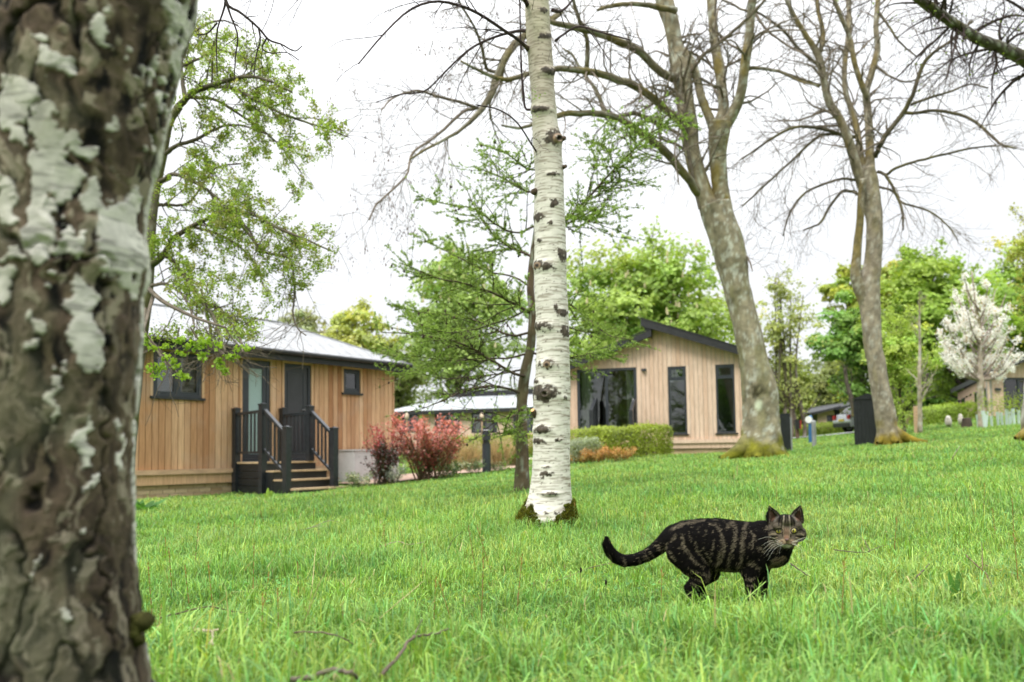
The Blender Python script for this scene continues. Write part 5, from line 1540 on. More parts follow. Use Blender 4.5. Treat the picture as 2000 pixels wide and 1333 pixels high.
    lm = MB(); L = np.concatenate([at(x, y, 4.85) + rng.normal(size=(k, 3)) * s_ for x, y, k, s_ in ((1010, 300, 26, .05), (985, 320, 22, .05), (1030, 180, 10, .025), (1048, 190, 8, .03), (1040, 225, 7, .02), (960, 315, 14, .05), (900, 90, 2, .03))])
    lm.leaves(L, rng.uniform(.010, .018, len(L)), np.array([(.2, .34, .04)]) * rng.uniform(.6, 1.2, (len(L), 1)), rng, asp=.8); lm.build('leaves', M_leaf, t, kind='stuff')
M_birch = attrmat('birch_bark', .72, 0, .25, .05, 40, .15)
birch()

# ------------------------------------------------------------------ foreground birch trunk (out of focus), with hanging twigs
def near_birch():
    d = 1.25
    t = tag(empty('birch_tree', (0, 0, 0)), 'huge craggy birch trunk filling the left edge, white bark peeling from dark brown', 'tree')
    E = np.array([(-500, -60, 470), (-250, -20, 425), (-40, -30, 383), (0, -30, 379), (100, -40, 354), (200, -48, 337), (300, -52, 319), (350, -55, 305), (400, -58, 293), (450, -60, 286), (500, -62, 293), (540, -64, 289), (575, -65, 276), (650, -66, 276), (780, -68, 266),
                  (900, -70, 258), (1100, -74, 258), (1200, -80, 264), (1290, -84, 274), (1340, -86, 284), (1500, -95, 300), (1750, -130, 340)], float)
    n, sides = 640, 300
    ys = np.concatenate([np.linspace(-500, -20, 60), np.linspace(-17, 1340, 520), np.linspace(1344, 1750, 60)])
    l = np.interp(ys, E[:, 0], E[:, 1]); r_ = np.interp(ys, E[:, 0], E[:, 2])
    P = np.array([at((a + b) / 2, y, d) for a, b, y in zip(l, r_, ys)])[::-1]; Rr = ((r_ - l) / 2 / ppm(d))[::-1] - .010
    a = np.arange(sides) / sides * 2 * np.pi
    a = a + .55 * np.sin(2 * a) * .5
    Dv = np.stack([np.cos(a), np.sin(a), 0 * a], 1)
    V = (P[:, None] + Rr[:, None, None] * Dv[None] * .985).reshape(-1, 3); D = np.tile(Dv, (n, 1))
    px, py = proj(V); front = D[:, 1] < .25
    wp = V + (np.stack([fbm(V * 22, 3, 1), fbm(V * 22, 3, 2), fbm(V * 22, 3, 3)], 1) - .5) * .05
    rid = lambda P_, o, s_: 1 - np.abs(2 * fbm(P_, o, s_) - 1) * 2.2
    fur = .55 * rid(wp * (34, 34, 11), 4, 100) + .45 * fbm(wp * (70, 70, 30), 4, 104)      # furrowed old bark
    big = fbm(wp * (11, 11, 4.5), 4, 107)
    plate = fbm(wp * (20, 20, 11), 5, 110)
    ell = np.zeros(len(V))
    wx, wy = (fbm(V * 34, 4, 120) - .5) * 90, (fbm(V * 34, 4, 124) - .5) * 130
    for ex, ey, rx, ry, s_ in ((150, 630, 50, 90, 1), (165, 700, 32, 42, 1), (250, 470, 38, 80, 1.1), (95, 330, 50, 75, .9), (70, 410, 30, 100, 1), (350, 90, 15, 190, 1.3), (335, 240, 10, 60, .9), (20, 200, 42, 80, .8), (110, 110, 46, 36, .8), (150, 280, 40, 16, .8), (90, 230, 22, 36, .8), (190, 400, 26, 26, .8),
                              (15, 370, 25, 60, .8), (130, 465, 30, 14, .9), (40, 500, 25, 16, .8), (165, 860, 15, 66, .8), (155, 1080, 15, 56, .75), (100, 750, 11, 60, .8), (235, 900, 11, 80, .7), (60, 620, 40, 60, .5), (170, 950, 16, 14, .8), (30, 840, 16, 60, .6), (200, 60, 26, 24, .6), (285, 270, 12, 60, .6), (60, 60, 30, 24, .7),
                              (250, 110, 18, 30, .5), (40, 280, 20, 20, .8), (205, 180, 20, 26, .55), (210, 250, 24, 16, .6), (300, 130, 10, 40, .5), (15, 560, 16, 40, .8), (110, 540, 20, 16, .7), (215, 330, 16, 30, .6), (230, 1010, 9, 50, .6), (150, 1200, 12, 40, .5), (60, 1100, 9, 60, .45), (240, 1150, 8, 50, .5), (20, 1000, 10, 60, .4)):
        e = np.exp(-(((px + wx - ex) / rx) ** 2 + ((py + wy - ey) / ry) ** 2) ** 1.6) * s_; ell = np.maximum(ell, e * front)
    upness = sst(900, 300, py)
    pm = sst(.53, .58, np.maximum(ell * .95, np.where(front, 0, plate + .05)) + (plate - .5) * (1.0 + .6 * upness) + upness * .15)
    small = sst(.60, .66, fbm(wp * (48, 48, 26), 4, 180) + upness * .04)
    V = V + D * ((fur - .5) * .009 * (1 - pm * .7) + (big - .5) * .008 + pm * .0035 + small * .0015 + (fbm(V * 4, 2, 130) - .5) * .02)[:, None]
    crack = np.exp(-((fbm(wp * (12, 12, 3.2), 3, 140) - .5) / .018) ** 2)
    V = V - D * crack[:, None] * .008
    dk = np.array((.044, .032, .022)) * (.06 + 2.0 * sst(.25, .85, fur)[:, None]) * (.7 + .6 * sst(.35, .65, big)[:, None])
    lite = (sst(.52, .60, fbm(wp * (44, 44, 22), 5, 150)) * .85)[:, None]
    dk = dk * (1 - lite) + np.array((.155, .12, .078)) * (.25 + 1.0 * fbm(V * 60, 3, 152)[:, None]) * lite
    dk = dk * (1 - small[:, None] * .7) + np.array((.28, .25, .18)) * small[:, None] * .7
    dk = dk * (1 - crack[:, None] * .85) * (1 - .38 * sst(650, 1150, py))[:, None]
    strk = (sst(.60, .70, fbm(wp * (60, 60, 7), 4, 190)) * sst(500, 800, py) * .7)[:, None]; dk = dk * (1 - strk) + np.array((.25, .215, .16)) * strk
    wt = np.array((.56, .545, .49)) * (.55 + .75 * fbm(V * (16, 16, 40), 4, 160)[:, None])
    wt = wt * (1 - .45 * sst(.54, .66, fbm(V * (20, 20, 170), 3, 165))[:, None])
    alg = (sst(.42, .62, fbm(V * (12, 12, 7), 4, 170)) * (.15 + .45 * sst(230, 60, px)))[:, None] * front[:, None]
    c = dk * (1 - pm[:, None]) + wt * pm[:, None]
    c = c * (1 - alg * .8) + np.array((.115, .12, .075)) * (.3 + 1.0 * fur[:, None]) * (1 + pm[:, None]) * alg * .8
    c = np.clip(c, .004, 1)
    base = np.arange(n - 1)[:, None] * sides + np.arange(sides)[None]; nx = np.arange(n - 1)[:, None] * sides + ((np.arange(sides) + 1) % sides)[None]
    Q = np.stack([base, nx, nx + sides, base + sides], -1).reshape(-1, 4)
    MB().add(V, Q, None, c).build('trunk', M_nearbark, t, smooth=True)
    m = MB()       # mossy burr on the right side near the foot
    for q in range(7):
        p = at(272 + rng.uniform(-8, 9), 1235 + rng.uniform(-30, 22), d + .0); m.ball(p, rng.uniform(.008, .015), 10, 7, np.array((.05, .05, .015)) * rng.uniform(.5, 1.5))
    m.V = [v + (fbm(v * 100, 3, 4) - .5)[:, None] * .01 for v in m.V]; m.build('moss_cushion', M_moss, t, smooth=True, kind='stuff')
    # a limb above the frame with its twigs hanging into view
    Ls = [([(380, -230, 30), (420, -160, 12), (440, -60, 6), (440, 5, 3), (424, 60, 2.2), (423, 110, 1.8), (424, 150, 1.3)], [0, 1.2, 2.2, 2.3, 2.3, 2.3, 2.3]),
          ([(440, -60, 5), (442, 5, 3), (470, 25, 2.5), (505, 55, 2.2), (525, 78, 2), (550, 87, 1.6), (575, 100, 1.2), (590, 90, .9)], 2.3),
          ([(440, 0, 3), (450, 30, 2), (464, 70, 1.6), (460, 110, 1.4), (457, 160, 1)], 2.3),
          ([(505, 55, 2), (508, 80, 1.6), (500, 110, 1.3), (496, 150, 1)], 2.3), ([(424, 45, 2), (405, 65, 1.3), (385, 68, 1)], 2.3), ([(520, 76, 1.8), (512, 95, 1.4), (530, 104, 1.2), (560, 103, 1), (584, 118, .8)], 2.3)]
    paths = []
    for i, (q, dd) in enumerate(Ls):
        if i == 0: paths.append(limbP([(x, y, rr) for x, y, rr in q], 1.3, dd, 24))
        else: paths.append(limbP(q, 1.3 + 2.3, 0, 24))
    paths[0] = (paths[0][0], np.interp(np.linspace(0, 1, 24), [0, .35, .6, 1], [.03, .008, .004, .0022]))
    P, r = bundle(paths); r = np.maximum(r * 1.0, .0022); r[0] = paths[0][1]
    tw = MB(); tc = np.array((.04, .03, .028)); tw.tubes(P, r, 7, col=tc)
    P1, r1 = spawn(P[1:], r[1:], 26, .2, 1, (.4, 1.1), (.05, .22), up=-.06, wander=.2, rf=.6, n=5, rmin=.0011); tw.tubes(P1, r1, 4, col=tc)
    tw.build('twigs', M_bark, t, kind='stuff')
M_nearbark = attrmat('old_birch_bark', .9, 0, .2, .12, 60, .4)
near_birch()
# ------------------------------------------------------------------ small-leaved tree behind the near trunk
def maple():
    d = 8.6
    t = tag(empty('field_maple', (0, 0, 0)), 'airy tree in fresh yellow-green leaf between the near trunk and the cedar lodge', 'tree')
    P, r = limbP([(236, 985, 24), (238, 955, 19), (250, 850, 17), (262, 740, 16), (272, 660, 15), (282, 600, 13), (290, 520, 11), (294, 450, 10), (303, 375, 9.5), (318, 300, 9), (330, 240, 8.5), (350, 208, 8)], d, n=70)
    trunk_mesh(P, r, 22, s=51, base=(.12, .105, .07), moss=(.10, .11, .03), lich=(.2, .2, .15)).build('trunk', M_bark, t, smooth=True)
    Ls = [([(350, 208, 7), (369, 187, 6), (405, 169, 5), (445, 157, 4), (488, 150, 3), (530, 160, 2.2), (570, 180, 1.8)], -1.0),
          ([(362, 192, 5), (355, 150, 4), (350, 100, 3.6), (360, 40, 3), (372, -20, 2.6), (390, -80, 2)], .8),
          ([(405, 170, 4), (450, 172, 3.4), (500, 195, 3), (545, 220, 2.4), (600, 240, 2), (640, 252, 1.6), (680, 268, 1.1)], -1.3),
          ([(372, 190, 4), (420, 195, 3), (470, 225, 2.6), (520, 260, 2.2), (560, 300, 1.7), (590, 340, 1.2)], .6),
          ([(318, 305, 5), (345, 285, 4), (385, 272, 3.4), (430, 248, 2.6), (470, 245, 2), (520, 262, 1.5)], -.4),
          ([(306, 360, 5), (337, 341, 4), (375, 353, 3.4), (420, 383, 2.8), (455, 418, 2.2), (490, 455, 1.8), (510, 500, 1.3)], -1.0),
          ([(292, 520, 7), (319, 499, 6), (336, 469, 5), (375, 443, 4.4), (412, 424, 3.8), (443, 413, 3.4), (490, 418, 3), (540, 445, 2.4), (590, 465, 2), (650, 492, 1.2)], -1.4),
          ([(443, 413, 3.4), (480, 450, 3), (510, 490, 2.6), (545, 500, 2.2), (569, 510, 2), (575, 570, 1.8), (572, 610, 1.6), (580, 640, 1.3), (598, 656, 1)], -1.2),
          ([(322, 495, 5), (345, 520, 4), (372, 555, 4), (395, 592, 3.6), (412, 612, 3), (428, 650, 2.4), (440, 690, 1.6)], -2.2),
          ([(395, 592, 3.4), (430, 605, 2.8), (450, 630, 2.4), (468, 660, 1.8), (475, 690, 1.2)], -2.2),
          ([(285, 600, 5), (278, 640, 4), (285, 660, 3.6), (305, 680, 3), (318, 700, 2.6), (330, 715, 2), (345, 728, 1.3)], -2.6),
          ([(400, 600, 3), (410, 640, 2.4), (415, 670, 2), (435, 690, 1.8), (450, 700, 1.4)], -2.4),
          ([(330, 245, 4), (300, 180, 3.4), (320, 110, 3), (330, 40, 2.6), (340, -30, 2)], .5),
          ([(375, 443, 3.4), (420, 455, 2.8), (465, 480, 2.2), (500, 520, 1.8), (515, 560, 1.2)], .4),
          ([(300, 400, 4), (330, 400, 3), (370, 395, 2.6), (420, 330, 2), (470, 320, 1.5)], .7),
          ([(355, 130, 3), (400, 110, 2.6), (430, 100, 2.2), (470, 110, 1.7), (500, 130, 1.2)], -.2),
          ([(355, 80, 3), (390, 55, 2.6), (430, 40, 2), (465, 50, 1.4)], .4),
          ([(290, 560, 4), (320, 555, 3), (350, 570, 2.6), (370, 600, 2), (380, 640, 1.6)], -1.6)]
    paths = [limbP(q, d, dd, 24, jit=.15) for q, dd in Ls]
    for p, r in paths[:9]: 
        mm = MB().tubes(p[None], r[None], 9); mm.C[0] = barkcol(mm.V[0], (.10, .085, .06), (.08, .09, .03)); mm.build('limb', M_bark, t, smooth=True)
    P, r = bundle(paths); tc = np.array((.11, .09, .065)); tw = MB(); tw.tubes(P[9:], r[9:], 7, col=tc)
    P1, r1 = spawn(P, r, 380, .12, 1, (.4, 1.2), (.25, .9), up=-.04, wander=.22, rf=.4, n=6, rmin=.0035, lentaper=.3)
    P2, r2 = spawn(P1, r1, 1700, .2, 1, (.4, 1.1), (.10, .38), up=-.02, wander=.25, rf=.6, n=5, rmin=.0016)
    tw.tubes(P1, r1, 4, col=tc); tw.tubes(P2, r2, 3, col=tc); tw.build('twigs', M_bark, t, kind='stuff')
    # little rosettes of young leaves at the twig ends and along them
    C = np.concatenate([P2[:, -1], along(P2, 3600, .3)[0], along(P1, 700, .6)[0]])
    # keep the crown off the open sky on the right, as measured
    px, py = proj(C)
    lim = np.interp(py, [-80, 0, 80, 150, 260, 330, 420, 500, 560, 620, 700], [400, 420, 520, 600, 700, 590, 640, 665, 600, 520, 500])
    C = C[(px < lim) & (py < 660) & ~((py > 560) & (rng.random(len(C)) < .55))]
    K = 11
    Lp = np.repeat(C, K, 0) + rng.normal(size=(len(C) * K, 3)) * .022 + (0, 0, -.01)
    sz = rng.uniform(.018, .034, len(Lp)); tint = rng.uniform(.55, 1.25, (len(C), 1)); warm = rng.random((len(C), 1)) < .22
    col = np.where(warm, np.array([(.32, .33, .11)]), np.array([(.29, .41, .07)])) * tint
    lm = MB(); lm.leaves(Lp, sz, np.repeat(col, K, 0), rng, asp=.75, flat=.5)
    # the nearest spray in front of the eaves: larger leaves
    near = [(285, 668), (300, 680), (322, 678), (345, 668), (352, 690), (368, 678), (300, 715), (308, 722), (316, 716), (338, 706), (343, 716), (352, 733), (360, 737), (306, 732), (385, 680), (392, 700), (400, 692), (402, 676), (375, 672), (428, 705), (426, 712), (436, 722), (440, 728), (448, 697), (458, 696),
            (428, 673), (465, 680), (483, 681), (292, 724), (320, 700), (410, 668), (395, 668), (355, 660), (285, 655)]
    for x, y in near:
        c = at(x, y, 5.9); k = 20
        q = c + rng.normal(size=(k, 3)) * (.018, .018, .014); lm.leaves(q, rng.uniform(.022, .042, k), np.array([(.30, .46, .055)]) * rng.uniform(.7, 1.15, (k, 1)), rng, asp=.8, flat=.3)
    lm.build('leaves', M_leaf, t, kind='stuff')
    tw2 = MB()
    for q in (([(280, 645, 2.4), (300, 672, 2), (316, 690, 1.8), (328, 712, 1.5), (352, 735, 1)]), ([(372, 640, 2), (392, 668, 1.6), (430, 690, 1.4), (450, 697, 1)]), ([(400, 640, 1.6), (415, 668, 1.4), (420, 690, 1.2), (436, 722, .9)]), ([(440, 640, 1.6), (452, 660, 1.3), (470, 678, 1), (483, 681, .8)]), ([(350, 640, 1.6), (345, 668, 1.2), (342, 700, 1)])):
        p, r = limbP(q, 5.9, 0, 12); tw2.tubes(p[None], r[None], 5, col=tc)
    p, r = limbP([(285, 560, 5), (320, 590, 4), (380, 620, 3), (440, 640, 2)], 7.5, -1.5, 24); tw2.tubes(p[None], r[None], 6, col=tc)
    p, r = limbP([(300, 575, 4), (290, 610, 3), (280, 645, 2.4)], 7.5, -1.6, 24); tw2.tubes(p[None], r[None], 6, col=tc)
    tw2.build('spray', M_bark, t, kind='stuff')
maple()

# ------------------------------------------------------------------ larch behind the birch
def larch():
    d = 8.0
    t = tag(empty('larch_tree', (0, 0, 0)), 'green-tufted larch with sweeping level branches just behind the white birch', 'tree')
    P, r = limbP([(1018, 975, 19), (1018, 957, 16), (1019, 920, 13.5), (1020, 880, 12.5), (1018, 830, 12), (1020, 780, 11.5), (1026, 730, 10.5), (1036, 680, 9), (1040, 620, 8), (1036, 560, 7), (1040, 500, 6), (1050, 430, 5), (1062, 340, 4), (1070, 240, 4)], d, n=90)
    trunk_mesh(P, r, 26, ridge=.16, s=61, base=(.13, .09, .06), moss=(.12, .11, .06), lich=(.3, .31, .25)).build('trunk', M_bark, t, smooth=True)
    B = [([(1030, 737, 6), (1000, 728, 5), (960, 705, 4.5), (925, 682, 4), (890, 668, 3.4), (850, 660, 2.6), (800, 652, 2), (745, 650, 1.2)], -1.2),
         ([(1036, 612, 6), (1010, 597, 5), (975, 578, 4.6), (935, 563, 4), (900, 552, 3.4), (860, 545, 2.6), (820, 530, 1.8), (780, 513, 1)], -.9),
         ([(1041, 502, 5), (1015, 492, 4.4), (994, 481, 4), (968, 462, 3.4), (945, 435, 2.8), (925, 400, 2), (905, 355, 1)], .4),
         ([(1048, 440, 4), (1010, 455, 3.4), (970, 440, 3), (930, 410, 2.4), (880, 400, 1.8), (835, 392, 1)], -1.1),
         ([(1022, 768, 5), (985, 758, 4), (945, 755, 3.4), (905, 765, 2.8), (870, 780, 2.2), (835, 795, 1.6), (800, 805, 1)], -1.0),
         ([(1038, 650, 5), (1000, 655, 4), (960, 640, 3.4), (915, 622, 2.8), (870, 615, 2.2), (820, 610, 1.6), (770, 600, 1)], .9),
         ([(1035, 690, 4), (990, 700, 3.4), (940, 700, 3), (890, 705, 2.4), (840, 700, 1.8), (780, 690, 1), (735, 668, 1)], -.5),
         ([(1036, 560, 4), (1000, 540, 3.4), (950, 530, 3), (900, 505, 2.4), (850, 480, 1.6), (830, 470, 1)], 1.2),
         ([(1020, 795, 4), (1000, 815, 3.4), (970, 822, 3), (940, 822, 2.4), (912, 818, 1.6)], -1.1),
         ([(1018, 850, 4), (1005, 840, 3), (985, 845, 2), (1000, 800, 2)], -.7),
         ([(1060, 560, 4), (1090, 575, 4), (1120, 600, 3.4), (1150, 625, 2.6), (1190, 655, 2), (1235, 663, 1)], -1.0),
         ([(1040, 690, 4), (1080, 700, 3.4), (1120, 698, 2.8), (1155, 690, 2), (1185, 685, 1)], -1.2),
         ([(1050, 470, 5), (1085, 452, 4.4), (1105, 432, 4.2), (1130, 405, 4), (1160, 375, 3.6), (1200, 330, 3.2), (1235, 296, 2.6), (1265, 265, 2), (1300, 245, 1.6), (1335, 232, 1)], -1.2),
         ([(1058, 380, 4), (1020, 370, 3.4), (985, 350, 2.6), (950, 335, 2), (925, 325, 1)], .5),
         ([(1160, 375, 3), (1190, 370, 2.4), (1210, 350, 1.8), (1200, 320, 1)], -1.0), ([(1120, 420, 3), (1145, 430, 2), (1165, 425, 1.4), (1180, 400, 1)], -1.1),
         ([(1200, 330, 2.6), (1190, 300, 2), (1170, 280, 1.4), (1150, 290, 1)], -.9), ([(1235, 296, 2), (1230, 265, 1.5), (1240, 240, 1)], -.9),
         ([(1062, 330, 4), (1030, 330, 3), (990, 300, 2), (960, 290, 1)], -.8), ([(1060, 620, 4), (1110, 640, 3), (1160, 650, 2), (1200, 640, 1)], .8),
         ([(1040, 600, 4), (1000, 620, 3), (940, 640, 2.4), (880, 650, 2), (830, 640, 1.2)], -1.5), ([(1030, 720, 4), (980, 730, 3), (930, 735, 2.4), (870, 740, 2), (810, 730, 1.2), (770, 745, 1)], .5)]
    paths = [(p_, r_ * .55) for p_, r_ in (limbP(q, d, dd, 24, jit=.12) for q, dd in B)]
    for p, r in paths[:13]:
        mm = MB().tubes(p[None], r[None], 8); mm.C[0] = barkcol(mm.V[0], (.085, .06, .045)); mm.build('limb', M_bark, t, smooth=True)
    P, r = bundle(paths); tc = np.array((.05, .036, .028)); tw = MB(); tw.tubes(P[13:], r[13:], 6, col=tc)
    P1, r1 = spawn(P, r, 620, .10, .97, (.6, 1.2), (.2, .8), up=.015, wander=.08, rf=.6, n=8, rmin=.0022, lentaper=.6, flat=.22)
    P2, r2 = spawn(P1, r1, 1700, .1, .9, (.6, 1.1), (.08, .3), up=.01, wander=.10, rf=.6, n=5, rmin=.0014, flat=.3)
    tw.tubes(P1, r1, 4, col=tc); tw.tubes(P2, r2, 3, col=tc); tw.build('twigs', M_bark, t, kind='stuff')
    # needle tufts
    C = np.concatenate([along(P1, 11000, .08)[0], along(P2, 12000, .05)[0], along(P, 2400, .35)[0]])
    px, py = proj(C)
    keep = ~((np.abs(px - 1075) < 40) & (py < 300)) & (rng.random(len(C)) < np.where(py < 420, .55, np.where(py > 700, .8, 1.0)))
    # inner, shaded twigs are barer
    keep &= ~((py > 735) & (px < 965) & (rng.random(len(C)) < .80)); keep &= ~((py > 560) & (rng.random(len(C)) < .22))
    inner = (px > 880) & (px < 1030) & (py > 600) & (py < 780); keep &= ~(inner & (rng.random(len(C)) < .55))
    C = C[keep]; K = 9; n = len(C) * K
    D = rng.normal(size=(n, 3)) + (0, 0, .5); D /= np.linalg.norm(D, axis=1, keepdims=True)
    X = np.cross(D, rng.normal(size=(n, 3))); X /= np.linalg.norm(X, axis=1, keepdims=True)
    b = np.repeat(C, K, 0); h = rng.uniform(.013, .026, (n, 1))
    V = np.stack([b - X * .0028, b + X * .0028, b + D * h + X * .0012, b + D * h - X * .0012], 1).reshape(-1, 3)
    col = np.array([(.26, .38, .085)]) * np.repeat(rng.uniform(.6, 1.35, (len(C), 1)), K, 0)
    MB().add(V, np.arange(4 * n).reshape(-1, 4), None, np.repeat(col, 4, 0)).build('needles', M_needle, t, kind='stuff')
    # cones
    cm = MB(); Q = along(P1, 190, .1)[0]
    for q in Q: cm.ball(q + (0, 0, rng.uniform(-.02, .015)), (.010, .010, .014), 6, 4, np.array((.06, .04, .028)) * rng.uniform(.7, 1.3))
    cm.build('cones', M_bark, t, smooth=True, kind='stuff')
larch()

# ------------------------------------------------------------------ generic leafy trees of the background
def leafy(name, label, box, d, base_px, col, nleaf, leaf, lobes=26, candles=0, sparse=False, trunk_r=.2, stems=1, var=.35, twig=(.08, .065, .05), shell=.30, group=None, cat='tree', dark=None, shape=1.0, ry=None, trunkx=None, depth=0.8):
    x0, y0, x1, y1 = box; lobes = int(lobes * 1.5); nleaf = int(nleaf * 1.35); col = tuple(q * 1.38 for q in col)
    t = tag(empty(name, (0, 0, 0)), label, cat, group)
    c = at((x0 + x1) / 2, (y0 + y1) / 2, d); rx = (x1 - x0) / 2 / ppm(d); rz = (y1 - y0) / 2 / ppm(d); ry = rx * depth if ry is None else ry
    bx = at(base_px, 850, d); g = gz(bx[0], d)
    base = np.array([bx[0], d, g - .2])
    st = []
    for i in range(stems):
        tip = c + (rng.uniform(-.5, .5) * rx * (stems > 1), rng.uniform(-.4, .4) * ry * (stems > 1), rz * rng.uniform(.4, .85))
        o = np.array([(i - (stems - 1) / 2) * trunk_r * 2.2, 0, 0]) if stems > 1 else 0
        mid = (base + tip) / 2 + rng.normal(size=3) * (rx * .08, rx * .08, 0)
        p = catmull(np.array([base + o, base * .75 + mid * .25 + o, mid, tip]), 24); st.append((p, np.linspace(trunk_r, trunk_r * .15, 24)))
    P, r = bundle(st)
    for k in range(len(st)):
        mm = trunk_mesh(P[k], r[k], 12, s=71 + k, base=np.array(twig) * 1.5, moss=(.1, .1, .04), lich=(.2, .19, .15)); mm.build('trunk', M_bark, t, smooth=True)
    nl = 46 if not sparse else 70
    P1, r1 = spawn(P, r, nl, .3, 1, (.5, 1.1), (min(rx, rz) * .55, min(rx, rz) * 1.1), up=.05, wander=.14, rf=.5, n=9, rmin=trunk_r * .08, lentaper=.35)
    P2, r2 = spawn(P1, r1, nl * 7, .2, 1, (.4, 1.1), (rx * .14, rx * .4), up=.02, wander=.22, rf=.5, n=6, rmin=trunk_r * .045)
    tw = MB(); tw.tubes(P1, r1, 6, col=twig); tw.tubes(P2, r2, 3, col=twig)
    tw.build('limbs', M_bark, t, kind='stuff')
    # leaf clumps as lobes, following an uneven outline
    U = rng.normal(size=(lobes, 3)); U /= np.linalg.norm(U, axis=1, keepdims=True)
    U[:, 1] = -np.abs(U[:, 1]) * np.where(rng.random(lobes) < .7, 1, -1)
    rad = rng.uniform(.15, .80, lobes)[:, None] ** .7
    Lc = c + U * rad * (rx, ry, rz); Lr = rng.uniform(.24, .40, lobes) * min(rx, rz) * (1.25 if not sparse else .95)
    # taper the crown with height
    k = (Lc[:, 2] - c[2]) / rz
    Lc[:, :2] = c[:2] + (Lc[:, :2] - c[:2]) * np.clip(1.1 - .35 * shape * np.maximum(k, 0) - .25 * np.maximum(-k - .3, 0), .3, 1.1)[:, None]
    per = rng.dirichlet(np.ones(lobes) * 4) * nleaf
    lm = MB(); cm = MB(); base_c = np.array(col)
    for i in range(lobes):
        n = max(8, int(per[i])); D = rng.normal(size=(n, 3)); D /= np.linalg.norm(D, axis=1, keepdims=True)
        D[:, 2] = np.where(D[:, 2] < -.3, -D[:, 2] * .6, D[:, 2])
        rr = (1 - shell * rng.random(n) ** .6) if not sparse else rng.random(n) ** .45
        jag = .75 + .55 * fbm(D * 2.6 + i * 3.7, 3, 200)
        Q = Lc[i] + D * (rr * Lr[i] * jag)[:, None] * (1, 1, .78)
        gap = fbm((Q - c) / min(rx, rz) * 5.5 + 40, 2, 260) > (.43 if not sparse else .47); Q, D = Q[gap], D[gap]; n = len(Q)
        if n < 2: continue
        tint = rng.uniform(1 - var * .6, 1 + var * .6); hue = rng.normal() * .06
        cc = base_c * tint * rng.uniform(.75, 1.25, (n, 1)) * (1 + np.array([hue, 0, -hue * .3]))
        lm.leaves(Q, rng.uniform(.7, 1.3, n) * leaf, np.clip(cc, .005, 1), rng, nb=D * 1.3, flat=.6, asp=.8)
        if candles:
            kk = max(1, int(candles / lobes)); D2 = rng.normal(size=(kk, 3)); D2 /= np.linalg.norm(D2, axis=1, keepdims=True); D2[:, 1] = -np.abs(D2[:, 1]); D2[:, 2] = np.abs(D2[:, 2]) * .8
            for q in Lc[i] + D2 * Lr[i] * 1.02: cm.tubes(np.array([[q, q + (0, 0, .12), q + (0, 0, .26)]]), np.array([[.06, .05, .015]]), 6, (.55, .50, .30))
    # leaves on the limb ends tie the clumps together
    q, _ = along(P2, nleaf // (6 if not sparse else 2), .4)
    lm.leaves(q + rng.normal(size=q.shape) * leaf * .8, rng.uniform(.7, 1.2, len(q)) * leaf, np.clip(base_c * rng.uniform(.6, 1.2, (len(q), 1)), 0, 1), rng, flat=.5, asp=.8)
    lm.build('crown', M_leaf, t, kind=None)
    if candles: cm.build('flower_candles', M_leaf_dry, t, kind='stuff')
    return t

leafy('distant_tree', 'olive-brown thinly leaved tree showing above the cedar lodge roof', (528, 596, 670, 730), 46, 600, (.27, .28, .15), 4200, .20, sparse=True, trunk_r=.18, stems=3)
leafy('distant_tree', 'yellow-green rounded tree right of the lodge roof ridge', (625, 598, 775, 745), 40, 690, (.36, .39, .12), 7000, .19, sparse=True, trunk_r=.2, stems=2)
leafy('horse_chestnut', 'tall green chestnut with cream candles behind the larch', (770, 470, 1030, 790), 40, 900, (.24, .33, .10), 14000, .20, lobes=34, candles=70, trunk_r=.32)
leafy('distant_tree', 'dull olive tree low between the cedar lodge and the chestnut', (690, 650, 850, 800), 44, 770, (.24, .28, .12), 7000, .19, sparse=True, trunk_r=.15, stems=2)
leafy('horse_chestnut', 'broad bright green chestnut rising behind the gabled lodge', (1080, 462, 1450, 800), 38, 1270, (.27, .37, .09), 30000, .21, lobes=46, candles=90, trunk_r=.4, shape=.7)
leafy('multi_stem_tree', 'thin many-stemmed tree with olive young leaves right of the big leaning trunk', (1462, 515, 1612, 745), 34, 1540, (.30, .34, .12), 2300, .13, sparse=True, trunk_r=.11, stems=6, lobes=34)
leafy('distant_tree', 'deep green dense tree left of the slender bare trunk', (1590, 560, 1730, 800), 42, 1690, (.18, .29, .07), 12000, .19, lobes=24, trunk_r=.28)
leafy('distant_tree', 'pale lime tree top peeping beyond the deep green tree', (1606, 500, 1712, 640), 56, 1660, (.30, .35, .07), 7000, .24, lobes=18, trunk_r=.3)
leafy('distant_tree', 'pale lime tree top right of the slender bare trunk', (1690, 498, 1800, 640), 58, 1745, (.33, .37, .08), 7000, .24, lobes=18, trunk_r=.3)
leafy('large_green_tree', 'wide dark-trunked green tree standing behind the blossom tree', (1700, 488, 1960, 760), 40, 1935, (.23, .34, .06), 27000, .2, lobes=48, trunk_r=.42, stems=2, shape=.5)
leafy('large_green_tree', 'green tree at the right edge over the pale lodge roof', (1880, 500, 2110, 740), 44, 2010, (.25, .35, .07), 16000, .2, lobes=30, trunk_r=.35, shape=.5)
leafy('distant_tree', 'ochre-green leafy tree top at the right edge of the frame', (1940, 405, 2090, 560), 30, 2070, (.36, .38, .09), 3800, .11, sparse=True, trunk_r=.16, lobes=22)
leafy('young_tree', 'young pale lime tree with slim bare trunk right of the slender trunk', (1672, 610, 1838, 790), 26, 1768, (.32, .42, .10), 9000, .085, sparse=True, trunk_r=.085, lobes=34)
leafy('distant_tree', 'soft grey-green tree above the far lodge and road', (1560, 690, 1690, 812), 60, 1610, (.22, .26, .10), 7000, .22, sparse=True, trunk_r=.2, stems=3)
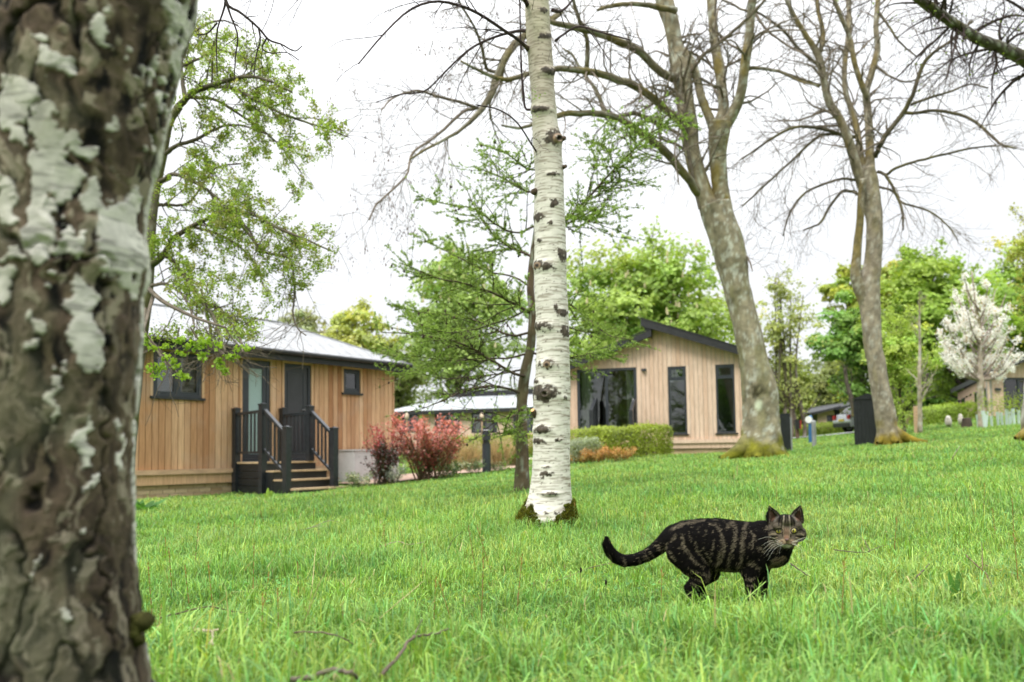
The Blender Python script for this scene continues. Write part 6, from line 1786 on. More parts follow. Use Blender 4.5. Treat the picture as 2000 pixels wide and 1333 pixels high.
leafy('distant_tree', 'grey-green bushy tree behind the black notice board', (1490, 700, 1600, 835), 50, 1550, (.24, .29, .08), 6500, .2, sparse=True, trunk_r=.16, stems=3)
leafy('distant_tree', 'dark green tree under the young lime tree beside the cabinet', (1720, 700, 1900, 830), 46, 1830, (.12, .22, .035), 12000, .19, lobes=24, trunk_r=.25, stems=2)

def dark_trunks():
    for i, (px, pts, r, lb) in enumerate([(1755, [(1757, 840), (1752, 790), (1745, 740), (1738, 690)], 8, 'dark trunk left of the young lime tree'),
                              (1785, [(1768, 835), (1785, 800), (1800, 765), (1812, 730)], 6, 'dark leaning trunk crossing behind the thin sapling'),
                              (1686, [(1668, 800), (1662, 775), (1655, 752), (1650, 720)], 6, 'dark leaning trunk over the distant lodge roof')]):
        d = 38 if i == 2 else 34
        p, r_ = limbP([(x, y, r * (1 - .12 * k)) for k, (x, y) in enumerate([(pts[0][0], pts[0][1] + 15)] + pts)], d, n=40)
        t = tag(empty('bare_trunk', (0, 0, 0)), lb, 'tree')
        trunk_mesh(p, r_, 14, s=80 + i, base=(.07, .06, .045), lich=(.12, .11, .08)).build('trunk', M_bark, t, smooth=True)
        P1, r1 = spawn(p[None], r_[None], 14, .5, 1, (.4, 1), (.8, 2), up=.05, n=8, rmin=.012, rf=.5)
        m = MB(); m.tubes(P1, r1, 5, col=(.06, .05, .04)); m.build('limbs', M_bark, t, kind='stuff')
dark_trunks()

def sapling():
    d = 21
    t = tag(empty('young_tree', (0, 0, 0)), 'thin almost leafless pale sapling tied beside a timber stake', 'tree')
    p, r = limbP([(1797, 845, 4.6), (1797, 800, 4), (1796, 740, 3.6), (1797, 680, 2.8), (1796, 630, 1.8), (1796, 570, .9)], d, n=50)
    trunk_mesh(p, r, 12, s=90, base=(.36, .31, .24)).build('trunk', M_bark, t, smooth=True)
    P1, r1 = spawn(p[None], r[None], 34, .25, .95, (.5, 1.0), (.35, 1.1), up=.05, wander=.08, n=8, rmin=.005, rf=.5, lentaper=.7)
    P2, r2 = spawn(P1, r1, 120, .2, 1, (.3, .8), (.15, .4), up=.05, wander=.1, n=5, rmin=.003)
    m = MB(); m.tubes(P1, r1, 5, col=(.32, .28, .22)); m.tubes(P2, r2, 3, col=(.32, .28, .22)); m.build('limbs', M_bark, t, kind='stuff')
    q, _ = along(P2, 420, .3); lm = MB(); lm.leaves(q, np.full(len(q), .04), np.array([(.34, .42, .12)]) * rng.uniform(.7, 1.2, (len(q), 1)), rng); lm.build('leaves', M_leaf, t, kind='stuff')
sapling()

M_petal = attrmat('petals', .7, .45, .2, .04, 5, ttint=(1, .99, .95))
def cherry():
    d = 22
    t = tag(empty('cherry_tree', (0, 0, 0)), 'small rounded tree covered in white blossom on a slim grey trunk', 'tree')
    p, r = limbP([(1920, 850, 8.5), (1918, 820, 7), (1916, 780, 6.6), (1915, 740, 6), (1914, 700, 4.5), (1912, 640, 3.4), (1905, 590, 2.4), (1898, 530, 1.4)], d, n=50)
    trunk_mesh(p, r, 14, s=95, base=(.33, .28, .22), lich=(.45, .42, .36)).build('trunk', M_bark, t, smooth=True)
    ends = [(1845, 668), (1838, 652), (1855, 690), (1862, 640), (1868, 610), (1872, 580), (1885, 555), (1880, 530), (1900, 560), (1925, 580), (1930, 555), (1948, 600), (1960, 620), (1975, 640), (1980, 680), (1990, 660), (1965, 690), (1940, 695), (1925, 660), (1895, 690), (1872, 672), (1945, 650), (1902, 620), (1888, 600), (1918, 610), (1850, 700), (1985, 700), (1890, 640), (1932, 630), (1958, 660), (1840, 690), (1865, 705), (1995, 650), (1998, 690), (1970, 600), (1965, 575), (1858, 590), (1845, 625), (1945, 565), (1862, 560), (1980, 710)]
    paths = []
    for ex, ey in ends:
        sy = min(745, ey + 60 + abs(ex - 1914) * .55); sx = 1915
        dd = rng.uniform(-.9, .9)
        paths.append(limbP([(sx, sy, 2.2), ((sx * .45 + ex * .55), (sy * .55 + ey * .45) + 8, 1.6), (ex, ey, .8)], d, dd, 24))
    P, r = bundle(paths); tw = MB(); tw.tubes(P, r, 5, col=(.28, .23, .19))
    P1, r1 = spawn(P, r, 120, .35, 1, (.3, .8), (.15, .5), up=.04, n=6, rmin=.004); tw.tubes(P1, r1, 3, col=(.25, .2, .17)); tw.build('limbs', M_bark, t, kind='stuff')
    C = np.concatenate([along(P1, 330, .2)[0], along(P, 420, .42)[0]])
    C = C[fbm(C * 3.4, 2, 77) > .40]; K = 20; Q = np.repeat(C, K, 0) + rng.normal(size=(len(C) * K, 3)) * .05
    w = rng.random((len(Q), 1)); col = np.where(w < .93, np.array([(.97, .96, .92)]), np.array([(.62, .42, .18)])) * rng.uniform(.85, 1.05, (len(Q), 1))
    lm = MB(); lm.leaves(Q, rng.uniform(.035, .06, len(Q)), col, rng, asp=.9); lm.build('blossom', M_petal, t, kind='stuff')
cherry()

# ------------------------------------------------------------------ hedges, shrubs, grasses
def hedge(name, label, a, b, w, h, col, leaf, n, cat='hedge', lift=0, round_=.25):
    """a,b world ends on the ground; leaves over a box with worn corners, stems inside"""
    a = np.array(a[:2]); b = np.array(b[:2]); L = np.linalg.norm(b - a); ang = math.atan2(b[1] - a[1], b[0] - a[0])
    t = tag(empty(name, (a[0], a[1], gz(*a)), ang), label, cat)
    zb = gz(*b) - gz(*a)
    f = rng.random((n, 3)); s = rng.integers(0, 5, n)
    x, y, z = f[:, 0] * L, (f[:, 1] - .5) * w, f[:, 2] * h
    z = np.where(s == 0, h, z); y = np.where((s == 1) | (s == 2), -w / 2, np.where(s == 3, w / 2, y)); x = np.where(s == 4, np.where(f[:, 0] < .5, 0, L), x)
    c = np.stack([x - L / 2, y, z - h / 2], 1); sc = np.array([L / 2, w / 2, h / 2])
    u = np.abs(c) / sc; e = np.maximum(0, u - (1 - round_)); k = 1 - .35 * (np.linalg.norm(e, axis=1) / round_ - 1).clip(0) * round_
    c = c * k[:, None] * (1, 1, 1)
    P = c + (L / 2, 0, h / 2); P[:, 2] += zb * P[:, 0] / L
    lump = fbm(np.stack([P[:, 0] * 2.2, P[:, 1] * 2.2, P[:, 2] * 2.2], 1), 3, 300) - .5
    P += lump[:, None] * (.0, .25, .25) * min(1, h) + rng.normal(size=P.shape) * leaf * .7
    cc = np.array(col) * rng.uniform(.6, 1.3, (n, 1)) * (1 + lump[:, None] * .6)
    nb = c / sc; lm = MB(); lm.leaves(P, rng.uniform(.7, 1.3, n) * leaf, np.clip(cc, .005, 1), rng, nb=nb, flat=.3, asp=.7)
    lm.build('foliage', M_leaf, t)
    m = MB(); k = int(max(10, L * 9)); q = np.stack([rng.random(k) * L, (rng.random(k) - .5) * w * .6, np.zeros(k) - .1], 1); e = q + np.stack([rng.normal(size=k) * .1, rng.normal(size=k) * .08, h * rng.uniform(.6, .9, k) + .1], 1)
    e[:, 2] += zb * q[:, 0] / L; q[:, 2] += zb * q[:, 0] / L
    m.tubes(np.stack([q, (q + e) / 2 + rng.normal(size=q.shape) * .03, e], 1), np.tile(np.array([.012, .009, .004]), (k, 1)), 4, (.07, .05, .035)); m.build('stems', M_bark, t, kind='stuff')
    return t
hx = lambda px, py, d: at(px, py, d)
hedge('hedge', 'clipped yellow-green hedge in front of the gabled lodge sliding door', hx(1118, 886, 18.6), hx(1298, 884, 19.3), .7, .72, (.30, .38, .05), .05, 11000, round_=.12)
hedge('hedge', 'yellow-green hedge behind the dried grasses and the bollard', hx(880, 880, 25), hx(1120, 878, 25.5), .8, .62, (.30, .36, .045), .06, 7000)
hedge('hedge', 'low bright hedge across the road below the distant lodge', hx(1540, 845, 47), hx(1655, 842, 49), 1.2, .5, (.26, .34, .05), .1, 5000)
hedge('hedge', 'low green hedge between the timber stake and the standing stones', hx(1798, 836, 30), hx(1890, 826, 31), 1.0, .62, (.27, .38, .05), .07, 5000)
hedge('far_wood', 'distant olive wood edge low behind the road and lodges', (8, 68), (62, 62), 4, 5.5, (.15, .19, .06), .35, 16000, cat='wood')
hedge('far_wood', 'distant dull green wood edge low behind the cedar lodge', (-40, 62), (4, 70), 4, 4.4, (.14, .18, .06), .35, 12000, cat='wood')
hedge('hedge', 'white-flecked shrub row under the gabled lodge left end', hx(1110, 892, 17.8), hx(1165, 892, 18), .5, .5, (.34, .40, .26), .045, 2600, cat='shrubs')

def shrub(name, label, px, py, d, w, h, col, leaf, n, top=None, stems=14, spiky=False, flowers=None, group=None, col2=None):
    b = at(px, py, d); g = gz(b[0], b[1])
    t = tag(empty(name, (b[0], b[1], g)), label, 'shrub', group)
    r0 = np.array([[(0, 0, -.05), (0, 0, h * .1), (0, 0, h * .2)]])
    E = rng.normal(size=(stems, 3)); E /= np.linalg.norm(E, axis=1, keepdims=True); E[:, 2] = np.abs(E[:, 2]) + .35
    P = np.zeros((stems, 8, 3)); s = np.linspace(0, 1, 8)[None, :, None]
    tip = np.stack([E[:, 0] * w * .55, E[:, 1] * w * .5, h * rng.uniform(.55, 1.02, stems)], 1)
    base = rng.normal(size=(stems, 3)) * (w * .08, w * .08, 0)
    P = base[:, None] * (1 - s) + tip[:, None] * s + np.array([0, 0, 1]) * (np.sin(s * np.pi) * h * .06) + rng.normal(size=(stems, 8, 3)) * .012; P[:, 0, 2] = -.05
    r = np.linspace(.012, .004, 8)[None].repeat(stems, 0) * (h / .9)
    P1, r1 = spawn(P, r, stems * 5, .2, 1, (.3, .9), (h * .15, h * .4), up=.08, n=6, rmin=.0025)
    m = MB(); m.tubes(P, r, 5, col=(.12, .08, .05) if top is not None else (.09, .07, .05)); m.tubes(P1, r1, 3, col=(.13, .06, .04)); m.build('stems', M_bark, t, kind='stuff')
    C = np.concatenate([along(P1, n // 2, .15)[0], along(P, n // 2, .25)[0]]) + rng.normal(size=(n // 2 * 2, 3)) * leaf * .9
    z = C[:, 2] / h; k = sst(.35, .95, z + rng.normal(size=len(z)) * .16)[:, None]
    cc = np.array(col)[None] if col2 is None else np.where(rng.random((len(C), 1)) < .5, np.array([col]), np.array([col2]))
    if top is not None: cc = cc * (1 - k) + np.array(top) * k
    cc = cc * rng.uniform(.6, 1.3, (len(C), 1))
    lm = MB(); lm.leaves(C, rng.uniform(.7, 1.3, len(C)) * leaf, np.clip(cc, 0, 1), rng, asp=.42 if spiky else .6, flat=.2); lm.build('foliage', M_shiny, t)
    if flowers:
        fc, fn, fs = flowers; q, _ = along(P1, fn, .6); fm = MB()
        fm.leaves(np.repeat(q, 7, 0) + rng.normal(size=(fn * 7, 3)) * fs * .5, np.full(fn * 7, fs), np.array([fc]) * rng.uniform(.85, 1.05, (fn * 7, 1)), rng, asp=.9); fm.build('flowers', M_leaf_dry, t, kind='stuff')
    return t
M_shiny = attrmat('glossy_leaf', .3, .25, .6, .1, 4)
shrub('photinia', 'big shrub with scarlet new shoots over bronze leaves', 832, 938, 15.4, 1.3, 1.25, (.15, .14, .06), .060, 6600, top=(.72, .24, .20), stems=26, spiky=True, col2=(.36, .08, .07))
shrub('photinia', 'tall thin red-tipped shrub leaning before the cedar lodge corner', 755, 938, 15.2, .75, 1.15, (.13, .06, .05), .055, 1500, top=(.58, .09, .09), stems=12, spiky=True)
shrub('barberry', 'compact dark burgundy shrub in front of the pale grey box', 740, 945, 14.9, .55, .74, (.10, .022, .022), .045, 1700, stems=16, col2=(.04, .05, .02))
shrub('euonymus', 'low cream-variegated shrub at the front right foot of the steps', 706, 945, 14.4, .55, .28, (.20, .26, .12), .035, 700, flowers=((.75, .73, .5), 26, .03))
shrub('euonymus', 'low silvery shrub between the burgundy and red shrubs', 770, 944, 14.8, .5, .36, (.30, .34, .28), .03, 900, flowers=((.7, .7, .55), 30, .025))
shrub('hydrangea', 'low shrub with cream-white flower heads right of the big red shrub', 872, 930, 15.6, .75, .34, (.13, .22, .06), .04, 900, flowers=((.82, .80, .62), 46, .045))
shrub('lavender', 'grey-green cushion plant left of the bollard', 925, 922, 16.2, .5, .3, (.16, .24, .10), .035, 700, spiky=True)
shrub('lavender', 'small grey-green cushion plant right of the bollard', 972, 915, 16.6, .4, .22, (.17, .25, .10), .035, 450, spiky=True)
for i, (x, lb) in enumerate(((1128, 'left orange-leaved low shrub beside the birch trunk'), (1168, 'middle orange-leaved low shrub under the clipped hedge'), (1210, 'right orange-leaved low shrub under the clipped hedge'))):
    shrub('spiraea', lb, x, 897, 17.6, .75, .30, (.50, .25, .055), .035, 1500, stems=20, col2=(.42, .36, .10), top=(.60, .30, .09))

def dry_grass():
    spots = [(880, 905, 19, .9, .75), (915, 905, 18.5, .9, .8), (975, 903, 18.4, .8, .85), (1000, 900, 19, .6, .7), (895, 898, 20, .9, .7)]
    lbs = ['pale dried grass clump right of the red shrub', 'tall dried grass clump left of the bollard', 'feathery dried grass clump right of the bollard', 'dried grass clump nearest the larch trunk', 'rear dried grass clump behind the others']
    for (px, py, d, w, h), lb in zip(spots, lbs):
        b = at(px, py, d); g = gz(b[0], b[1]); n = 900
        t = tag(empty('ornamental_grass', (b[0], b[1], g)), lb, 'grass clump')
        base = rng.normal(size=(n, 3)) * (.10 * w, .10 * w, 0); D = rng.normal(size=(n, 3)) * (.33, .33, 0) + (0, 0, 1); D /= np.linalg.norm(D, axis=1, keepdims=True)
        L = rng.uniform(.5, 1.05, (n, 1)) * h; mid = base + D * L * .55; tip = base + D * L + (rng.normal(size=(n, 3)) * (.12, .12, 0) + (0, 0, -.05)) * L
        X = np.cross(D, rng.normal(size=(n, 3))); X /= np.linalg.norm(X, axis=1, keepdims=True); wv = .004
        V = np.stack([base - X * wv, base + X * wv, mid + X * wv, mid - X * wv, tip], 1).reshape(-1, 3); i = np.arange(n)[:, None] * 5
        col = np.where(rng.random((n, 1)) < .8, np.array([(.55, .42, .24)]), np.array([(.30, .32, .10)])) * rng.uniform(.6, 1.15, (n, 1))
        MB().add(V, i + [0, 1, 2, 3], i + [3, 2, 4], np.repeat(col, 5, 0)).build('blades', M_leaf_dry, t)
dry_grass()
# ------------------------------------------------------------------ lawn grass
def blocked(x, y):
    o = np.zeros(len(x), bool)
    for W, ang, u0, u1, v0, v1 in foot:
        dx, dy = x - W[0], y - W[1]; u = dx * math.cos(ang) + dy * math.sin(ang); v = -dx * math.sin(ang) + dy * math.cos(ang)
        o |= (u > u0 - .05) & (u < u1 + .05) & (v > -.0) & (v < v1)
    for P, Wd, mg in ((roadP, roadW, 0), (bedAP, bedAW, -.05), (bedCP, bedCW, -.05), (pathBP, pathBW, 0)):
        for k in range(0, len(P), 1):
            o |= np.hypot(x - P[k, 0], y - P[k, 1]) < Wd[k] / 2 + mg
    return o

def blades(x, y, h, w, lean, col, tipcol=None):
    n = len(x); z = hgt(x, y)
    b = np.stack([x, y, z - .005], 1)
    a = rng.uniform(0, 2 * np.pi, n); dirv = np.stack([np.cos(a), np.sin(a), 0 * a], 1)
    X = np.stack([-np.sin(a + rng.normal(size=n) * .6), np.cos(a), 0 * a], 1); X /= np.linalg.norm(X, axis=1, keepdims=True)
    h = h[:, None]; w = w[:, None] / 2; ln = lean[:, None]
    m1 = b + (0, 0, 1) * h * .45 + dirv * h * ln * .22; m2 = b + (0, 0, 1) * h * (.85 - .18 * ln) + dirv * h * ln * .62; tp = b + (0, 0, 1) * h * (1 - .42 * ln ** 1.3) + dirv * h * ln * 1.12
    V = np.stack([b - X * w * .8, b + X * w * .8, m1 + X * w, m1 - X * w, m2 + X * w * .7, m2 - X * w * .7, tp], 1)
    i = np.arange(n)[:, None] * 7
    Q = np.concatenate([i + [0, 1, 2, 3], i + [3, 2, 4, 5]]); T = i + [5, 4, 6]
    c = np.repeat(col[:, None, :], 7, 1)
    c[:, 0:2] *= .75  # blade roots painted darker, in place of the shade between blades
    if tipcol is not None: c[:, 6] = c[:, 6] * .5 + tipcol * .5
    return V.reshape(-1, 3), Q, T, c.reshape(-1, 3)

def lawn():
    def rho(d): return np.where(d < 3.0, 8200, np.where(d < 9, 8200 * (3.0 / d) ** 1.75, 8200 * (3 / 9) ** 1.75 * (9 / d) ** 1.9))
    ds = np.linspace(1.25, 34, 4000); wgt = rho(ds) * 1.52 * ds; tot = np.trapezoid(wgt, ds) if hasattr(np, 'trapezoid') else np.trapz(wgt, ds)
    Nn = int(tot); print('blades', Nn)
    cdf = np.cumsum(wgt); cdf /= cdf[-1]
    d = np.interp(rng.random(Nn), cdf, ds); x = d * rng.uniform(-.70, .74, Nn); y = d
    xo = np.where(rng.random(Nn) < .5, 1, -1) * rng.uniform(.71, 1.15, Nn) * d; so = rng.random(Nn) < .38
    x, y, d = np.concatenate([x, xo[so]]), np.concatenate([y, y[so]]), np.concatenate([d, d[so]])
    k = ~blocked(x, y); x, y, d = x[k], y[k], d[k]
    # the trunks take their ground
    for px, py, dd, rr in ((1066, 1034, 5.0, .13), (1485, 885, 13, .33), (1735, 866, 16, .2), (1018, 957, 8, .08), (100, 1600, 1.25, .26)):
        p = at(px, py, dd); k = np.hypot(x - p[0], y - p[1]) > rr; x, y, d = x[k], y[k], d[k]
    n = len(x)
    q = np.stack([x, y, 0 * x], 1)
    pt = fbm(q * 1.1, 3, 400); p2 = fbm(q * 4.5, 3, 410); p3 = fbm(q * .35, 2, 420)
    h = (.030 + .038 * sst(.3, .72, pt) + .030 * sst(.45, .7, p2)) * rng.uniform(.5, 1.35, n)
    near = sst(3.0, 1.7, d); h *= 1 + .25 * near
    h *= np.where(rng.random(n) < .04, 1.6, 1)
    pc_ = at(1410, 1172, 2.6); h *= 1 - .50 * np.exp(-(((x - pc_[0]) / .38) ** 2 + ((y - 2.55) / .28) ** 2))
    h = np.where(d > 8, h * (1 - .25 * sst(8, 16, d)), h)
    w = np.maximum(rng.uniform(.0016, .0044, n), d * .00085) * (1 + .25 * near)
    lean = np.clip(rng.gamma(2.2, .30, n), .05, 1.5)
    c1, c2, c3 = np.array((.295, .475, .105)), np.array((.21, .39, .09)), np.array((.355, .485, .135))
    m = sst(.38, .62, fbm(q * 1.7, 3, 430))[:, None]; col = c2 * (1 - m) + c1 * m
    m = (sst(.5, .72, fbm(q * .8, 3, 440)) * .7)[:, None]; col = col * (1 - m) + c3 * m
    col = col * rng.uniform(.5, 1.3, (n, 1)) * (1 + np.array((.16, 0, -.1)) * rng.normal(size=(n, 1)))
    dry = rng.random(n) < .018; col[dry] = np.array((.48, .40, .20)) * rng.uniform(.6, 1.1, (dry.sum(), 1))
    gr = rng.random(n) < .05; col[gr] = np.array((.12, .28, .09)) * rng.uniform(.7, 1.3, (gr.sum(), 1))
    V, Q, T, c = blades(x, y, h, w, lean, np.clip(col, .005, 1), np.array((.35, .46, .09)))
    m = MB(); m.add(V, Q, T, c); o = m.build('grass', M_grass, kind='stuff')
    tag(o, 'bright green spring grass of the lawn', 'grass')
    # longer arching blades scattered in tufts near the camera
    tc_ = []
    ct = np.stack([rng.uniform(-.7, .74, 420), np.sqrt(rng.uniform(1.6 ** 2, 6.5 ** 2, 420))], 1); ct[:, 0] *= ct[:, 1]
    extra = [(px, py, dd) for px, py, dd in ((1350, 1180, 2.48), (1375, 1180, 2.46), (1400, 1178, 2.47), (1330, 1170, 2.5), (1455, 1180, 2.45), (1480, 1182, 2.46), (1500, 1178, 2.5), (1440, 1178, 2.5), (1520, 1172, 2.6))]
    ex = np.array([at(*e)[:2] for e in extra]); ct = np.concatenate([ct, ex])
    kk = 11; cx = np.repeat(ct[:, 0], kk) + rng.normal(size=len(ct) * kk) * .02; cyy = np.repeat(ct[:, 1], kk) + rng.normal(size=len(ct) * kk) * .02
    bl = ~blocked(cx, cyy); cx, cyy = cx[bl], cyy[bl]; n = len(cx)
    col = np.array((.21, .38, .06)) * rng.uniform(.6, 1.4, (n, 1))
    V, Q, T, c = blades(cx, cyy, rng.uniform(.05, .105, n), rng.uniform(.003, .0055, n), np.clip(rng.gamma(2, .35, n), .1, 1.5), col, np.array((.3, .42, .08)))
    m = MB(); m.add(V, Q, T, c); tag(m.build('tall_grass', M_grass, kind='stuff'), 'longer arching blades in tufts through the lawn', 'grass')
    # small round clover and weed leaves low in the sward
    n = 16000; d = np.sqrt(rng.uniform(1.5 ** 2, 8 ** 2, n)); x = d * rng.uniform(-.7, .74, n); k = fbm(np.stack([x * 1.4, d * 1.4, 0 * x], 1), 3, 450) > .5; x, d = x[k], d[k]
    P = np.stack([x, d, hgt(x, d) + rng.uniform(.008, .035, len(x))], 1); m = MB()
    m.leaves(P, rng.uniform(.008, .02, len(P)), np.array([(.12, .30, .07)]) * rng.uniform(.6, 1.4, (len(P), 1)), rng, flat=1.6, asp=.85)
    tag(m.build('clover', M_leaf, kind='stuff'), 'small low clover leaves among the grass', 'clover')
lawn()

# ------------------------------------------------------------------ weeds, sticks
def weeds():
    spots = [(337, 1140, 2.9), (370, 1165, 2.7), (300, 1200, 2.3), (494, 1135, 2.9), (512, 1175, 2.6), (583, 1150, 2.8), (455, 1040, 4.6), (487, 1040, 4.7), (735, 1085, 3.7), (755, 1080, 3.7), (930, 1110, 3.3), (942, 1085, 3.5), (960, 1100, 3.3), (846, 1225, 2.3),
             (888, 1215, 2.3), (940, 1195, 2.4), (1010, 1180, 2.6), (420, 1190, 2.4), (510, 1290, 2.0), (545, 1285, 2.0), (1122, 1040, 4.9), (1250, 1040, 4.2), (1487, 990, 5.6), (1517, 985, 5.8), (1568, 1000, 5.2), (1907, 1020, 4.3), (1944, 1035, 4.0), (1980, 1045, 3.9), (1920, 1000, 4.6), (1643, 1240, 2.15), (1290, 1200, 2.35), (1745, 1060, 3.6), (1760, 985, 5.4), (380, 1085, 3.6), (322, 1090, 3.6), (610, 1020, 5.2), (520, 1010, 5.6), (1990, 1140, 2.6)]
    for i, (px, py, d) in enumerate(spots):
        b = at(px, py, d); g = gz(b[0], b[1])
        big = py > 1120
        t = tag(empty('willowherb', (b[0], b[1], g)), 'thin reddish weed stem with small narrow leaves standing in the lawn', 'weed', 'reddish weed stems in the grass')
        h = rng.uniform(.12, .2)
        ln = rng.normal(size=2) * .02
        p = np.array([(0, 0, 0), (ln[0] * .5, ln[1] * .5, h * .5), (ln[0], ln[1], h)])
        MB().tubes(catmull(p, 8)[None], np.linspace(.0017, .0008, 8)[None], 5, (.27, .15, .05)).build('stem', M_stick, t, smooth=True)
        m = MB(); k = 20; s = np.linspace(.25, 1, k); Q = np.stack([ln[0] * s, ln[1] * s, h * s], 1); a = np.arange(k) * 1.57 + .4
        D = np.stack([np.cos(a) * .8, np.sin(a) * .8, np.full(k, .75) + .8 * (s > .9)], 1); D /= np.linalg.norm(D, axis=1, keepdims=True); X = np.cross(D, (0, 0, 1.)); X /= np.linalg.norm(X, axis=1, keepdims=True); L = (.022 * (1.15 - s * .5))[:, None]
        V = np.stack([Q, Q + D * L * .5 + X * L * .16, Q + D * L, Q + D * L * .5 - X * L * .16], 1).reshape(-1, 3)
        col = np.where(s[:, None] > .82, np.array([(.24, .17, .05)]), np.array([(.14, .27, .06)])) * rng.uniform(.8, 1.2)
        m.add(V, np.arange(4 * k).reshape(-1, 4), None, np.repeat(col, 4, 0)); m.build('foliage', M_leaf, t)
weeds()

def stick(label, pts, d, r, col=(.30, .25, .20), side=(), lift=.02, name='stick', n=20):
    t = None
    m = MB()
    def path(pts, r):
        P = []
        for px, py, dz in pts:
            # depth at which this pixel meets the ground, then lifted
            lo, hi = 1.2, 30
            for _ in range(28):
                mid = (lo + hi) / 2; q = at(px, py, mid)
                if q[2] > gz(q[0], q[1]) + lift * (2.2 if py > 1150 else 1.5) + dz: lo = mid
                else: hi = mid
            P.append(at(px, py, lo))
        return catmull(np.array(P), n), np.linspace(r, r * .45, n)
    P, R = path(pts, r)
    P = P + rng.normal(size=P.shape) * r * .3
    m.tubes(P[None], R[None], 7)
    for s in side:
        q, rr = path(s, r * .65); m.tubes(q[None], rr[None], 6)
    for i in range(len(m.V)): m.C[i] = np.array(col)[None] * (.5 + fbm(m.V[i] * 90, 3, 5)[:, None])
    return tag(m.build(name, M_stick, smooth=True), label, 'stick')
stick('pale forked dead stick lying near the foot of the big left trunk', [(368, 1229, .02), (400, 1233, .03), (431, 1231, .03)], 2, .0055, (.42, .33, .26), side=([(415, 1233, .03), (412, 1255, .02), (381, 1270, .0)], [(413, 1255, .02), (424, 1274, .0)]))
stick('long thin dark branch arching through the grass in the middle foreground', [(745, 1318, .03), (775, 1285, .04), (806, 1246, .05), (845, 1240, .04), (875, 1228, .03)], 2, .0042, (.13, .10, .075), side=([(806, 1246, .05), (825, 1210, .03)],))
stick('thick curved grey branch at the bottom edge left of centre', [(570, 1330, .02), (620, 1318, .04), (665, 1310, .05), (690, 1318, .04), (705, 1332, .0)], 2, .006, (.16, .13, .10), side=([(640, 1322, .02), (655, 1330, .0)],))
stick('thin dark twig across the grass by the reddish weeds at left', [(312, 1207, .02), (350, 1198, .03), (405, 1185, .04), (440, 1192, .03), (480, 1198, .02)], 2.4, .0022, (.10, .07, .05))
stick('grey twig curving through the grass below the dried stalks', [(575, 1236, .02), (630, 1236, .04), (670, 1246, .04), (690, 1260, .01)], 2.1, .0025, (.16, .12, .09))
stick('straight pale dry stalk leaning up in the grass left of centre', [(592, 1222, .0), (620, 1150, .14), (652, 1078, .24)], 2.3, .0015, (.62, .50, .28), side=([(600, 1212, .0), (610, 1140, .12), (616, 1070, .2)],), name='dry_stalk')
stick('long pale dry stalk slanting in the grass in the centre foreground', [(736, 1214, .01), (780, 1175, .07), (826, 1136, .12)], 2.3, .0014, (.58, .46, .26), name='dry_stalk')
stick('short dark twig on the lawn right of the cat', [(1545, 1102, .02), (1570, 1119, .02), (1590, 1131, .0)], 3, .003, (.09, .06, .05))
stick('dark twig lying on the lawn well right of the cat', [(1783, 1134, .0), (1800, 1118, .02), (1816, 1101, .03)], 3, .003, (.12, .09, .07))
stick('brown branched twig in the grass near the right edge', [(1885, 1083, .01), (1905, 1102, .03), (1925, 1120, .02), (1938, 1146, .0)], 3, .0025, (.14, .08, .06), side=([(1925, 1104, .02), (1960, 1117, .0)], [(1919, 1110, .04), (1918, 1060, .10)]))
stick('fine bent twig sprawling on the grass behind the cat to the right', [(1630, 1074, .02), (1660, 1078, .02), (1697, 1078, .03), (1690, 1060, .05), (1680, 1046, .05)], 3.8, .0022, (.12, .09, .07), side=([(1695, 1078, .02), (1720, 1068, .03), (1735, 1064, .04)],))
stick('thin twig beside the tip of the cat tail', [(1150, 1110, .0), (1175, 1104, .02), (1200, 1099, .02)], 3, .0018, (.20, .15, .11), side=([(1080, 1137, .0), (1105, 1128, .02), (1150, 1110, .02)],))
stick('pale curled twig on the lawn left of the white birch foot', [(740, 1070, .01), (775, 1058, .03), (800, 1064, .02), (838, 1056, .02)], 3.8, .0025, (.36, .28, .22), side=([(790, 1062, .02), (785, 1078, .0)],))
stick('dark upright twig left of the white birch foot', [(873, 1078, .0), (885, 1055, .05), (905, 1038, .09)], 4, .002, (.08, .06, .05))
stick('grey dead twigs lying in the mid lawn left of centre', [(560, 1038, .0), (600, 1033, .02), (640, 1018, .03), (660, 1020, .01)], 5, .003, (.26, .22, .17), side=([(600, 1033, .02), (625, 1028, .03), (650, 1030, .0)],))
stick('pale broken stick standing in the grass before the black cabinet', [(1698, 862, .0), (1692, 852, .1), (1687, 847, .16)], 15, .012, (.5, .40, .33))
stick('slim pale stick leaning on the far lawn at right', [(1858, 899, .0), (1866, 886, .08), (1875, 872, .16)], 11, .008, (.5, .42, .34))
stick('thin grey dead stem standing alone by the right edge', [(1992, 868, .0), (1991, 858, .1), (1990, 845, .2)], 11, .006, (.3, .24, .2))

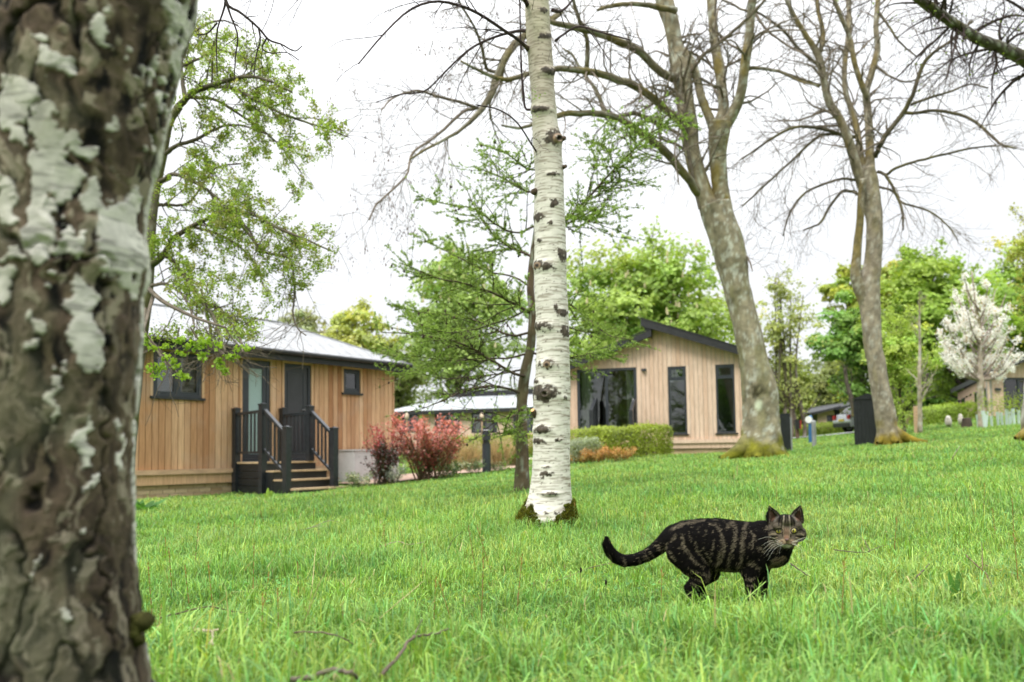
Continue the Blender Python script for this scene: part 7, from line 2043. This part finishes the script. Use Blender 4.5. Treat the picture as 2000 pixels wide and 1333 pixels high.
def dock():
    for i, (px, py, d, lb) in enumerate(((1872, 1200, 2.45, 'two broad upright dock leaves with a dark dead stalk at lower right'), (275, 1000, 8.5, 'low dark-leaved weed clump beside the cedar lodge plinth'), (525, 965, 11.0, 'small pale seedling before the charcoal steps'))):
        b = at(px, py, d); g = gz(b[0], b[1]); t = tag(empty('dock_plant', (b[0], b[1], g)), lb, 'plant')
        if i == 0: leaves = [(-.035, -.02, .105, .012), (.012, .012, .10, .013), (-.01, .05, .06, .010), (.03, -.05, .05, .01)]
        elif i == 1: leaves = [(rng.normal() * .13, rng.normal() * .1, rng.uniform(.08, .2), .035) for _ in range(26)]
        else: leaves = [(rng.normal() * .03, rng.normal() * .03, rng.uniform(.08, .2), .02) for _ in range(9)]
        for (lx, ly, h, w) in leaves:
            k = 9; s = np.linspace(0, 1, k); cen = np.stack([lx * s ** .8, ly * s ** .8, h * s - (.25 if i == 1 else .0) * h * s ** 2], 1); wd = w * np.sin(np.pi * np.clip(s * .93 + .05, 0, 1)) ** .7
            a = rng.uniform(-.4, .4); X = np.array([math.cos(a), math.sin(a), 0])
            V = np.concatenate([cen - X * wd[:, None] + (0, -.003, 0), cen, cen + X * wd[:, None] + (0, -.003, 0)])
            Q = [(j, j + 1, k + j + 1, k + j) for j in range(k - 1)] + [(k + j, k + j + 1, 2 * k + j + 1, 2 * k + j) for j in range(k - 1)]
            MB().add(V, Q, None, np.array((.085, .22, .045) if i < 2 else (.3, .45, .08)) * rng.uniform(.8, 1.2)).build('leaf', M_leaf, t, smooth=True)
        if i == 0:
            MB().tubes(np.array([[(0, -.02, 0), (0, -.025, .035), (-.004, -.022, .055)]]), np.array([[.004, .005, .002]]), 6, (.03, .02, .015)).build('stalk', M_stick, t)
    for px, py, lb in ((1182, 1150, 'dark seed head on a stalk below the cat tail'), (1133, 1126, 'smaller dark seed head far left of the cat tail')):
        b = at(px, py + 25, 2.7); g = gz(b[0], b[1]); t = tag(empty('plantain', (b[0], b[1], g)), lb, 'weed'); h = at(px, py - 12, 2.7)[2] - g
        MB().tubes(np.array([[(0, 0, 0), (.002, 0, h * .6), (.004, 0, h)]]), np.array([[.001, .001, .0008]]), 4, (.2, .22, .08)).build('stem', M_stick, t)
        MB().ball((.004, 0, h), (.004, .004, .010), 8, 6, (.02, .014, .01)).build('seed_head', M_stick, t, smooth=True)
dock()

# ------------------------------------------------------------------ the tabby cat
def cat():
    d = 2.6; S = ppm(d)
    root = tag(empty('cat', tuple(at(1430, 1172, d))), 'dark brown tabby cat standing in the grass, tail low, face turned to us', 'cat')
    O = np.array(root.location)
    m = MB()
    def blob(px, py, dy, rx, ry, rz, nu=20, nv=14, tilt=0):
        c = at(px, py, d + dy) - O; c = c * 1.0
        Rm = None
        if tilt: ca, sa = math.cos(tilt), math.sin(tilt); Rm = [[ca, 0, sa], [0, 1, 0], [-sa, 0, ca]]
        m.ball(c, (rx / S, ry, rz / S), nu, nv, rot=Rm)
    def chain(pts, step=.35):
        """pts (px,py,dy,r px, ry m)"""
        for a, b in zip(pts[:-1], pts[1:]):
            L = math.hypot(b[0] - a[0], b[1] - a[1]); n = max(2, int(L / (max(3, (a[3] + b[3]) / 2) * step)))
            for i in range(n + 1):
                q = [a[k] + (b[k] - a[k]) * i / n for k in range(5)]
                blob(q[0], q[1], q[2], q[3], q[4], q[3], 16, 11)
    # trunk
    chain([(1322, 1055, .0, 30, .052), (1345, 1057, .0, 40, .064), (1372, 1060, .0, 46, .070), (1400, 1064, .0, 50.5, .074), (1430, 1067, .0, 50, .074), (1455, 1068, .0, 48, .070), (1478, 1067, .0, 46, .066), (1498, 1069, -.005, 40, .058)])
    chain([(1498, 1072, -.005, 38, .055), (1512, 1078, -.01, 30, .050), (1519, 1084, -.012, 22, .042)])
    # neck
    chain([(1490, 1052, -.005, 34, .052), (1508, 1052, -.012, 30, .048), (1524, 1050, -.02, 27, .044)])
    chain([(1516, 1080, -.012, 26, .042), (1530, 1062, -.022, 20, .038)])
    # hind legs (near, far)
    for dy, ox, oy in ((-.036, 0, 0), (.038, 20, -4)):
        chain([(1338 + ox * .3, 1074, dy * .8, 35, .034), (1352 + ox * .6, 1096 + oy, dy, 29, .030), (1366 + ox * .8, 1114 + oy, dy, 21, .022), (1372 + ox, 1124 + oy, dy, 15, .016)])
        chain([(1370 + ox, 1124 + oy, dy, 15, .015), (1356 + ox, 1137 + oy, dy, 11, .012), (1345 + ox, 1148 + oy, dy, 9, .010)])
        chain([(1345 + ox, 1148 + oy, dy, 9, .010), (1352 + ox, 1164 + oy, dy, 8, .010), (1356 + ox, 1172 + oy, dy, 8.5, .012)])
        chain([(1356 + ox, 1172 + oy, dy, 8.5, .013), (1368 + ox, 1175 + oy, dy, 7, .013)])
    # fore legs
    for dy, ox, oy in ((-.034, 0, 0), (.034, 21, -3)):
        chain([(1474 + ox * .5, 1088, dy, 30, .028), (1466 + ox * .8, 1108 + oy, dy, 22, .021), (1466 + ox, 1124 + oy, dy, 15, .016), (1467 + ox, 1140 + oy, dy, 12, .013), (1467 + ox, 1158 + oy, dy, 10, .011), (1468 + ox, 1172 + oy, dy, 10, .013)])
        chain([(1468 + ox, 1173 + oy, dy, 10, .014), (1476 + ox, 1176 + oy, dy - .01, 8, .012)])
    # tail
    chain([(1318, 1050, 0, 24, .030), (1306, 1056, 0, 19, .026), (1294, 1064, 0, 15, .022), (1281, 1074, 0, 13, .019), (1263, 1086, 0, 11.5, .018), (1240, 1094, 0, 11, .0175), (1220, 1096, 0, 11, .0175), (1204, 1090, 0, 11, .017), (1192, 1079, 0, 10, .016), (1186, 1066, 0, 8.5, .013), (1186, 1056, 0, 4.5, .008)], .3)
    # head: skull, cheeks, brow, muzzle pads, nose bridge, chin
    hy = -.035
    blob(1535.5, 1034, hy, 31, .048, 28); blob(1535.5, 1042, hy, 34, .046, 22)
    blob(1512, 1044, hy - .004, 15, .032, 15); blob(1559, 1043, hy - .004, 14.5, .032, 15)
    blob(1535, 1054, hy - .020, 24, .036, 14)
    blob(1529, 1060, hy - .044, 11.5, .016, 7.5); blob(1545.5, 1060, hy - .044, 11.5, .016, 7.5)
    blob(1537, 1044, hy - .040, 8.5, .017, 14); blob(1537, 1053, hy - .050, 6.5, .012, 8)
    blob(1537.5, 1066, hy - .036, 10, .016, 5.5); blob(1536.5, 1018, hy - .026, 16, .026, 12)
    blob(1519, 1029, hy - .032, 10, .014, 6); blob(1553, 1028, hy - .032, 10, .014, 6)
    # ears as hollowed wedges: a bent outer shell, thick enough to join the body
    def ear(tip, a, b, dy):
        k = 10
        for i in range(k + 1):
            for j in range(k + 1 - i):
                u, v = i / k, j / k; w = 1 - u - v
                px = tip[0] * u + a[0] * v + b[0] * w; py = tip[1] * u + a[1] * v + b[1] * w
                edge = min(v, w) * 3
                bow = .020 * min(1, 4 * v * w / max(.05, (v + w) ** 2)) * (1 - u)
                out = 2.2 * math.sin(math.pi * u) * (1 if v > w else -1) * (1 - min(1, edge))
                blob(px + (out if a[0] > b[0] else -out) , py, dy + bow, 2.7, .0042, 2.7, 8, 6)
    ear((1503.5, 991.5), (1523, 1009), (1501.5, 1022), hy + .002); ear((1562.5, 991), (1567.5, 1021), (1546, 1008), hy + .002)
    me = m.mesh('cat_raw'); tmp = bpy.data.objects.new('cat_raw', me); link(tmp)
    md = tmp.modifiers.new('r', 'REMESH'); md.mode = 'VOXEL'; md.voxel_size = .0024
    ms = tmp.modifiers.new('s', 'SMOOTH'); ms.factor = .6; ms.iterations = 3
    dg = bpy.context.evaluated_depsgraph_get(); ev = tmp.evaluated_get(dg); me2 = bpy.data.meshes.new_from_object(ev)
    bpy.data.objects.remove(tmp)
    nV = len(me2.vertices); V = np.zeros(nV * 3); me2.vertices.foreach_get('co', V); V = V.reshape(-1, 3)
    Nn = np.zeros(nV * 3); me2.vertices.foreach_get('normal', Nn); Nn = Nn.reshape(-1, 3)
    print('cat verts', nV)
    # ---- coat pattern, drawn on measured lines
    BL, DK = np.array((.0042, .0036, .0032)), np.array((.018, .015, .012))
    LT, TAN, PAL = np.array((.15, .125, .085)), np.array((.17, .12, .065)), np.array((.50, .43, .32))
    light = [[(1397, 1024, 4), (1406, 1034, 5), (1412, 1047, 5.5), (1415, 1062, 6.5), (1413, 1078, 7), (1408, 1092, 7), (1402, 1104, 5)],
             [(1425, 1028, 5), (1434, 1022, 6), (1438, 1035, 5), (1438, 1052, 4.5), (1434, 1068, 5), (1428, 1084, 4), (1424, 1105, 4)],
             [(1460, 1020, 3.5), (1455, 1034, 5), (1453, 1052, 5.5), (1452, 1072, 5.5), (1449, 1092, 4.5), (1444, 1110, 3)],
             [(1335, 1045, 3), (1336, 1060, 4), (1341, 1074, 4.5), (1350, 1088, 4), (1362, 1100, 3.5), (1375, 1108, 3)],
             [(1359, 1056, 3), (1362, 1070, 3.5), (1368, 1082, 3), (1378, 1096, 3), (1386, 1104, 3)], [(1348, 1040, 2), (1353, 1056, 2)],
             [(1395, 1054, 2.5), (1396, 1068, 3), (1392, 1082, 3)], [(1376, 1070, 2.5), (1384, 1084, 2.8), (1390, 1096, 2.6)],
             [(1315, 1034, 5), (1335, 1024, 5), (1360, 1019, 4), (1378, 1016, 3)], [(1322, 1045, 4), (1314, 1056, 4)], [(1310, 1078, 4), (1322, 1094, 3.5)],
             [(1388, 1022, 3.5), (1396, 1026, 3.5)], [(1345, 1110, 2.5), (1360, 1118, 3), (1378, 1122, 3)], [(1340, 1122, 2.5), (1356, 1130, 3), (1372, 1136, 3)], [(1350, 1140, 3), (1362, 1146, 3)],
             [(1466, 1100, 5), (1476, 1104, 6), (1484, 1110, 5)], [(1472, 1050, 3.2), (1470, 1070, 3)], [(1482, 1070, 5), (1492, 1078, 5)], [(1468, 1040, 3), (1478, 1056, 3)], [(1456, 1132, 3), (1474, 1130, 3)], [(1456, 1144, 2.6), (1474, 1142, 2.6)], [(1488, 1138, 4), (1484, 1148, 4)],
             [(1220, 1090, 3), (1224, 1104, 3.4)], [(1248, 1090, 2.6), (1254, 1104, 3.2)], [(1263, 1082, 2.6), (1271, 1100, 3.2)], [(1274, 1078, 2.4), (1281, 1092, 3)], [(1190, 1086, 2.6), (1197, 1098, 2)], [(1285, 1066, 3), (1295, 1082, 4)],
             [(1390, 1112, 6), (1386, 1124, 6), (1380, 1135, 5)], [(1300, 1075, 4), (1303, 1062, 3)], [(1405, 1110, 3), (1440, 1116, 3)]]
    chest = [(1520, 1098, 15), (1510, 1108, 10), (1530, 1090, 8)]
    def seg(px, py, pts):
        o = np.full(len(px), 9.)
        for a, b in zip(pts[:-1], pts[1:]):
            dx, dy = b[0] - a[0], b[1] - a[1]; t = np.clip(((px - a[0]) * dx + (py - a[1]) * dy) / (dx * dx + dy * dy + 1e-9), 0, 1)
            r = a[2] + (b[2] - a[2]) * t; o = np.minimum(o, np.hypot(px - a[0] - dx * t, py - a[1] - dy * t) / r)
        return o
    def coat(P, Nrm, jit=0.0):
        W = P + O; px, py = proj(W)
        n = len(P)
        w = (fbm(P * 55, 3, 500) - .5) * 9; w2 = (fbm(P * 60, 3, 505) - .5) * 9
        fx, fy = px + w * .8, py + w2 * .8
        c = np.tile(BL, (n, 1)) * (1 + .6 * fbm(P * 30, 3, 510)[:, None])
        lm_ = np.zeros(n)
        for L in light: lm_ = np.maximum(lm_, sst(1.1, .3, seg(fx, fy, L)))
        lm_ = np.clip(lm_ * (.1 + 1.35 * fbm(P * np.array((190, 190, 90)), 3, 520)), 0, 1) * .75
        c = c * (1 - lm_[:, None]) + LT * lm_[:, None]
        tk = (sst(.60, .75, fbm(P * 90, 3, 515)) * .20)[:, None]; c = c * (1 - tk) + LT * tk
        # chest and belly side
        for q in chest:
            k = (sst(1.15, .5, np.hypot((fx - q[0]) / q[2], (fy - q[1]) / (q[2] * .62))) * (py > 1086) * (.45 + .7 * fbm(P * np.array((60, 60, 120)), 3, 530)))[:, None]; c = c * (1 - k) + TAN * k * 1.1
        k = (sst(1100, 1116, py) * sst(1395, 1405, px) * (px < 1450) * .35)[:, None]; c = c * (1 - k) + LT * .8 * k
        # head in its own coordinates (seen from the front)
        hm = (W[:, 1] < d + .032) * (px > 1497 + np.clip((py - 1060) * .5, 0, 30)) * (py < 1073) * (px > 1500) 
        hpx, hpy = proj(W)
        # perspective-free: correct the small parallax of the forward head
        X, Y = px, py
        x = (X - 1536.5); y = (Y - 1040)
        hb = np.tile(np.array((.075, .063, .045)), (n, 1)) * (.75 + .5 * fbm(P * 140, 2, 540)[:, None])
        ax = np.abs(x)
        def put(k, colr):
            nonlocal hb
            k = np.clip(k, 0, 1)[:, None]; hb = hb * (1 - k) + np.array(colr) * k
        def hs(pts, wd=1.0): return sst(1.3, .6, np.minimum(seg(x + w * .08, y + w2 * .08, [(a, b, r * wd) for a, b, r in pts]), seg(-x + w * .08, y + w2 * .08, [(a, b, r * wd) for a, b, r in pts])))
        crown = sst(-20, -30, y) ; put(crown * .85, (.02, .017, .014))
        for L in ([(2.2, -38, 1.8), (2.4, -28, 1.7), (3.4, -19, 1.4)], [(7.5, -36, 2.2), (8, -26, 2), (8.8, -17, 1.6), (8.6, -10, 1.2)], [(13, -30, 2), (14.5, -20, 1.5), (15.5, -13, 1.2)]): put(hs(L) * .93, BL)
        for L in ([(5.2, -32, 1.2), (5.6, -24, 1.6), (6.6, -15, 1.7), (7, -8, 1.6)],): put(hs(L) * .75, (.23, .20, .145))
        put(sst(11, 7, np.hypot(ax - 14.5, (y + 1.0) * 1.25)) * .0, PAL)
        put(sst(10.5, 8, np.hypot(ax - 14.6, (y + 2.2) * 1.15)) * .5, (.24, .20, .14))
        put(hs([(8.5, -6, 2.4), (8, 3, 2.4), (7, 9, 2.2)]) * .7, (.27, .21, .14))
        put(hs([(8.2, 3.5, 1.2), (7.6, 9, 1.6)]) * .9, BL)
        put(hs([(22, -3, 1.5), (28, -5, 1.6), (34, -1, 1.8)]) * .95, BL); put(hs([(18, 8, 1.6), (24, 9, 1.6), (31, 8, 1.8)]) * .85, BL)
        put(hs([(20, 13, 1.6), (27, 16, 2.2), (32, 13, 2)]) * .85, BL); put(hs([(21, 4, 1.3), (28, 3, 1.3), (33, 6, 1.2)]) * .6, (.33, .27, .18)); put(hs([(19, 11, 1.2), (26, 12.5, 1.2)]) * .55, (.35, .28, .18))
        # nose bridge and muzzle
        put(sst(6.5, 4, ax) * sst(-12, -2, y) * sst(16, 12, y) * .85, (.15, .10, .065)); put(sst(5.2, 3.2, ax) * sst(4, 10, y) * sst(17, 13, y) * .9, (.17, .095, .06))
        mz = sst(1.15, .7, np.hypot(x / 19, (y - 20) / 7.5)); put(mz * .85, (.25, .185, .115)); put(sst(1.1, .8, np.hypot(x / 10.5, (y - 26.5) / 4)) * .9, (.40, .385, .31))
        for k in range(3): put(hs([(7 + k, 17.2 + k * 2.3, .75), (17, 17 + k * 2.3, .65)]) * .8 * mz, (.03, .022, .016))
        put(hs([(0, 22.6, .9), (4.5, 24, .9), (10, 23.6, .8)]) * .9, (.02, .014, .012)); put(hs([(0, 17, .8), (0, 22, .8)]) * .8, (.05, .03, .02))
        put(sst(1.1, .8, np.hypot(x / 13, (y - 36) / 4)) * .6, (.02, .016, .012))
        # ears: dark back, tawny hollow, pale rim tufts
        ea = (y < -19) & (ax > 10)
        hb[ea] = hb[ea] * .6
        inn = np.minimum(seg(X, Y, [(1506, 1002, 4.0), (1509, 1012, 6.5)]), seg(X, Y, [(1561, 1002, 4.0), (1558, 1012, 6.5)]))
        put(sst(1.3, .7, inn) * .9 * (Nrm[:, 1] < .2), (.13, .075, .05)); 
        put(np.maximum(sst(1.3, .6, seg(X, Y, [(1514, 1001, 2), (1519, 1009, 2.6), (1513, 1018, 2.6)])), sst(1.3, .6, seg(X, Y, [(1554, 1001, 2), (1549, 1008, 2.6), (1555, 1018, 2.6)]))) * .6, (.13, .12, .10))
        k = hm.astype(float)[:, None]
        soft = sst(1497, 1505, px)[:, None] * sst(1075, 1069, py)[:, None]; k = k * soft
        c = c * (1 - k) + hb * k
        return np.clip(c, .003, 1)
    C = coat(V, Nn)
    ca = me2.color_attributes.new('col', 'FLOAT_COLOR', 'POINT'); ca.data.foreach_set('color', np.concatenate([C, np.ones((nV, 1))], 1).astype(np.float32).ravel())
    me2.materials.clear(); me2.materials.append(M_fur); me2.polygons.foreach_set('use_smooth', np.ones(len(me2.polygons), bool))
    me2.name = 'cat_body'; body = bpy.data.objects.new('body', me2); link(body); body.parent = root
    bvh = BVHTree.FromObject(body, dg) if False else BVHTree.FromPolygons([tuple(v) for v in V], [tuple(p.vertices) for p in me2.polygons])
    def surf(px, py):
        o = Vector((0, 0, CAMZ)) - Vector(O); t_ = Vector(at(px, py, d)) - Vector(O); q = bvh.ray_cast(o, (t_ - o).normalized()); return np.array(q[0]) if q[0] is not None else np.array(t_)
    # ---- short coat of hairs
    idx = rng.choice(nV, 95000); n = len(idx); P = V[idx] + rng.normal(size=(n, 3)) * .0008; NN = Nn[idx]
    W = P + O; px, py = proj(W)
    head = (px > 1500) & (py < 1073) & (W[:, 1] < d + .03)
    flow = np.tile(np.array([-.9, 0, -.45]), (n, 1))
    tail_ = px < 1300; flow[tail_] = np.array([-1, 0, -.2]); t2 = px < 1205; flow[t2] = np.array([-.35, 0, 1.0])
    legs = (py > 1112) & ~tail_; flow[legs] = np.array([0, 0, -1]); bel = (py > 1095) & (px > 1390) & (px < 1450); flow[bel] = (-.5, 0, -.9)
    hx_, hy_ = px - 1537, py - 1050; fl_h = np.stack([hx_, np.zeros(n), -hy_ + 6], 1); fl_h /= np.maximum(np.linalg.norm(fl_h, axis=1, keepdims=True), 1e-6); flow[head] = fl_h[head]
    flow -= (flow * NN).sum(1, keepdims=True) * NN; flow /= np.maximum(np.linalg.norm(flow, axis=1, keepdims=True), 1e-6)
    L = rng.uniform(.006, .0115, n); L[head] *= .42; L[legs] *= .7; L[tail_] *= 1.15; L[t2] *= 1.2; L[bel] *= 1.5; L[head & (np.hypot(px - 1537, py - 1056) < 14)] *= .5
    eyem = np.minimum(np.hypot(px - 1522, py - 1037.6), np.hypot(px - 1551.3, py - 1036.8)) < 9.0; nosem = np.hypot(px - 1537.4, py - 1055.5) < 6
    k = ~(eyem | nosem); P, NN, flow, L, n, idx, head, py, px = P[k], NN[k], flow[k], L[k], k.sum(), idx[k], head[k], py[k], px[k]
    D = flow + NN * rng.uniform(.18, .42, (n, 1)) + rng.normal(size=(n, 3)) * .09; D /= np.linalg.norm(D, axis=1, keepdims=True)
    X = np.cross(D, NN); X /= np.maximum(np.linalg.norm(X, axis=1, keepdims=True), 1e-6); w = np.where(head, .00045, .0009)[:, None]
    VV = np.stack([P - X * w, P + X * w, P + D * L[:, None]], 1).reshape(-1, 3)
    hc = coat(V, Nn)[idx]
    lum = hc.mean(1); pr = np.clip((lum - .008) / .085, 0, 1) ** .8; lt = rng.random(n) < pr * .66 + .006
    bodyc = np.where(lt[:, None], np.maximum(hc, LT) * rng.uniform(.6, 1.4, (n, 1)), BL * rng.uniform(.6, 1.6, (n, 1)))
    hc = np.where(head[:, None], hc * rng.uniform(.6, 1.45, (n, 1)), bodyc)
    tip = hc * rng.uniform(.7, 1.4, (n, 1))
    cc = np.stack([hc, hc, tip], 1).reshape(-1, 3)
    MB().add(VV, None, np.arange(n * 3).reshape(-1, 3), np.clip(cc, .003, 1)).build('fur', M_fur, root, kind='stuff')
    # ---- eyes
    for ex, ey in ((1522, 1037.8), (1551.2, 1037.0)):
        s = surf(ex, ey); r = .0098; c = s + np.array([0, r * .62, 0]); e = MB(); e.ball((0, 0, 0), r, 40, 28)
        Ve = e.V[0]; to = np.array([-(c + O)[0], -(c + O)[1], (CAMZ - (c + O)[2])]); to /= np.linalg.norm(to); cosang = (Ve / r) @ to
        right = np.cross(to, (0, 0, 1.)); right /= np.linalg.norm(right); up = np.cross(right, to); u = Ve @ right / r; v = Ve @ up / r; rad = np.hypot(u, v)
        ir = np.array((.42, .36, .06))[None] * (.8 + .45 * rng.random((len(Ve), 1))) * (1 - .25 * rad[:, None]); ir[v > .35] *= .75
        colr = np.where((rad > .80)[:, None] | (cosang < 0)[:, None], np.array([(.006, .005, .004)]), ir); pup = (np.abs(u) / .20) ** 2 + (v / .56) ** 2 < 1; colr[pup] = (.003, .003, .003)
        e.C[0] = colr; o = e.build('eye', M_eye, root, smooth=True); o.location = tuple(c)
        # dark lid rim hugging the eye
        rim = []
        for q in np.linspace(0, 2 * np.pi, 25)[:-1]:
            pxx = ex + 7.2 * math.cos(q); pyy = ey - 5.6 * math.sin(q) * (1 if math.sin(q) > 0 else .95); p = surf(pxx, pyy); p[1] = min(p[1], c[1] - r * .15) - .0008; rim.append(p)
        rim = np.array(rim + [rim[0]]); MB().tubes(rim[None], np.full((1, len(rim)), .0013), 6, (.010, .008, .007)).build('eyelid', M_fur, root, smooth=True)
    # ---- nose
    s = surf(1537.4, 1055.2); nm = MB(); nm.ball(s + np.array([0, .001, 0]), (.0078, .0055, .0052), 16, 10)
    Vn = nm.V[0]; cz = s[2]; f = np.clip((Vn[:, 2] - (cz - .0052)) / .0104, 0, 1); Vn[:, 0] = s[0] + (Vn[:, 0] - s[0]) * (.42 + .65 * f)
    col = np.tile(np.array((.085, .042, .034)), (len(Vn), 1)); nost = (np.abs(np.abs(Vn[:, 0] - s[0]) - .0042) < .0013) & (np.abs(Vn[:, 2] - cz + .0006) < .0018); col[nost] = (.01, .006, .005); nm.C[0] = col; nm.build('nose', M_nose, root, smooth=True)
    # ---- whiskers
    for sx, pts in ((-1, [(1528, 1060, 1488, 1066), (1527, 1061, 1492, 1083), (1528, 1062, 1496, 1088), (1530, 1063, 1499, 1096), (1526, 1058, 1481, 1054), (1531, 1064, 1522, 1086), (1527, 1060, 1490, 1074)]),
                    (1, [(1546, 1060, 1580, 1068), (1547, 1060, 1577, 1060), (1546, 1061, 1573, 1089), (1547, 1062, 1568, 1096), (1547, 1059, 1584, 1056), (1546, 1062, 1560, 1092)])):
        for a, b, c_, e_ in pts:
            p0 = surf(a, b); p2 = at(c_, e_, d - .10 - .02) - O; p1 = (p0 + p2) / 2 + np.array([sx * .006, -.012, .012])
            MB().tubes(catmull(np.array([p0, p1, p2]), 10)[None], np.linspace(.0003, .00012, 10)[None], 4, (.85, .85, .82)).build('whisker', M_whisk, root, smooth=True)
    # ear tufts, pale rim hairs
    tm = MB()
    for (tx, ty, ax_, ay_, bx_, by_, sgn) in ((1503.5, 991, 1501.5, 1020, 1524, 1009, 1), (1562.8, 990.5, 1568, 1020, 1545.5, 1008, -1)):
        for q in range(150):
            u = rng.random(); e0 = (ax_, ay_) if rng.random() < .5 else (bx_, by_)
            x_, y_ = e0[0] * u + tx * (1 - u), e0[1] * u + ty * (1 - u); p = surf(x_ + (tx - x_) * .02 + (1 if e0[0] == ax_ else -1) * sgn * .6, y_ + 1); dv = np.array([rng.normal() * .3 + sgn * (.3 if e0[0] == ax_ else -.3), -.8, .3 + rng.normal() * .3]); dv /= np.linalg.norm(dv)
            X = np.array([.0004, 0, .0002]); tm.add([p - X, p + X, p + dv * rng.uniform(.003, .008)], None, [(0, 1, 2)], (.30, .25, .19))
    tm.build('ear_tufts', M_fur, root, kind='stuff')
M_fur = attrmat('cat_fur', .8, 0, .08, .05, 200)
M_eye = attrmat('cat_eye', .04, 0, .8, .02, 50)
M_nose = attrmat('cat_nose', .45, 0, .5, .1, 300)
M_whisk = attrmat('whisker_white', .4, .3, .4, .02, 10)
cat()

# the wood on the camera's side of the lawn, which the lodge windows mirror
def mirror_wood():
    m = MB()
    for k in range(9):
        c = np.array([-30 + k * 8 + rng.normal() * 1.5, -26 + rng.normal() * 2, 6.5 + rng.normal()]); 
        for j in range(12):
            q = c + rng.normal(size=3) * (2.2, 2.0, 2.6); n = 330; D = rng.normal(size=(n, 3)); D /= np.linalg.norm(D, axis=1, keepdims=True)
            m.leaves(q + D * rng.uniform(.7, 1.9, (n, 1)), rng.uniform(.3, .5, n), np.array([(.16, .27, .05)]) * rng.uniform(.6, 1.3, (n, 1)), rng, nb=D, flat=.4, asp=.8)
        m.tubes(np.array([[(c[0], c[1], -.5), (c[0] + .2, c[1], 4), (c[0], c[1] + .3, 8)]]), np.array([[.35, .28, .12]]), 9, (.15, .12, .09))
    tag(m.build('wood', M_leaf, kind='stuff'), 'leafy trees mirrored in the lodge windows', 'wood')
mirror_wood()
